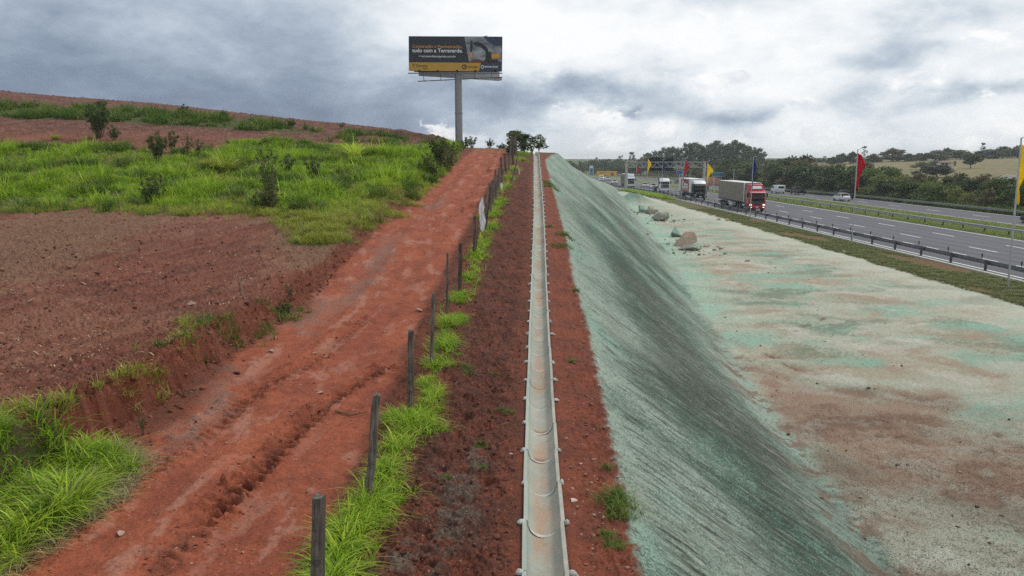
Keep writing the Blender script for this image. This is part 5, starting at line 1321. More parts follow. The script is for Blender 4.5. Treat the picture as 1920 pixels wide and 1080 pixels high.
# ------------------------------------------------------------------ drainage channel of precast half pipes
def concrete_channel():
    m, t, bs, out = mat('channel_concrete'); tcn = t.node('ShaderNodeTexCoord'); oi = t.node('ShaderNodeObjectInfo'); geo = t.node('ShaderNodeNewGeometry')
    v = geo.outputs['Position']; n = t.noise(v, 3.0, 6, .62).outputs['Fac']; n2 = t.noise(v, 45, 3).outputs['Fac']; n3 = t.noise(v, 9, 4).outputs['Fac']; n4 = t.noise(t.vmul(v, (1, .35, 1)), 2.2, 4).outputs['Fac']
    sx = t.node('ShaderNodeSeparateXYZ'); t.put(sx.inputs[0], tcn.outputs['Object'])
    c = t.mix(t.smooth(n, .35, .65), (.42, .385, .315), (.33, .31, .265))
    # faint green overspray of the hydroseed on the fibres of the lip
    c = t.mix(t.math('MULTIPLY', t.smooth(n3, .46, .66), .5), c, (.29, .37, .315))
    c = t.mix(t.math('MULTIPLY', t.smooth(t.math('MULTIPLY', sx.outputs[0], -1), .0, .20), .55), c, (.335, .405, .345))
    # mud washed along the bottom, thickest ahead of some joints
    low = t.smooth(t.math('MULTIPLY', sx.outputs[2], -1), .10, .19); mud = t.math('MULTIPLY', low, t.smooth(n4, .44, .62))
    c = t.mix(t.math('MULTIPLY', mud, .85), c, (.40, .255, .165))
    st = t.math('MULTIPLY', t.math('MULTIPLY', low, t.smooth(sx.outputs[1], .18, .02)), t.math('GREATER_THAN', oi.outputs['Random'], .72))
    c = t.mix(t.math('MULTIPLY', t.math('MULTIPLY', st, t.smooth(n3, .30, .55)), .9), c, (.21, .085, .05))
    c = t.mix(1.0, c, t.remap(n2, .3, .7, .88, 1.12), 'MULTIPLY'); c = t.mix(1.0, c, t.remap(oi.outputs['Random'], 0, 1, .93, 1.05), 'MULTIPLY')
    t.put(bs.inputs['Base Color'], c); bs.inputs['Roughness'].default_value = .85; bs.inputs['Specular IOR Level'].default_value = .25
    bn = t.node('ShaderNodeBump'); bn.inputs['Strength'].default_value = .35; bn.inputs['Distance'].default_value = .008; t.put(bn.inputs['Height'], t.math('ADD', n2, t.math('MULTIPLY', n3, .5))); t.put(bs.inputs['Normal'], bn.outputs[0])
    return m
M_CH = concrete_channel(); M_MORT = plain('mortar', (.50, .49, .45), .9, var=.15, scale=12, bump=.5)
def seg_mesh(L, seed):
    """half pipe of length L with flat lips and a slightly flared bell end"""
    q = random.Random(seed); ri, th = .178, .032; ts = [0, .02, .5, .9, .94, 1.0]; prof = []
    lip = .048
    inner = [(-ri - lip, .012), (-ri - .006, .012), (-ri, .004)] + [(-ri * math.cos(a), -.178 * math.sin(a)) for a in np.linspace(.12, math.pi - .12, 13)] + [(ri, .004), (ri + .006, .012), (ri + lip, .012)]
    ro = ri + th
    outer = [(ri + lip, -.030), (ro, -.030)] + [(ro * math.cos(a), -.03 - (.178 + th - .03) * math.sin(a)) for a in np.linspace(.1, math.pi - .1, 7)] + [(-ro, -.030), (-ri - lip, -.030)]
    P_ = inner + outer; n = len(P_); mb = MB(); ni = len(inner)
    for j, t in enumerate(ts):
        fl = 1.0 + (.012 if t >= .94 else 0); dz = (-.003 if t >= .94 else 0)
        for k, (a, b) in enumerate(P_):
            mb.v.append((a * (fl if abs(a) < ro else 1), L * t, b + (dz if k < ni and abs(a) < ri + .001 else 0)))
    for j in range(len(ts) - 1):
        for k in range(n): mb.f.append((j * n + k, j * n + (k + 1) % n, (j + 1) * n + (k + 1) % n, (j + 1) * n + k))
    mb.f += [tuple(range(n)), tuple((len(ts) - 1) * n + k for k in range(n - 1, -1, -1))]
    return fix(mb.mesh('segment'), 35)
ch = thing('drainage_channel', 'long straight open concrete drain channel laid along the top of the slope', 'drain channel', (float(xC(6)), 6, float(zc(6))))
segm = [seg_mesh(.999, k) for k in range(3)]; [m.materials.append(M_CH) for m in segm]
pegm = []
for k in range(3):
    q = random.Random(k); mb = MB(); mb.cbox((0, 0, 0), (.072, .062, .07), .022); mb.cbox((.01 * q.uniform(-1, 1), .03 * q.uniform(-1, 1), -.03), (.095, .045, .045), .015); me = fix(mb.mesh('mortar_peg')); me.materials.append(M_MORT); pegm.append(me)
O_ = Vector(ch.location); y = 4.6; k = 0; pegs_far = MB()
while y < 73:
    a, b = Vector((float(xC(y)), y, float(zc(y)) + .022)), Vector((float(xC(y + 1)), y + 1, float(zc(y + 1)) + .022)); d_ = b - a
    s = link('segment', segm[k % 3], None, ch, a - O_ + Vector((rnd.uniform(-.007, .007), 0, rnd.uniform(-.004, .004))), (math.atan2(d_.z, d_.y), 0, -math.atan2(d_.x, d_.y))); s.rotation_euler.y = rnd.uniform(-.03, .03)
    for sd_ in (-1, 1):
        if rnd.random() < .9:
            px = sd_ * (.245 + rnd.uniform(-.012, .012)); c_ = a + Vector((px, rnd.uniform(-.03, .05), .0))
            if y < 34: link('mortar_peg', pegm[rnd.randrange(3)], None, ch, c_ - O_, (0, rnd.uniform(-.2, .2), rnd.uniform(-.5, .5))).scale = (rnd.uniform(.5, 1.35), rnd.uniform(.5, 1.3), rnd.uniform(.7, 1.1))
            else: pegs_far.cbox(c_ - O_, (.10, .08, .08), .02)
    if y < 40 and rnd.random() < .8:      # mortar smeared in the joint
        mb = MB(); nn = 11; r0 = rnd.uniform(.6, 1.0); a0 = rnd.uniform(.15, .7); a1 = rnd.uniform(2.3, 3.0)
        for i in range(nn):
            an = a0 + (a1 - a0) * i / (nn - 1); wdt = .016 + .016 * rnd.random()
            for e in (-1, 1): mb.v.append((-.1768 * math.cos(an), e * wdt + .03 * math.sin(an * 1.3) * r0 * 0, -.1768 * math.sin(an)))
            mb.v.append((-.1740 * math.cos(an), 0, -.1740 * math.sin(an)))
        for i in range(nn - 1):
            p = i * 3; mb.f += [(p, p + 2, p + 5, p + 3), (p + 2, p + 1, p + 4, p + 5)]
        part('joint', mb, M_MORT, s, 180)
    y += float(1.0 / max(d_.length, .5)) * 1.0; k += 1
p = part('mortar_peg', pegs_far, M_MORT, ch); p['kind'] = 'stuff'

# ------------------------------------------------------------------ fence posts
def weathered():
    m, t, bs, out = mat('weathered_wood'); tcn = t.node('ShaderNodeTexCoord'); oi = t.node('ShaderNodeObjectInfo'); v = tcn.outputs['Object']
    g = t.noise(t.vmul(v, (30, 30, 2.2)), 1.0, 6, .65).outputs['Fac']; n = t.noise(v, 7, 5, .6).outputs['Fac']
    sx = t.node('ShaderNodeSeparateXYZ'); t.put(sx.inputs[0], v)
    c = t.mix(t.smooth(g, .32, .68), (.060, .050, .042), (.205, .18, .152)); c = t.mix(t.math('MULTIPLY', t.smooth(n, .48, .68), .7), c, (.045, .038, .032))
    c = t.mix(t.math('MULTIPLY', t.smooth(sx.outputs[2], .30, .0), .6), c, (.17, .075, .045)); c = t.mix(1.0, c, t.remap(oi.outputs['Random'], 0, 1, .65, 1.25), 'MULTIPLY')
    t.put(bs.inputs['Base Color'], c); bs.inputs['Roughness'].default_value = .9; bs.inputs['Specular IOR Level'].default_value = .15
    bn = t.node('ShaderNodeBump'); bn.inputs['Strength'].default_value = .8; bn.inputs['Distance'].default_value = .012; t.put(bn.inputs['Height'], g); t.put(bs.inputs['Normal'], bn.outputs[0]); return m
M_WOOD = weathered(); M_WIRE = plain('rusty_wire', (.10, .06, .045), .7, .4)
def post_mesh(h, r, seed, square=False):
    q = random.Random(seed); n = 9; mb = MB(); rows = 9; ex = [1 + q.uniform(-.22, .18) for _ in range(n)]
    for j in range(rows):
        t = j / (rows - 1); z = -.35 + (h + .35) * t; ox, oy = q.uniform(-.007, .007), q.uniform(-.007, .007)
        for k in range(n):
            a = 2 * math.pi * k / n; rr = r * ex[k] * (1 + q.uniform(-.05, .05)) * (1.04 - .10 * t)
            if square: rr *= 1 / max(abs(math.cos(a)), abs(math.sin(a))) * .86
            zz = z + (q.uniform(-.022, .012) if j == rows - 1 else 0); mb.v.append((math.cos(a) * rr + ox, math.sin(a) * rr + oy, zz))
    for j in range(rows - 1):
        for k in range(n): mb.f.append((j * n + k, j * n + (k + 1) % n, (j + 1) * n + (k + 1) % n, (j + 1) * n + k))
    c = len(mb.v); mb.v.append((0, 0, h - .02)); mb.f += [((rows - 1) * n + k, (rows - 1) * n + (k + 1) % n, c) for k in range(n)]
    return fix(mb.mesh('post'), 50)
PG = 'weathered fence posts between the dirt track and the channel'
def fence_post(x, y, h, r, lx, ly, label, seed, square=False, wire=True, m=None):
    t = thing('fence_post', label, 'fence post', (x, y, hz(x, y) - .03), 0, PG); t.rotation_euler = (ly, lx, 0)
    o = link('post', post_mesh(h, r, seed, square), m or M_WOOD, t)
    if wire:
        q = random.Random(seed)
        for z in (h * q.uniform(.28, .36), h * q.uniform(.62, .7)):
            if q.random() < .7: part('wire_band', MB().tube([(math.cos(a) * r * 1.22, math.sin(a) * r * 1.22, z + .012 * math.sin(a * 2)) for a in np.linspace(0, 2 * math.pi, 13)], .004, 4), M_WIRE, t)
    return t
def post_top(u, vt, ub, vb, y, label, r, seed, **k):
    """post whose foot shows at (ub, vb) and whose head shows at (u, vt)"""
    x = road_x0(ub, vb); 
    xb, yb_ = x; zb = hz(xb, yb_); r_ = ray(u, vt); h = (CZ + r_[2] / r_[1] * yb_ - zb) * 1.0; xt = r_[0] / r_[1] * yb_
    return fence_post(xb, yb_, max(h, .5) + .03, r, math.atan2(xt - xb, h), 0, label, seed, **k)
def road_x0(u, v): return hit(u, v)
POSTS = [(597, 928, 594, 1145, .064, 'thick grey post cut by the bottom edge of the picture, first of the row', True),
         (706, 738, 690, 938, .052, 'tilted grey post rising from long green grass, second of the row', True),
         (770, 620, 769, 772, .052, 'squared grey post, third of the row, above a grass clump', True),
         (812, 550, 808, 688, .034, 'slim dark post, fourth of the row, at the end of a bright grass clump', False),
         (839, 474, 838, 588, .026, 'thin pale stake, fifth of the row, on bare red soil', False),
         (863, 456, 862, 552, .045, 'short dark round post with a broken flank, sixth of the row', False),
         (891, 405, 889, 476, .042, 'dark post with a split companion just before the white plastic sheet', False),
         (897, 412, 891, 478, .022, 'pale split stake leaning on the dark post before the white plastic sheet', False),
         (911, 362, 911, 424, .050, 'black post behind the white plastic sheet', False),
         (921, 348, 910, 432, .036, 'long grey post leaning uphill beside the white plastic sheet', False),
         (924, 338, 921, 392, .045, 'very dark post just uphill of the plastic sheet', False)]
for i, (u, vt, ub, vb, r, lab, sq) in enumerate(POSTS): post_top(u, vt, ub, vb, None, lab, r, 100 + i, square=sq)
for i in range(12):
    y = 31.5 + i * 1.15 + rnd.uniform(-.25, .25) if i < 8 else 44 + (i - 8) * 1.8
    x = float(xF(y)) + rnd.uniform(-.10, .10); fence_post(x, y, rnd.uniform(1.0, 1.35), rnd.uniform(.04, .06), rnd.uniform(-.08, .10), rnd.uniform(-.05, .05), 'dark weathered post in the dense row on the upper part of the track edge', 140 + i, wire=False)
for i in range(13):
    y = 54 + i * 1.05 + rnd.uniform(-.2, .2); x = float(xF(y)) + .05 + rnd.uniform(-.18, .18)
    fence_post(x, y, rnd.uniform(1.25, 1.75), rnd.uniform(.05, .075), rnd.uniform(-.05, .05), rnd.uniform(-.05, .05), 'dark post of the close group standing at the hill crest against the trees', 160 + i, wire=False)
for u0, v0, u1, v1, lab in ((972, 288, 957, 345, 'long dark pole lying aslant across the grass near the crest'), (968, 306, 961, 324, 'pale peeled stick stuck aslant beside the long dark pole'), (970, 310, 974, 327, 'reddish crooked stick next to the pale peeled stick')):
    a = hit(u1, v1); za = hz(*a); r_ = ray(u0, v0); yb_ = a[1] + .6; e = Vector((r_[0] / r_[1] * yb_, yb_, CZ + r_[2] / r_[1] * yb_)); s_ = Vector((a[0], a[1], za - .05))
    t = thing('leaning_stick', lab, 'stick', s_); link('shaft', fix(MB().tube([(0, 0, 0), (e - s_) * .5 + Vector((.02, 0, .01)), e - s_], [.045, .04, .03], 7).mesh('shaft'), 60), M_WOOD if 'dark' in lab else M_BARKP, t)
# plastic sheet caught on the posts
q = random.Random(5); mb = MB(); base_p = hit(906, 434); bxp, byp = base_p; bzp = hz(bxp, byp); sc = byp / F; nx, nz_ = 7, 22
edgeL = [(0, -2), (.08, -4), (.2, -7), (.35, -8), (.5, -6), (.62, -7), (.78, -5), (.9, -5), (1, -1)]; edgeR = [(0, 0), (.1, 1), (.25, 3), (.4, 1), (.55, 4), (.7, 5), (.85, 3), (1, 2)]
H_ = 66 * sc
for s in (0, 1):
    for j in range(nz_ + 1):
        t_ = j / nz_; l = float(np.interp(t_, *zip(*edgeL))) * sc; r_ = float(np.interp(t_, *zip(*edgeR))) * sc
        for i in range(nx + 1): f_ = i / nx; mb.v.append((l + (r_ - l) * f_, .04 * math.sin(f_ * 7 + t_ * 9) + .03 * math.sin(f_ * 13 - t_ * 17) + s * .006, H_ * (1 - t_)))
n_s = (nx + 1) * (nz_ + 1)
for s in (0, 1):
    for j in range(nz_):
        for i in range(nx):
            k = s * n_s + j * (nx + 1) + i; f = (k, k + 1, k + nx + 2, k + nx + 1); mb.f.append(f if s else f[::-1])
M_PLAS = plain('white_plastic', (.80, .81, .81), .5, var=.06)
o = link('plastic_sheet', fix(mb.mesh('plastic_sheet'), 180), M_PLAS, None, (bxp, byp - .12, bzp - .02)); tag(o, 'crumpled white plastic sheet hanging on the fence posts halfway up the track', 'plastic sheet')
a = hit(941, 357); mb = MB().add([(-.05, 0, .02), (.03, 0, 0), (.06, 0, .2), (.0, .01, .38), (-.07, 0, .3), (-.05, .02, .02), (.03, .02, 0), (.06, .02, .2), (.0, .03, .38), (-.07, .02, .3)], [(0, 1, 2, 3, 4), (9, 8, 7, 6, 5), (0, 5, 6, 1), (1, 6, 7, 2), (2, 7, 8, 3), (3, 8, 9, 4), (4, 9, 5, 0)])
o = link('plastic_scrap', fix(mb.mesh('plastic_scrap')), M_PLAS, None, (a[0], a[1], hz(*a) + .05)); tag(o, 'small white scrap of plastic in the grass uphill of the big sheet', 'litter')

# ------------------------------------------------------------------ boulders
def rock_mat(name, top, side, green):
    m, t, bs, out = mat(name); tcn = t.node('ShaderNodeTexCoord'); v = tcn.outputs['Object']; geo = t.node('ShaderNodeNewGeometry')
    n = t.noise(v, 1.6, 6, .65).outputs['Fac']; n2 = t.noise(v, 9, 5, .65).outputs['Fac']; n3 = t.noise(v, 2.7, 4).outputs['Fac']
    c = t.mix(t.smooth(n, .36, .64), top, side); c = t.mix(t.math('MULTIPLY', t.smooth(n3, .5 - green * .25, .66 - green * .2), min(1, .35 + green)), c, (.25, .36, .28))
    c = t.mix(1.0, c, t.remap(n2, .3, .7, .75, 1.2), 'MULTIPLY'); t.put(bs.inputs['Base Color'], c); bs.inputs['Roughness'].default_value = .88; bs.inputs['Specular IOR Level'].default_value = .25
    bn = t.node('ShaderNodeBump'); bn.inputs['Strength'].default_value = .7; bn.inputs['Distance'].default_value = .05; t.put(bn.inputs['Height'], t.math('ADD', n2, n)); t.put(bs.inputs['Normal'], bn.outputs[0]); return m
RK = [rock_mat('pink_granite', (.56, .40, .31), (.40, .30, .235), .0), rock_mat('grey_granite', (.33, .29, .235), (.20, .175, .15), .25), rock_mat('dyed_granite', (.26, .27, .22), (.17, .19, .155), .75)]
def boulder(seed, cuts=9, flatz=0.0):
    """angular broken rock: hull of scattered points, edges chipped, faces roughened"""
    q = np.random.RandomState(seed + 500); P0 = q.randn(15, 3); P0 /= np.linalg.norm(P0, axis=1, keepdims=True); P0 *= (.82 + .30 * q.rand(15))[:, None]; P0[:, 2] = np.where(P0[:, 2] < 0, P0[:, 2] * .6, P0[:, 2])
    bm = bmesh.new(); [bm.verts.new(p_) for p_ in P0]; r = bmesh.ops.convex_hull(bm, input=bm.verts); bmesh.ops.delete(bm, geom=[v for v in bm.verts if not v.link_faces], context='VERTS')
    bmesh.ops.bevel(bm, geom=list(bm.edges), offset=.05, segments=1, profile=.5, affect='EDGES', clamp_overlap=True)
    bmesh.ops.triangulate(bm, faces=bm.faces); bmesh.ops.subdivide_edges(bm, edges=[e for e in bm.edges if e.calc_length() > .22], cuts=2, use_grid_fill=True); bmesh.ops.triangulate(bm, faces=bm.faces)
    C_ = np.array([v.co[:] for v in bm.verts]); k = 1 + .05 * fbm(C_[:, 0] * 2.4 + seed, C_[:, 1] * 2.4 + C_[:, 2] * 1.9, 4, seed % 50)
    for v, kk in zip(bm.verts, k): v.co *= float(kk)
    bmesh.ops.recalc_face_normals(bm, faces=bm.faces); me = bpy.data.meshes.new('boulder'); bm.to_mesh(me); bm.free(); return me
BO = [((1287, 462), 1.15, (1.15, .9, .95), 3, 0, .3, 'pinkish boulder with a flat pale top, biggest of the group at the slope foot'),
      ((1290, 470), .95, (1.35, .45, .55), 4, 1, -.35, 'long grey slab leaning against the pinkish boulder'),
      ((1272, 444), .95, (.95, .8, .95), 5, 2, .7, 'green tinted boulder behind the pinkish one'),
      ((1240, 414), 1.15, (1.05, .8, .80), 6, 1, .1, 'grey boulder with a dark hollow underside, alone on the pale ground'),
      ((1250, 410), .75, (.65, .7, 1.05), 7, 2, 1.1, 'upright green dusted boulder leaning on the grey one'),
      ((1218, 401), .95, (1.1, .9, .55), 8, 1, .5, 'low speckled boulder at the end of the spoil mound'),
      ((1221, 394), .75, (1.0, .9, .7), 9, 0, 1.9, 'small orange boulder behind the low speckled one'),
      ((1205, 398), 1.0, (.9, .9, .85), 10, 2, 2.2, 'mint coloured boulder partly buried in the spoil mound'),
      ((1230, 398), .45, (1, .8, .8), 11, 1, .2, 'dark little rock between the orange boulder and the grey boulder'),
      ((1325, 463), .32, (1.2, .9, .6), 12, 0, .2, 'small pinkish stone lying apart beside the biggest boulder'),
      ((1296, 392), .30, (1.3, .9, .5), 13, 1, .6, 'flat dark stone on the pale ground below the dark truck'),
      ((1347, 413), .34, (1.2, .9, .6), 14, 1, .9, 'grey stone at the edge of the verge grass'),
      ((1363, 414), .30, (1, .9, .8), 15, 0, .4, 'paler stone at the verge edge under the blue flag pole')]
for (u, v), r, s, seed, mi, rz, lab in BO:
    x, y = hit(u, v); g_ = [hit(1285, 462), hit(1240, 412)]; o = link('boulder', boulder(seed), RK[mi], None, (x, y + r * .3, hz(x, y) + r * s[2] * .38), (rnd.uniform(-.15, .15), rnd.uniform(-.2, .2), rz)); o.scale = [r * q_ for q_ in s]; tag(o, lab, 'boulder', 'boulders at the foot of the slope')
# ------------------------------------------------------------------ grasses
def put(xy): return np.concatenate([xy, height(xy[:, 0], xy[:, 1])[:, None]], 1)
def cl(xy, f, seed):  return fbm(xy[:, 0] * f, xy[:, 1] * f, 4, seed)
# tall grass of the hillside
xy, _ = in_poly(64000, G_HILL, .6, 1.3, .45, 21)
dens = cl(xy, .55, 91); tall = cl(xy, .22, 92)
keep = R.rand(len(xy)) < np.clip(.72 + 1.3 * dens, .08, 1); xy = xy[keep]; dens, tall = dens[keep], tall[keep]
# edge next to the track and the field is short and yellow
edge = sd_line(xy[:, 0], xy[:, 1], G_HILL, True)
yel = ((edge > -1.3) & (xy[:, 1] < 36) & (R.rand(len(xy)) < .8)) | (sd_line(xy[:, 0], xy[:, 1], STRAW[2], True) < .5) | (tall < -.42)
T_G = tufts(20, .20, .55, .026, (1, 2, 3, 4), lean=.95); T_L = tufts(16, .24, .95, .034, (5, 6), lean=1.0, droop=.9); T_S = tufts(20, .16, .26, .014, (7, 8, 9), lean=1.1)
size = np.clip(.62 + 1.0 * tall + .75 * dens, .30, 1.6) * np.clip(.5 + (-edge) * .35, .45, 1)
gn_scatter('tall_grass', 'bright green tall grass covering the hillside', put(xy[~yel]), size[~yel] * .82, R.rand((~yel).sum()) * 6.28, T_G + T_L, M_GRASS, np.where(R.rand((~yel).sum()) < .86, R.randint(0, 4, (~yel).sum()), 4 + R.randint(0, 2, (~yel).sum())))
xe, _ = in_poly(52000, G_HILL, .6, 1.3, .45, 21); de = sd_line(xe[:, 0], xe[:, 1], G_HILL, True); xe = xe[(de > -3.2) & (xe[:, 1] < 42) & (xe[:, 0] > -14) & (R.rand(len(xe)) < np.clip(.8 + cl(xe, .6, 102), .1, 1))]
ye = np.concatenate([xy[yel], xe]); gn_scatter('yellow_grass', 'short yellowish grass at the edge of the field and the track', put(ye), .5 + .7 * R.rand(len(ye)), R.rand(len(ye)) * 6.28, T_S, M_GRASSY)
dk = cl(xy, .5, 93) > .30; xyd = xy[dk & ~yel] + R.randn((dk & ~yel).sum(), 2) * .1
gn_scatter('dark_weeds', 'darker weeds among the bright grass', put(xyd), .55 + .5 * R.rand(len(xyd)), R.rand(len(xyd)) * 6.28, tufts(26, .22, .6, .035, (11, 12), lean=.9), M_GRASSD)
# weedy contour strip across the upper field
xs, _ = in_poly(26000, G_STRIP, .8, 1.2, .3, 22); d2 = cl(xs, .35, 94); xs = xs[R.rand(len(xs)) < np.clip(.14 + 1.5 * d2, .0, .9)]
gn_scatter('contour_weeds', 'dark weeds on the contour strip across the ploughed hillside', put(xs), .35 + 1.0 * R.rand(len(xs)) ** 2, R.rand(len(xs)) * 6.28, tufts(22, .32, .75, .05, (13, 14, 15), lean=1.1), M_GRASSD)
xs2, _ = in_poly(3000, pline([(600, 262), (640, 248), (700, 252), (800, 262), (820, 268), (740, 270), (640, 268)]), .8, 1, .3, 29)
kx = xs2[(R.rand(len(xs2)) < .5) & (cl(xs2, .4, 90) > .16)]
gn_scatter('sparse_weeds', 'thin weeds on the bare soil under the skyline', put(kx), .4 + .6 * R.rand(len(kx)), R.rand(len(kx)) * 6.28, tufts(18, .25, .6, .04, (16, 17), lean=.7), M_GRASSD)
# lush clump below the bank
xn, _ = in_poly(4200, G_NEAR, .12, .25, 1.5, 23); xn = xn[R.rand(len(xn)) < np.clip(.70 + 1.4 * cl(xn, 1.6, 95), .12, 1)]
T_N = tufts(13, .12, .40, .020, (21, 22, 23, 24), lean=1.25, seg=4, droop=.8)
sz = np.clip(.72 + .8 * cl(xn, 1.3, 96), .35, 1.3); gn_scatter('lush_grass', 'lush green grass growing under the eroded bank', put(xn), sz, R.rand(len(xn)) * 6.28, T_N, M_GRASS)
k = R.rand(len(xn)) < .22; gn_scatter('dark_grass', 'darker grass mixed into the lush clump under the bank', put(xn[k] + R.randn(k.sum(), 2) * .08), sz[k] * 1.0, R.rand(k.sum()) * 6.28, tufts(9, .13, .40, .022, (29, 30), lean=1.5, seg=4, droop=1), M_GRASSD)
k = R.rand(len(xn)) < .20; gn_scatter('dry_grass', 'dry pale blades among the lush grass', put(xn[k] + R.randn(k.sum(), 2) * .06), sz[k] * .9, R.rand(k.sum()) * 6.28, tufts(7, .10, .36, .010, (25, 26), lean=1.2, seg=4), M_STRAWB)
# dry edge between grass and track
ed = []
for a, b in zip(G_NEAR[4:10], G_NEAR[5:11]):
    n = int(np.hypot(*(b - a)) * 230); ed.append(a + (b - a) * R.rand(n)[:, None] + R.randn(n, 2) * .17)
ed = np.concatenate(ed); gn_scatter('dry_edge_grass', 'flattened straw coloured grass along the track edge', put(ed), .5 + .5 * R.rand(len(ed)), R.rand(len(ed)) * 6.28, tufts(9, .10, .15, .010, (27, 28), lean=2.2), M_STRAWB)
# fringe hanging over the bank top and small weeds on the bank
def along(pts, n, spread):
    s = np.concatenate([[0], np.cumsum(np.hypot(*np.diff(pts, axis=0).T))]); t = R.rand(n) * s[-1]
    return np.stack([np.interp(t, s, pts[:, 0]), np.interp(t, s, pts[:, 1])], 1) + R.randn(n, 2) * spread
fr = along(G_FRINGE, 420, .09); fr = fr[cl(fr, 1.6, 97) > -.02]
gn_scatter('bank_grass', 'grass fringe along the top of the eroded bank', put(fr), .4 + .6 * R.rand(len(fr)), R.rand(len(fr)) * 6.28, tufts(9, .09, .26, .014, (31, 32, 33), lean=1.2, seg=4, droop=.9), M_GRASSY)
fr2 = along(pline([(318, 665), (345, 610), (430, 640), (520, 600), (545, 585)]), 260, .25); fr2 = fr2[cl(fr2, 1.3, 98) > .05]
gn_scatter('bank_weeds', 'scattered weeds on the crumbled part of the bank', put(fr2), .4 + .7 * R.rand(len(fr2)), R.rand(len(fr2)) * 6.28, tufts(14, .10, .22, .014, (34, 35), lean=1.1), M_GRASSD)
# grass at the feet of the fence posts
FG = [(640, 1060, .42, 1.2), (610, 1120, .3, 1.1), (660, 990, .30, 1.1), (690, 945, .22, 1), (720, 890, .24, .9), (745, 840, .26, .95), (790, 800, .34, .95), (760, 800, .25, .9), (735, 790, .2, .8), (810, 735, .22, .7), (800, 718, .2, .7), (835, 650, .36, 1.05), (845, 610, .30, 1.1), (815, 690, .15, .7), (862, 600, .2, .8),
      (858, 560, .30, .9), (880, 520, .32, .9), (895, 480, .42, 1.0), (905, 460, .35, .9), (905, 405, .35, .8), (922, 425, .45, 1), (928, 400, .45, 1), (938, 378, .5, 1.1), (930, 385, .4, 1), (948, 350, .55, 1.1), (955, 335, .55, 1.1), (962, 318, .7, 1.2), (975, 300, .8, 1.3), (985, 290, .9, 1.3)]
pts = []; szs = []
for u, v, r, s in FG:
    c = hit(u, v); n = int(30 + 85 * r); a = R.rand(n) * 6.28; rr = r * np.sqrt(R.rand(n)) * (1 + .3 * R.randn(n)); p_ = np.stack([c[0] + rr * np.cos(a) * .8, c[1] + rr * np.sin(a) * 1.5], 1); pts.append(p_); szs.append(s * (.55 + .45 * R.rand(n)) * (1 - .4 * np.clip(rr / r, 0, 1)))
yy_ = 7 * (60 / 7) ** R.rand(1500); ex_ = np.stack([xF(yy_) + .16 + R.randn(1500) * .14, yy_], 1); kk_ = cl(ex_, .7, 101) > .10; pts.append(ex_[kk_]); szs.append(.25 + .45 * R.rand(kk_.sum()))
pts = np.concatenate(pts); szs = np.concatenate(szs); ok = (pts[:, 0] < xC(np.minimum(pts[:, 1], 73)) - .45); pts, szs = pts[ok], szs[ok]
gn_scatter('fence_grass', 'green grass growing in clumps along the fence posts', put(pts), szs, R.rand(len(pts)) * 6.28, tufts(10, .08, .38, .019, (41, 42, 43, 44), lean=1.3, seg=4, droop=.9), M_GRASS)
k = R.rand(len(pts)) < .26; gn_scatter('fence_dry_grass', 'dry blades in the grass along the fence posts', put(pts[k] + R.randn(k.sum(), 2) * .12), szs[k] * .8, R.rand(k.sum()) * 6.28, tufts(6, .09, .30, .010, (45, 46), lean=1.5, seg=4, droop=1), M_STRAWB)
# scattered weeds beside the channel
WD = [(1158, 940, .24, .75), (1160, 965, .18, .6), (1140, 880, .06, .4), (1148, 1022, .12, .5), (1140, 1005, .06, .4), (1072, 678, .06, .4), (1060, 440, .35, .7), (1048, 462, .45, .5), (1058, 460, .4, .4), (1028, 425, .2, .6), (1030, 345, .5, .7), (1032, 350, .5, .7), (1080, 545, .15, .5), (1020, 340, .4, .5),
      (900, 832, .10, .45), (880, 700, .14, .4), (925, 700, .12, .3), (955, 775, .10, .3), (800, 800, .14, .5), (835, 895, .05, .35), (940, 770, .08, .3), (875, 690, .1, .4), (905, 880, .04, .3)]
pts = []; szs = []
for u, v, r, s in WD:
    c = hit(u, v); n = int(14 + 190 * r); p_ = c + R.randn(n, 2) * r * .5; pts.append(p_); szs.append(s * (.5 + .5 * R.rand(n)))
pts = np.concatenate(pts); szs = np.concatenate(szs); ok = np.abs(pts[:, 0] - xC(np.minimum(pts[:, 1], 73))) > .33
gn_scatter('channel_weeds', 'small weeds on the red soil beside the drain channel', put(pts[ok]), szs[ok], R.rand(ok.sum()) * 6.28, tufts(9, .05, .26, .012, (47, 48, 49), lean=1.3, seg=4, droop=.9), M_GRASSD)
# verge, median and far verge
def band(n, x0, x1, y0, y1, p=1.0):
    y = y0 + (y1 - y0) * R.rand(n) ** p; x = x0 + (x1 - x0) * R.rand(n); return np.stack([x - bend(y), y], 1)
vg = band(26000, 26.6, 32.4, 30, 120, 1.5); vb_ = 27.5 + .014 * np.maximum(vg[:, 1] - 40, 0) + .6 * fbm(vg[:, 0] * .5, vg[:, 1] * .25, 4, 9); bare = fbm(vg[:, 0] * .3, vg[:, 1] * .07, 3, 61) * sst(vg[:, 1], 30, 60)
vg = vg[(vg[:, 0] > np.minimum(vb_, 30.6)) & (bare < .22)]
T_V = tufts(16, .22, .12, .016, (51, 52, 53), lean=1.6)
gn_scatter('verge_grass', 'mown grass with clippings on the roadside verge', put(vg), .6 + .7 * R.rand(len(vg)), R.rand(len(vg)) * 6.28, T_V, leaf_mat('verge_blades', (.085, .135, .022), (.18, .22, .045), (.22, .18, .07), .25, .3))
fv = band(2600, 30.6, 32.3, 150, 210); gn_scatter('verge_weeds', 'rank green weeds at the far end of the verge', put(fv), .5 + 1.0 * R.rand(len(fv)) ** 2, R.rand(len(fv)) * 6.28, tufts(14, .35, .5, .06, (54, 55), lean=1.1), M_GRASS)
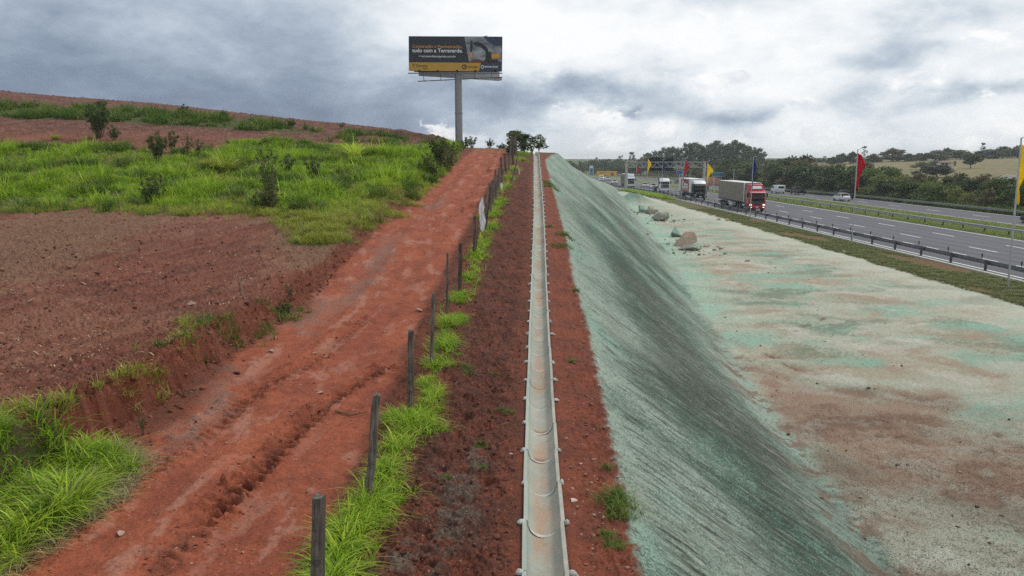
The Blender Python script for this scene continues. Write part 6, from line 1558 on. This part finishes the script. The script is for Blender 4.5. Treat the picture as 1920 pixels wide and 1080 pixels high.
mg = band(22000, 50.2, 60.2, 46, 230, 1.4); gn_scatter('median_grass', 'yellow green grass on the median', put(mg), .9 + .9 * R.rand(len(mg)), R.rand(len(mg)) * 6.28, tufts(14, .3, .12, .035, (56, 57), lean=1.5), leaf_mat('median_blades', (.15, .24, .022), (.27, .33, .05), (.28, .25, .09), .25, .25))
fg = band(7000, 71.4, 76, 62, 260, 1.3); gn_scatter('roadside_grass', 'rough grass under the roadside brush', put(fg), .9 + 1.2 * R.rand(len(fg)), R.rand(len(fg)) * 6.28, tufts(14, .35, .5, .06, (58, 59), lean=.8), M_GRASSD)

# ------------------------------------------------------------------ loose soil, stones and straw
def clods(name, label, xy, smin, smax, m, seed, flat_=.7, sink=.25):
    q = np.random.RandomState(seed); z = height(xy[:, 0], xy[:, 1]); n = len(xy)
    ico = np.array([(0, 0, 1), (.894, 0, .447), (.276, .851, .447), (-.724, .526, .447), (-.724, -.526, .447), (.276, -.851, .447), (.724, .526, -.447), (-.276, .851, -.447), (-.894, 0, -.447), (-.276, -.851, -.447), (.724, -.526, -.447), (0, 0, -1)])
    fs = np.array([(0, 1, 2), (0, 2, 3), (0, 3, 4), (0, 4, 5), (0, 5, 1), (1, 6, 2), (2, 7, 3), (3, 8, 4), (4, 9, 5), (5, 10, 1), (6, 7, 2), (7, 8, 3), (8, 9, 4), (9, 10, 5), (10, 6, 1), (11, 7, 6), (11, 8, 7), (11, 9, 8), (11, 10, 9), (11, 6, 10)])
    s = smin * (smax / smin) ** (q.rand(n) ** 2.6); v = ico[None] * (1 + .35 * q.randn(n, 12, 1)) * np.stack([.7 + .6 * q.rand(n), .7 + .6 * q.rand(n), flat_ * (.7 + .5 * q.rand(n))], -1)[:, None] * s[:, None, None]
    v = v + np.stack([xy[:, 0], xy[:, 1], z + s * sink], -1)[:, None]
    f = (np.arange(n)[:, None, None] * 12 + fs[None]).reshape(-1, 3); me = np_mesh(name, v.reshape(-1, 3), f, np.repeat(q.rand(n), 12)); return stuff(name, me, m, label)
def tint_mat(name, ca, cb, rough=.9):
    m, t, bs, out = mat(name); a = t.attr('tint'); t.put(bs.inputs['Base Color'], t.mix(a.outputs['Fac'], ca, cb)); bs.inputs['Roughness'].default_value = rough; bs.inputs['Specular IOR Level'].default_value = .2; return m
def spread(n, u0, u1, y0, y1, p=1.0):
    """points between two curves u0(y) and u1(y)"""
    y = y0 * (y1 / y0) ** (R.rand(n) ** p); a, b = u0(y), u1(y); return np.stack([a + (b - a) * R.rand(n), y], 1)
f_w = lambda y: xL(y) - np.interp(y, [5, 12, 20, 40], [9, 14, 20, 30]); f_e = lambda y: xL(y) - np.interp(y, [6, 9, 12, 16], [1.7, 1.4, .7, .5])
xy = spread(6500, f_w, f_e, 7.5, 34); xy = xy[inpoly(xy[:, 0], xy[:, 1], G_HILL, .3, .9, .45, 21) < .3]
clods('soil_clods', 'broken clods of soil on the ploughed field', xy, .012, .060, tint_mat('clod_soil', (.10, .042, .029), (.26, .115, .075)), 201)
xy = spread(1500, f_w, f_e, 7.5, 34); xy = xy[inpoly(xy[:, 0], xy[:, 1], G_HILL, .3, .9, .45, 21) < .3]
# straw: thin bent strips lying flat
n = 9000; xy = spread(n, f_w, f_e, 7.2, 40); dn = fbm(xy[:, 0] * .3, xy[:, 1] * .3, 4, 99); xy = xy[(R.rand(n) < np.clip(.45 + 1.2 * dn, .05, 1)) & (inpoly(xy[:, 0], xy[:, 1], G_HILL, .3, .9, .45, 21) < .4)]
n = len(xy); a = R.rand(n) * 6.28; l = .05 + .13 * R.rand(n) ** 2; w = .006 + .008 * R.rand(n); c_, s_ = np.cos(a), np.sin(a); tl = R.randn(n) * .25
pv = []
for t_, ww in ((-.5, .4), (0, 1), (.5, .4)):
    for sg in (-1, 1):
        px = xy[:, 0] + c_ * l * t_ - s_ * w * ww * sg + .02 * (t_ == 0) * R.randn(n) * l * 2; py = xy[:, 1] + s_ * l * t_ + c_ * w * ww * sg; pv.append(np.stack([px, py, np.zeros(n)], -1))
pv = np.stack(pv, 1); zz = height(xy[:, 0], xy[:, 1])[:, None] + .018 + np.array([-.5, -.5, 0, 0, .5, .5])[None] * (l * tl)[:, None] + np.array([0, 0, .012, .012, 0, 0])[None]
pv[:, :, 2] = zz; f = np.array([[0, 1, 3, 2], [2, 3, 5, 4]]); stuff('straw', np_mesh('straw', pv.reshape(-1, 3), (np.arange(n)[:, None, None] * 6 + f[None]).reshape(-1, 4), np.repeat(R.rand(n), 6)), tint_mat('straw', (.28, .18, .10), (.52, .41, .26)), 'bits of straw and stalk scattered on the ploughed field')
# track: pebbles and crumbs
xy = spread(2600, xL, xR, 6.2, 40); clods('track_pebbles', 'small pebbles and crumbs on the dirt track', xy, .004, .022, tint_mat('pebble', (.19, .075, .048), (.42, .25, .17)), 203)
xy = np.concatenate([along(RUT_A, 500, .22), along(RUT_B, 300, .14), along(RUT_C, 160, .12)]); clods('rut_clods', 'crumbled soil thrown up along the wheel ruts', xy, .005, .024, tint_mat('rut_soil', (.12, .042, .026), (.27, .08, .042)), 204)
xy = spread(2600, lambda y: xF(y) + .05, lambda y: xC(y) - .30, 6, 45); clods('bank_clods', 'lumps of dark soil on the bank beside the drain channel', xy, .006, .034, tint_mat('bank_soil', (.060, .027, .020), (.17, .068, .045)), 205)
xy = spread(900, lambda y: xC(y) + .30, lambda y: xT(y) - .02, 6, 40); clods('strip_pebbles', 'pebbles on the red strip beside the drain channel', xy, .006, .026, tint_mat('strip_pebble', (.14, .05, .032), (.40, .26, .19)), 206)
xy = spread(900, lambda y: xL(y) - np.interp(y, [6, 9, 12, 16], [1.6, 1.3, .75, .5]), lambda y: xL(y) - .05, 7.5, 24); clods('fallen_soil', 'crumbled soil fallen from the eroded bank', xy, .008, .045, tint_mat('fallen', (.12, .042, .026), (.26, .11, .066)), 207)
xy = spread(800, lambda y: xO(y) - .8, lambda y: xO(y) + np.interp(y, [9, 30, 60], [5, 9, 12]), 9, 75, 1.2); clods('slope_foot_clods', 'small dark clods rolled down to the slope foot', xy, .010, .050, tint_mat('foot_clod', (.10, .07, .05), (.30, .24, .18)), 208)
n = 420; c_ = np.array([hit(1290, 466), hit(1245, 414), hit(1215, 400)]); xy = c_[R.randint(0, 3, n)] + R.randn(n, 2) * np.array([1.6, 3.0]); clods('rubble', 'broken rubble scattered round the boulders', xy, .03, .22, tint_mat('rubble', (.17, .17, .13), (.36, .30, .24)), 209)
# a few separate stones that can be picked apart
ST = [(1074, 940, .045, (.55, .44, .36), 'pale flat stone on the red strip by the lowest visible channel joints'), (1088, 870, .03, (.42, .28, .2), 'tan stone on the red strip a little uphill of the pale flat stone'), (224, 995, .055, (.40, .30, .24), 'pale sliver of stone on the track beside the grass clump'),
      (508, 660, .06, (.34, .25, .2), 'grey stone at the foot of the crumbled bank'), (445, 700, .07, (.10, .045, .03), 'dark soil lump at the track edge under the bank'), (600, 735, .05, (.38, .25, .18), 'pale stone between the wheel ruts'), (590, 662, .05, (.40, .24, .14), 'tan stone on the middle of the track'),
      (786, 585, .09, (.38, .27, .21), 'pinkish stone beside the slim fourth post'), (360, 572, .10, (.33, .23, .18), 'pale stone lying alone on the ploughed field'), (1478, 815, .07, (.08, .035, .025), 'dark clod on the brown bare patch'), (1628, 728, .07, (.04, .09, .08), 'dark green clod at the edge of the brown bare patch'), (958, 850, .035, (.62, .58, .52), 'white stone chip at the edge of the channel')]
for i, (u, v, r, c, lab) in enumerate(ST):
    x, y = hit(u, v); o = link('stone', boulder(300 + i, 6), tint_mat('stone_%d' % i, c, c), None, (x, y, hz(x, y) + r * .25), (0, 0, rnd.uniform(0, 6))); o.data.attributes.new('tint', 'FLOAT', 'POINT'); o.scale = (r * 1.3, r, r * .6); tag(o, lab, 'stone')
# twigs on the bank
for i, (px, lab) in enumerate([([(385, 625), (420, 645), (455, 662)], 'long dead twig lying down the crumbled bank'), ([(628, 772), (660, 782), (690, 778)], 'thin dark twig lying across the track under the tilted post'), ([(460, 562), (452, 540), (447, 522)], 'short dead twig on the field edge')]):
    p = [hit(*q_) for q_ in px]; o_ = Vector((*p[0], hz(*p[0]) + .03)); pts = [Vector((*q_, hz(*q_) + .035)) - o_ for q_ in p]; o = link('twig', fix(MB().tube(pts, [.016, .012, .006], 5).mesh('twig'), 60), M_STEM, None, o_); tag(o, lab, 'twig')

# ------------------------------------------------------------------ shrubs and clumps on the hillside
SH = [shrub('shrub', 1, M_SHRUB, 2600, .055, .46, 13, 1.15), shrub('shrub', 2, M_SHRUB, 2200, .06, .55, 12, 1.1), shrub('shrub', 3, M_SHRUB2, 1500, .05, .42, 10, .85), shrub('shrub', 4, M_SHRUB2, 900, .04, .34, 9, .7)]
def guinea(seed, n=130, h=1.0, m=None, lean=1.0):
    c, f, t = blades(n, .16, h, .03, seed, lean=lean, seg=5, droop=1.1, hv=.35); me = np_mesh('blades', c, f, t); me.materials.append(m); return me
GU = [guinea(61, 170, 1.0, M_GRASSY, 1.1), guinea(62, 150, 1.0, M_GRASS, .9), guinea(63, 46, 1.0, M_GRASS, 1.3)]
def at(u, vb, vt, kind, lab, cat='shrub', wide=1.0, name=None, i=0):
    x, y = hit(u, vb); z = hz(x, y); r_ = ray(u, vt); h = CZ + r_[2] / r_[1] * y - z
    if kind[0] == 'S': return SH[int(kind[1])].place(x, y, z - .03, (h * wide, h * wide, h * 1.04), rnd.uniform(0, 6.28), lab, cat, None, ('stems', 'foliage'))
    o = link(name or 'grass_clump', GU[int(kind[1])], None, None, (x, y, z - .02), (0, 0, rnd.uniform(0, 6.28))); o.scale = (h * wide, h * wide, h * 1.0); return tag(o, lab, cat)
at(186, 260, 190, 'S0', 'big rounded dark shrub standing on the edge of the upper field', wide=.95); at(214, 263, 236, 'S1', 'low shrub leaning against the big rounded one')
at(298, 306, 245, 'S0', 'dark upright shrub in the middle of the bright grass', wide=.85); at(323, 286, 242, 'S2', 'loose shrub just behind the dark upright one', wide=.9); at(352, 290, 245, 'S3', 'thin shrub with two leaning stems behind the pale grass tussock'); at(372, 292, 258, 'S2', 'small shrub at the shoulder of the thin leaning one', wide=1.1)
at(508, 392, 245, 'S3', 'tall wispy weed stalks rising over the grass', 'weed', .55); at(505, 395, 345, 'S1', 'dark low shrub at the foot of the wispy weed stalks', wide=1.3); at(300, 365, 320, 'S2', 'sparse dark weed at the lower part of the grass', wide=.9); at(285, 380, 335, 'S1', 'dark shrub sunk into the grass near the ploughed edge', wide=1.2)
at(540, 330, 285, 'S2', 'greyish shrub beside the wispy weed stalks', wide=1.0); at(590, 335, 290, 'S2', 'scrubby weed patch past the greyish shrub', wide=1.1); at(650, 350, 310, 'S3', 'little thin weed on the grass slope', wide=.9)
at(824, 312, 253, 'S0', 'dark dense shrub on the corner above the track', wide=.95); at(842, 322, 270, 'S1', 'shrub hanging over the track cutting', wide=.8); at(812, 335, 300, 'S1', 'brownish low shrub below the dense one at the track', wide=1.2); at(850, 300, 268, 'S1', 'upper shrub where the grass meets the track cutting', wide=.9); at(800, 325, 285, 'S2', 'light shrub on the downhill side of the dense one', wide=.9)
at(420, 322, 272, 'G0', 'pale tussock of tall bent grass on the hillside', 'grass clump', 1.45); at(392, 318, 285, 'G0', 'smaller pale tussock leaning out of the tall bent one', 'grass clump', 1.3); at(664, 300, 250, 'G1', 'green tussock of tall grass near the top of the grass slope', 'grass clump', 1.2); at(610, 330, 300, 'G2', 'few long pale blades sticking out of the grass slope', 'grass clump', 1.3)
at(202, 870, 812, 'G2', 'broad bladed grass clump beside the track under the bank', 'grass clump', 1.35); at(180, 862, 825, 'G2', 'smaller broad bladed clump at the shoulder of the big one', 'grass clump', 1.3); at(268, 815, 755, 'S3', 'thin young weed standing against the red bank', 'weed', .4)
at(105, 262, 245, 'G0', 'yellowish grass tuft at the edge of the upper field', 'grass clump', 1.4); at(545, 570, 520, 'S3', 'spindly young weed on the crumbled bank', 'weed', .6); at(536, 590, 562, 'S1', 'low dark weed at the foot of the spindly one', wide=1.3)
at(885, 272, 254, 'S2', 'bright low bush at the crest beside the billboard pole', wide=1.6); at(872, 272, 258, 'S1', 'dark low bush touching the billboard pole', wide=1.5); at(918, 272, 260, 'S1', 'small dark bush on the crest of the track', wide=1.2); at(940, 278, 268, 'S1', 'low bush at the top end of the fence', wide=1.7)
at(345, 218, 196, 'S1', 'dark bush on the weedy contour strip', wide=1.3); at(420, 224, 206, 'S0', 'second dark bush along the contour strip', wide=1.2); at(545, 240, 222, 'S1', 'brown green bush near the end of the contour strip', wide=1.6); at(190, 205, 186, 'S0', 'leafy bush on the contour strip above the big rounded shrub', wide=1.8); at(640, 240, 228, 'S2', 'small bush breaking the skyline', wide=1.6); at(745, 262, 240, 'S3', 'thin sapling on the skyline near the billboard', 'weed', .5); at(716, 260, 238, 'S3', 'bare stalk on the skyline between the field and the billboard', 'weed', .25)
at(984, 288, 262, 'S1', 'leafy bush at the foot of the crest trees, by the channel head', wide=1.4); at(997, 290, 266, 'S2', 'grey green bush between the crest trees', wide=1.1); at(958, 292, 262, 'S1', 'bush behind the close group of posts', wide=1.2)
# trees at the crest
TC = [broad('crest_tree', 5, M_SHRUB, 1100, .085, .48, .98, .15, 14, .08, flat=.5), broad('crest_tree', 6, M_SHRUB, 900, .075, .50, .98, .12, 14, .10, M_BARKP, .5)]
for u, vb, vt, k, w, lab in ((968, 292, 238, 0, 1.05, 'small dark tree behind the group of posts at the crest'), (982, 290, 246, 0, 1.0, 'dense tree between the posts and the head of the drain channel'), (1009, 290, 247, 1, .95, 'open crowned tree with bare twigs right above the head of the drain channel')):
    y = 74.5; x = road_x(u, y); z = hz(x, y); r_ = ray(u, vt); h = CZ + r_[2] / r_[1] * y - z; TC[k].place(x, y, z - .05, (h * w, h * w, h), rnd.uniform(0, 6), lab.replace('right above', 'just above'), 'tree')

# ------------------------------------------------------------------ trees beyond the motorway
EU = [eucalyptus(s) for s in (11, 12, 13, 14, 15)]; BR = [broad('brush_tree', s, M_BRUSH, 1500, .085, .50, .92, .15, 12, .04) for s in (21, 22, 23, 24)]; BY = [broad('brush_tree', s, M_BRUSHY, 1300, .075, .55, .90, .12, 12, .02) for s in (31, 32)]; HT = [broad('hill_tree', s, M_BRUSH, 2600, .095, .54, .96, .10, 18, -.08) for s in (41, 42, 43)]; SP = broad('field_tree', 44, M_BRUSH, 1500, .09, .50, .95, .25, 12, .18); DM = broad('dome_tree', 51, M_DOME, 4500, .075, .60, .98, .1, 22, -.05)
GE = 'tall slim trees of the wood behind the gantry'
def top_h(v, d, z): return CZ + ray(960, v)[2] / ray(960, v)[1] * d - z
prof = [(1195, 298), (1215, 286), (1235, 280), (1255, 280), (1275, 278), (1290, 268), (1300, 272), (1320, 274), (1340, 268), (1360, 272), (1378, 267), (1390, 268), (1402, 278), (1415, 279), (1428, 282), (1436, 292)]
for i in range(74):
    u = 1196 + 236 * ((i * .6180339) % 1.0); row = i % 3; d = (440 - (u - 1200) * .45) + row * 16 + rnd.uniform(-6, 6); x = road_x(u, d); z = hz(x, d); v = float(np.interp(u, *zip(*prof))) + rnd.uniform(-3, 7) + (2 if row == 0 else 0)
    h = max(top_h(v, d, z), 7); EU[i % 5].place(x, d, z - .2, (h * rnd.uniform(.85, 1.25), h * rnd.uniform(.85, 1.25), h), rnd.uniform(0, 6.28), 'slim tree of the tall wood behind the gantry', 'tree', GE)
for i, (u, v) in enumerate([(1046, 303), (1053, 301), (1064, 304), (1074, 303), (1086, 305), (1098, 303), (1110, 297), (1118, 296), (1126, 299), (1134, 296), (1142, 298), (1152, 302), (1160, 294), (1163, 292), (1172, 300), (1183, 285), (1187, 290), (1196, 300), (1206, 300), (1215, 303), (1070, 308), (1092, 309), (1105, 310), (1148, 306), (1178, 304)]):
    d = 560 + rnd.uniform(-30, 30); x = road_x(u, d); z = hz(x, d); h = max(top_h(v, d, z), 8); thin = i in (15, 16, 13)
    (EU[i % 5] if i % 3 or thin else HT[i % 3]).place(x, d, z - .2, (h * (.9 if thin else 1.25), h * (.9 if thin else 1.25), h), rnd.uniform(0, 6.28), 'far hazy tree in the line behind the crest of the slope', 'tree', 'far trees behind the crest of the slope')
# lower understorey of that wood
for i in range(26):
    u = 1120 + 300 * ((i * .6180339) % 1.0); d = (455 - max(u - 1200, 0) * .5) - 14 + rnd.uniform(-5, 5); x = road_x(u, d); z = hz(x, d); h = rnd.uniform(4, 7)
    (BY if i % 4 == 0 else BR)[i % 2].place(x, d, z - .1, (h * 1.3, h * 1.3, h), rnd.uniform(0, 6.28), 'round bush along the foot of the tall wood', 'bush', 'bushes at the foot of the tall wood')
# brush along the second carriageway
pb_ = [(1385, 300), (1410, 306), (1440, 308), (1480, 298), (1500, 300), (1540, 303), (1580, 312), (1620, 300), (1650, 312), (1690, 322), (1725, 330), (1760, 334), (1800, 332), (1850, 331), (1930, 330), (2100, 335)]
GB = 'brush trees lining the far carriageway'; k = 0
for row, (xo, cnt) in enumerate(((74.6, 46), (79, 46), (86, 42))):
    for i in range(cnt):
        y = 62 * (300 / 62) ** ((i + rnd.uniform(.2, .8)) / cnt); x = xo + rnd.uniform(-1.6, 1.6); u = 960 + F * x / (y * cp + CZ * sp); z = hz(x, y)
        v = float(np.interp(u, *zip(*pb_))) + (rnd.uniform(3, 26) if row == 0 else (rnd.uniform(-5, 10) if row == 1 else rnd.uniform(-9, 2))); h = max(top_h(v, y, z), 2.6) * 1.10
        s = h * rnd.uniform(.95, 1.35); light = (u > 1640 and rnd.random() < .6 and row < 2) or rnd.random() < .12
        (BY[k % 2] if light else BR[k % 4]).place(x, y, z - .15, (s, s, h), rnd.uniform(0, 6.28), 'light green brush tree along the far carriageway' if light else 'dark leafy brush tree along the far carriageway', 'tree', ('light ' if light else 'dark ') + GB); k += 1
# separate trees on the field and the skyline
def hill_tree(P_, u, vb, vt, wpx, d, lab, cat='tree', group=None):
    if d is None: d = float(hit(u, vb)[1])
    x = road_x(u, d); z = hz(x, d); h = top_h(vt, d, z); w = wpx * d / F; P_.place(x, d, z - .1, (w, w, max(h, 1.5)), rnd.uniform(0, 6.28), lab, cat, group)
hill_tree(DM, 1755, 333, 308, 52, None, 'dark dome shaped tree in front of the white house'); hill_tree(SP, 1817, 316, 288, 36, None, 'spreading tree standing alone on the tan field'); hill_tree(BY[0], 1726, 318, 300, 40, None, 'pale feathery tree beside the white house'); hill_tree(BR[0], 1716, 330, 318, 22, None, 'round dark bush on the path below the pale feathery tree', 'bush')
SK = [(1544, 300, 293, 16, 'low bush at the thin end of the skyline trees'), (1577, 298, 285, 24, 'small round tree on the skyline before the red flag'), (1597, 299, 282, 20, 'dark tree on the skyline behind the red flag'), (1636, 300, 286, 26, 'broad low tree on the skyline just past the red flag'), (1671, 300, 275, 42, 'big round dark tree on the skyline, alone'), (1702, 300, 286, 26, 'grey green tree next to the big round skyline tree'), (1722, 300, 285, 26, 'second grey green tree before the blue roof'),
      (1752, 298, 279, 42, 'wide tree on the skyline above the white house'), (1772, 297, 275, 26, 'taller tree rising from the wide one above the white house'), (1798, 300, 279, 50, 'wide flat tree on the skyline above the spreading field tree'), (1838, 303, 268, 26, 'tall loose tree at the edge of the skyline wood'), (1850, 303, 278, 44, 'first round tree of the skyline wood'), (1876, 303, 272, 40, 'second tree of the skyline wood, with a broad crown'), (1905, 303, 270, 40, 'third tree of the skyline wood, behind the yellow flag'), (1935, 303, 272, 50, 'last tree of the skyline wood, cut by the frame'), (1618, 299, 274, 16, 'thin tall palm like tree behind the red flag'), (1687, 299, 281, 10, 'thin feathery tree beside the big round skyline tree'), (1560, 300, 292, 18, 'second low bush on the skyline')]
for i, (u, vb, vt, w, lab) in enumerate(SK): hill_tree(EU[i % 5] if 'thin' in lab or 'loose' in lab else HT[i % 3], u, vb, vt, w * (1.6 if 'thin' in lab else 1.25), 400 + rnd.uniform(-8, 8), lab)
for i in range(16): hill_tree(HT[i % 3], 1835 + i * 9, 303, 277 + rnd.uniform(0, 12), 36, 425 + rnd.uniform(-8, 20), 'tree in the depth of the skyline wood behind the yellow flag', 'tree', 'trees in the depth of the skyline wood')
for i in range(30): hill_tree(BR[i % 4], 1430 + i * 13, 303, 298 + rnd.uniform(-4, 1), 26, 440 + rnd.uniform(-10, 10), 'low hedge bush along the skyline of the tan field', 'bush', 'hedge bushes along the skyline')
hill_tree(BY[1], 1748, 312, 299, 34, None, 'light green bushy tree covering the end of the white house')
# house, garden wall and red earth bank
M_HW = plain('house_plaster', (.62, .61, .58), .8, var=.08, scale=1, dirt=(.45, .42, .38)); M_HR = plain('roof_tile', (.16, .085, .06), .8, var=.3, scale=3)
d = float(hit(1772, 311)[1]); x0, x1 = road_x(1753, d), road_x(1783, d); z = hz((x0 + x1) / 2, d); w = x1 - x0; h = top_h(303, d, z)
hs = thing('white_house', 'low white house half hidden by the dark dome shaped tree', 'house', ((x0 + x1) / 2, d, z))
part('wall', MB().box((-w * .12, 0, h * .40 - .2), (w * .76, 6, h * .80 + .4)).box((w * .38, -.6, h * .5 - .2), (w * .24, 5, h + .4)), M_HW, hs)
rf = part('roof', MB().prism([(-3.6, h * .8), (0, h * 1.12), (3.6, h * .8), (3.6, h * .76), (0, h * 1.06), (-3.6, h * .76)], -w * .54, w * .28), M_HR, hs)
for k in range(2):
    wn = part('window', MB().cbox((-w * .36 + k * w * .24, -3.02, h * .42), (1.2, .1, 1.1), .02), M_GLASS, hs); part('sill', MB().box((-w * .36 + k * w * .24, -3.08, h * .42 - .62), (1.4, .16, .08)), M_HW, wn)
part('door', MB().cbox((w * .38, -3.12, 1.0), (1.0, .08, 2.0), .02), M_BROWNP, hs)
d = float(hit(1900, 336)[1]); x0, x1 = road_x(1873, d), road_x(1925, d); z = hz((x0 + x1) / 2, d); t = thing('garden_wall', 'low white wall at the foot of the tan field behind the yellow flag', 'wall', ((x0 + x1) / 2, d, z)); hw = max(top_h(330, d, z), 1.2)
part('wall_face', MB().cbox((0, 0, hw * .4), (x1 - x0, .25, hw * .8), .02), M_HW, t)
for k in range(6): part('pillar', MB().cbox(((k / 5 - .5) * (x1 - x0), 0, hw * .5), (.4, .4, hw), .03), M_HW, t)
d = 405; x0, x1 = road_x(1726, d), road_x(1737, d); z = hz(x0, d); t = thing('blue_shed', 'tiny shed with a blue roof between the skyline trees', 'shed', ((x0 + x1) / 2, d, z)); h = max(top_h(291, d, z), 3); part('wall', MB().box((0, 0, h * .35), (x1 - x0, 4, h * .7)), M_HW, t); part('roof', MB().prism([(-2.4, h * .7), (0, h), (2.4, h * .7)], -(x1 - x0) * .55, (x1 - x0) * .55), M_BLUE, t)
nb_ = 30; co = []; x0, x1, d = road_x(1296, 262), road_x(1385, 262), 262
eb = MB(); ys_ = [(0, -.2), (1.5, 1.6), (3.5, 2.6), (7, 2.9), (10, -.2)]
for i in range(nb_ + 1):
    x = x0 + (x1 - x0) * i / nb_; e_ = math.sin(math.pi * i / nb_) ** .6
    for a, b in ys_: eb.v.append((x, d + a + rnd.uniform(-.3, .3), hz(x, d) + b * e_ * (1 + rnd.uniform(-.15, .15))))
for i in range(nb_):
    for j in range(4): k = i * 5 + j; eb.f.append((k, k + 5, k + 6, k + 1))
o = link('earth_bank', fix(eb.mesh('earth_bank'), 180), plain('red_earth', (.20, .085, .055), .95, var=.3, scale=.6, dirt=(.10, .09, .035)), None); o['kind'] = 'structure'
# litter on the verge
for (u, v, c, lab) in ((1583, 473, (.7, .68, .6), 'pale scrap of paper in the mown verge'), (1656, 494, (.55, .14, .06), 'orange and white wrapper in the mown verge')):
    x, y = hit(u, v); o = link('litter', fix(MB().cbox((0, 0, 0), (.34, .2, .08), .02).mesh('litter')), plain('litter_%d' % u, c, .7), None, (x, y, hz(x, y) + .12), (.2, .3, .8)); tag(o, lab, 'litter')
# ------------------------------------------------------------------ air
def haze(x0, x1, y0, y1, z0, z1, dens):
    m = bpy.data.materials.new('haze'); m.use_nodes = True; t = NT(m.node_tree); t.n.clear()
    out = t.node('ShaderNodeOutputMaterial'); v = t.node('ShaderNodeVolumePrincipled'); v.inputs['Color'].default_value = (.86, .91, .96, 1); v.inputs['Density'].default_value = dens; v.inputs['Anisotropy'].default_value = .2
    t.l.new(v.outputs[0], out.inputs['Volume'])
    o = link('haze', fix(MB().box(((x0 + x1) / 2, (y0 + y1) / 2, (z0 + z1) / 2), (x1 - x0, y1 - y0, z1 - z0)).mesh('haze')), m); o['kind'] = 'stuff'; o['label'] = 'thin grey air between the camera and the far trees'
haze(-14000, 14000, -200, 4400, -3.2, 40, .00026)
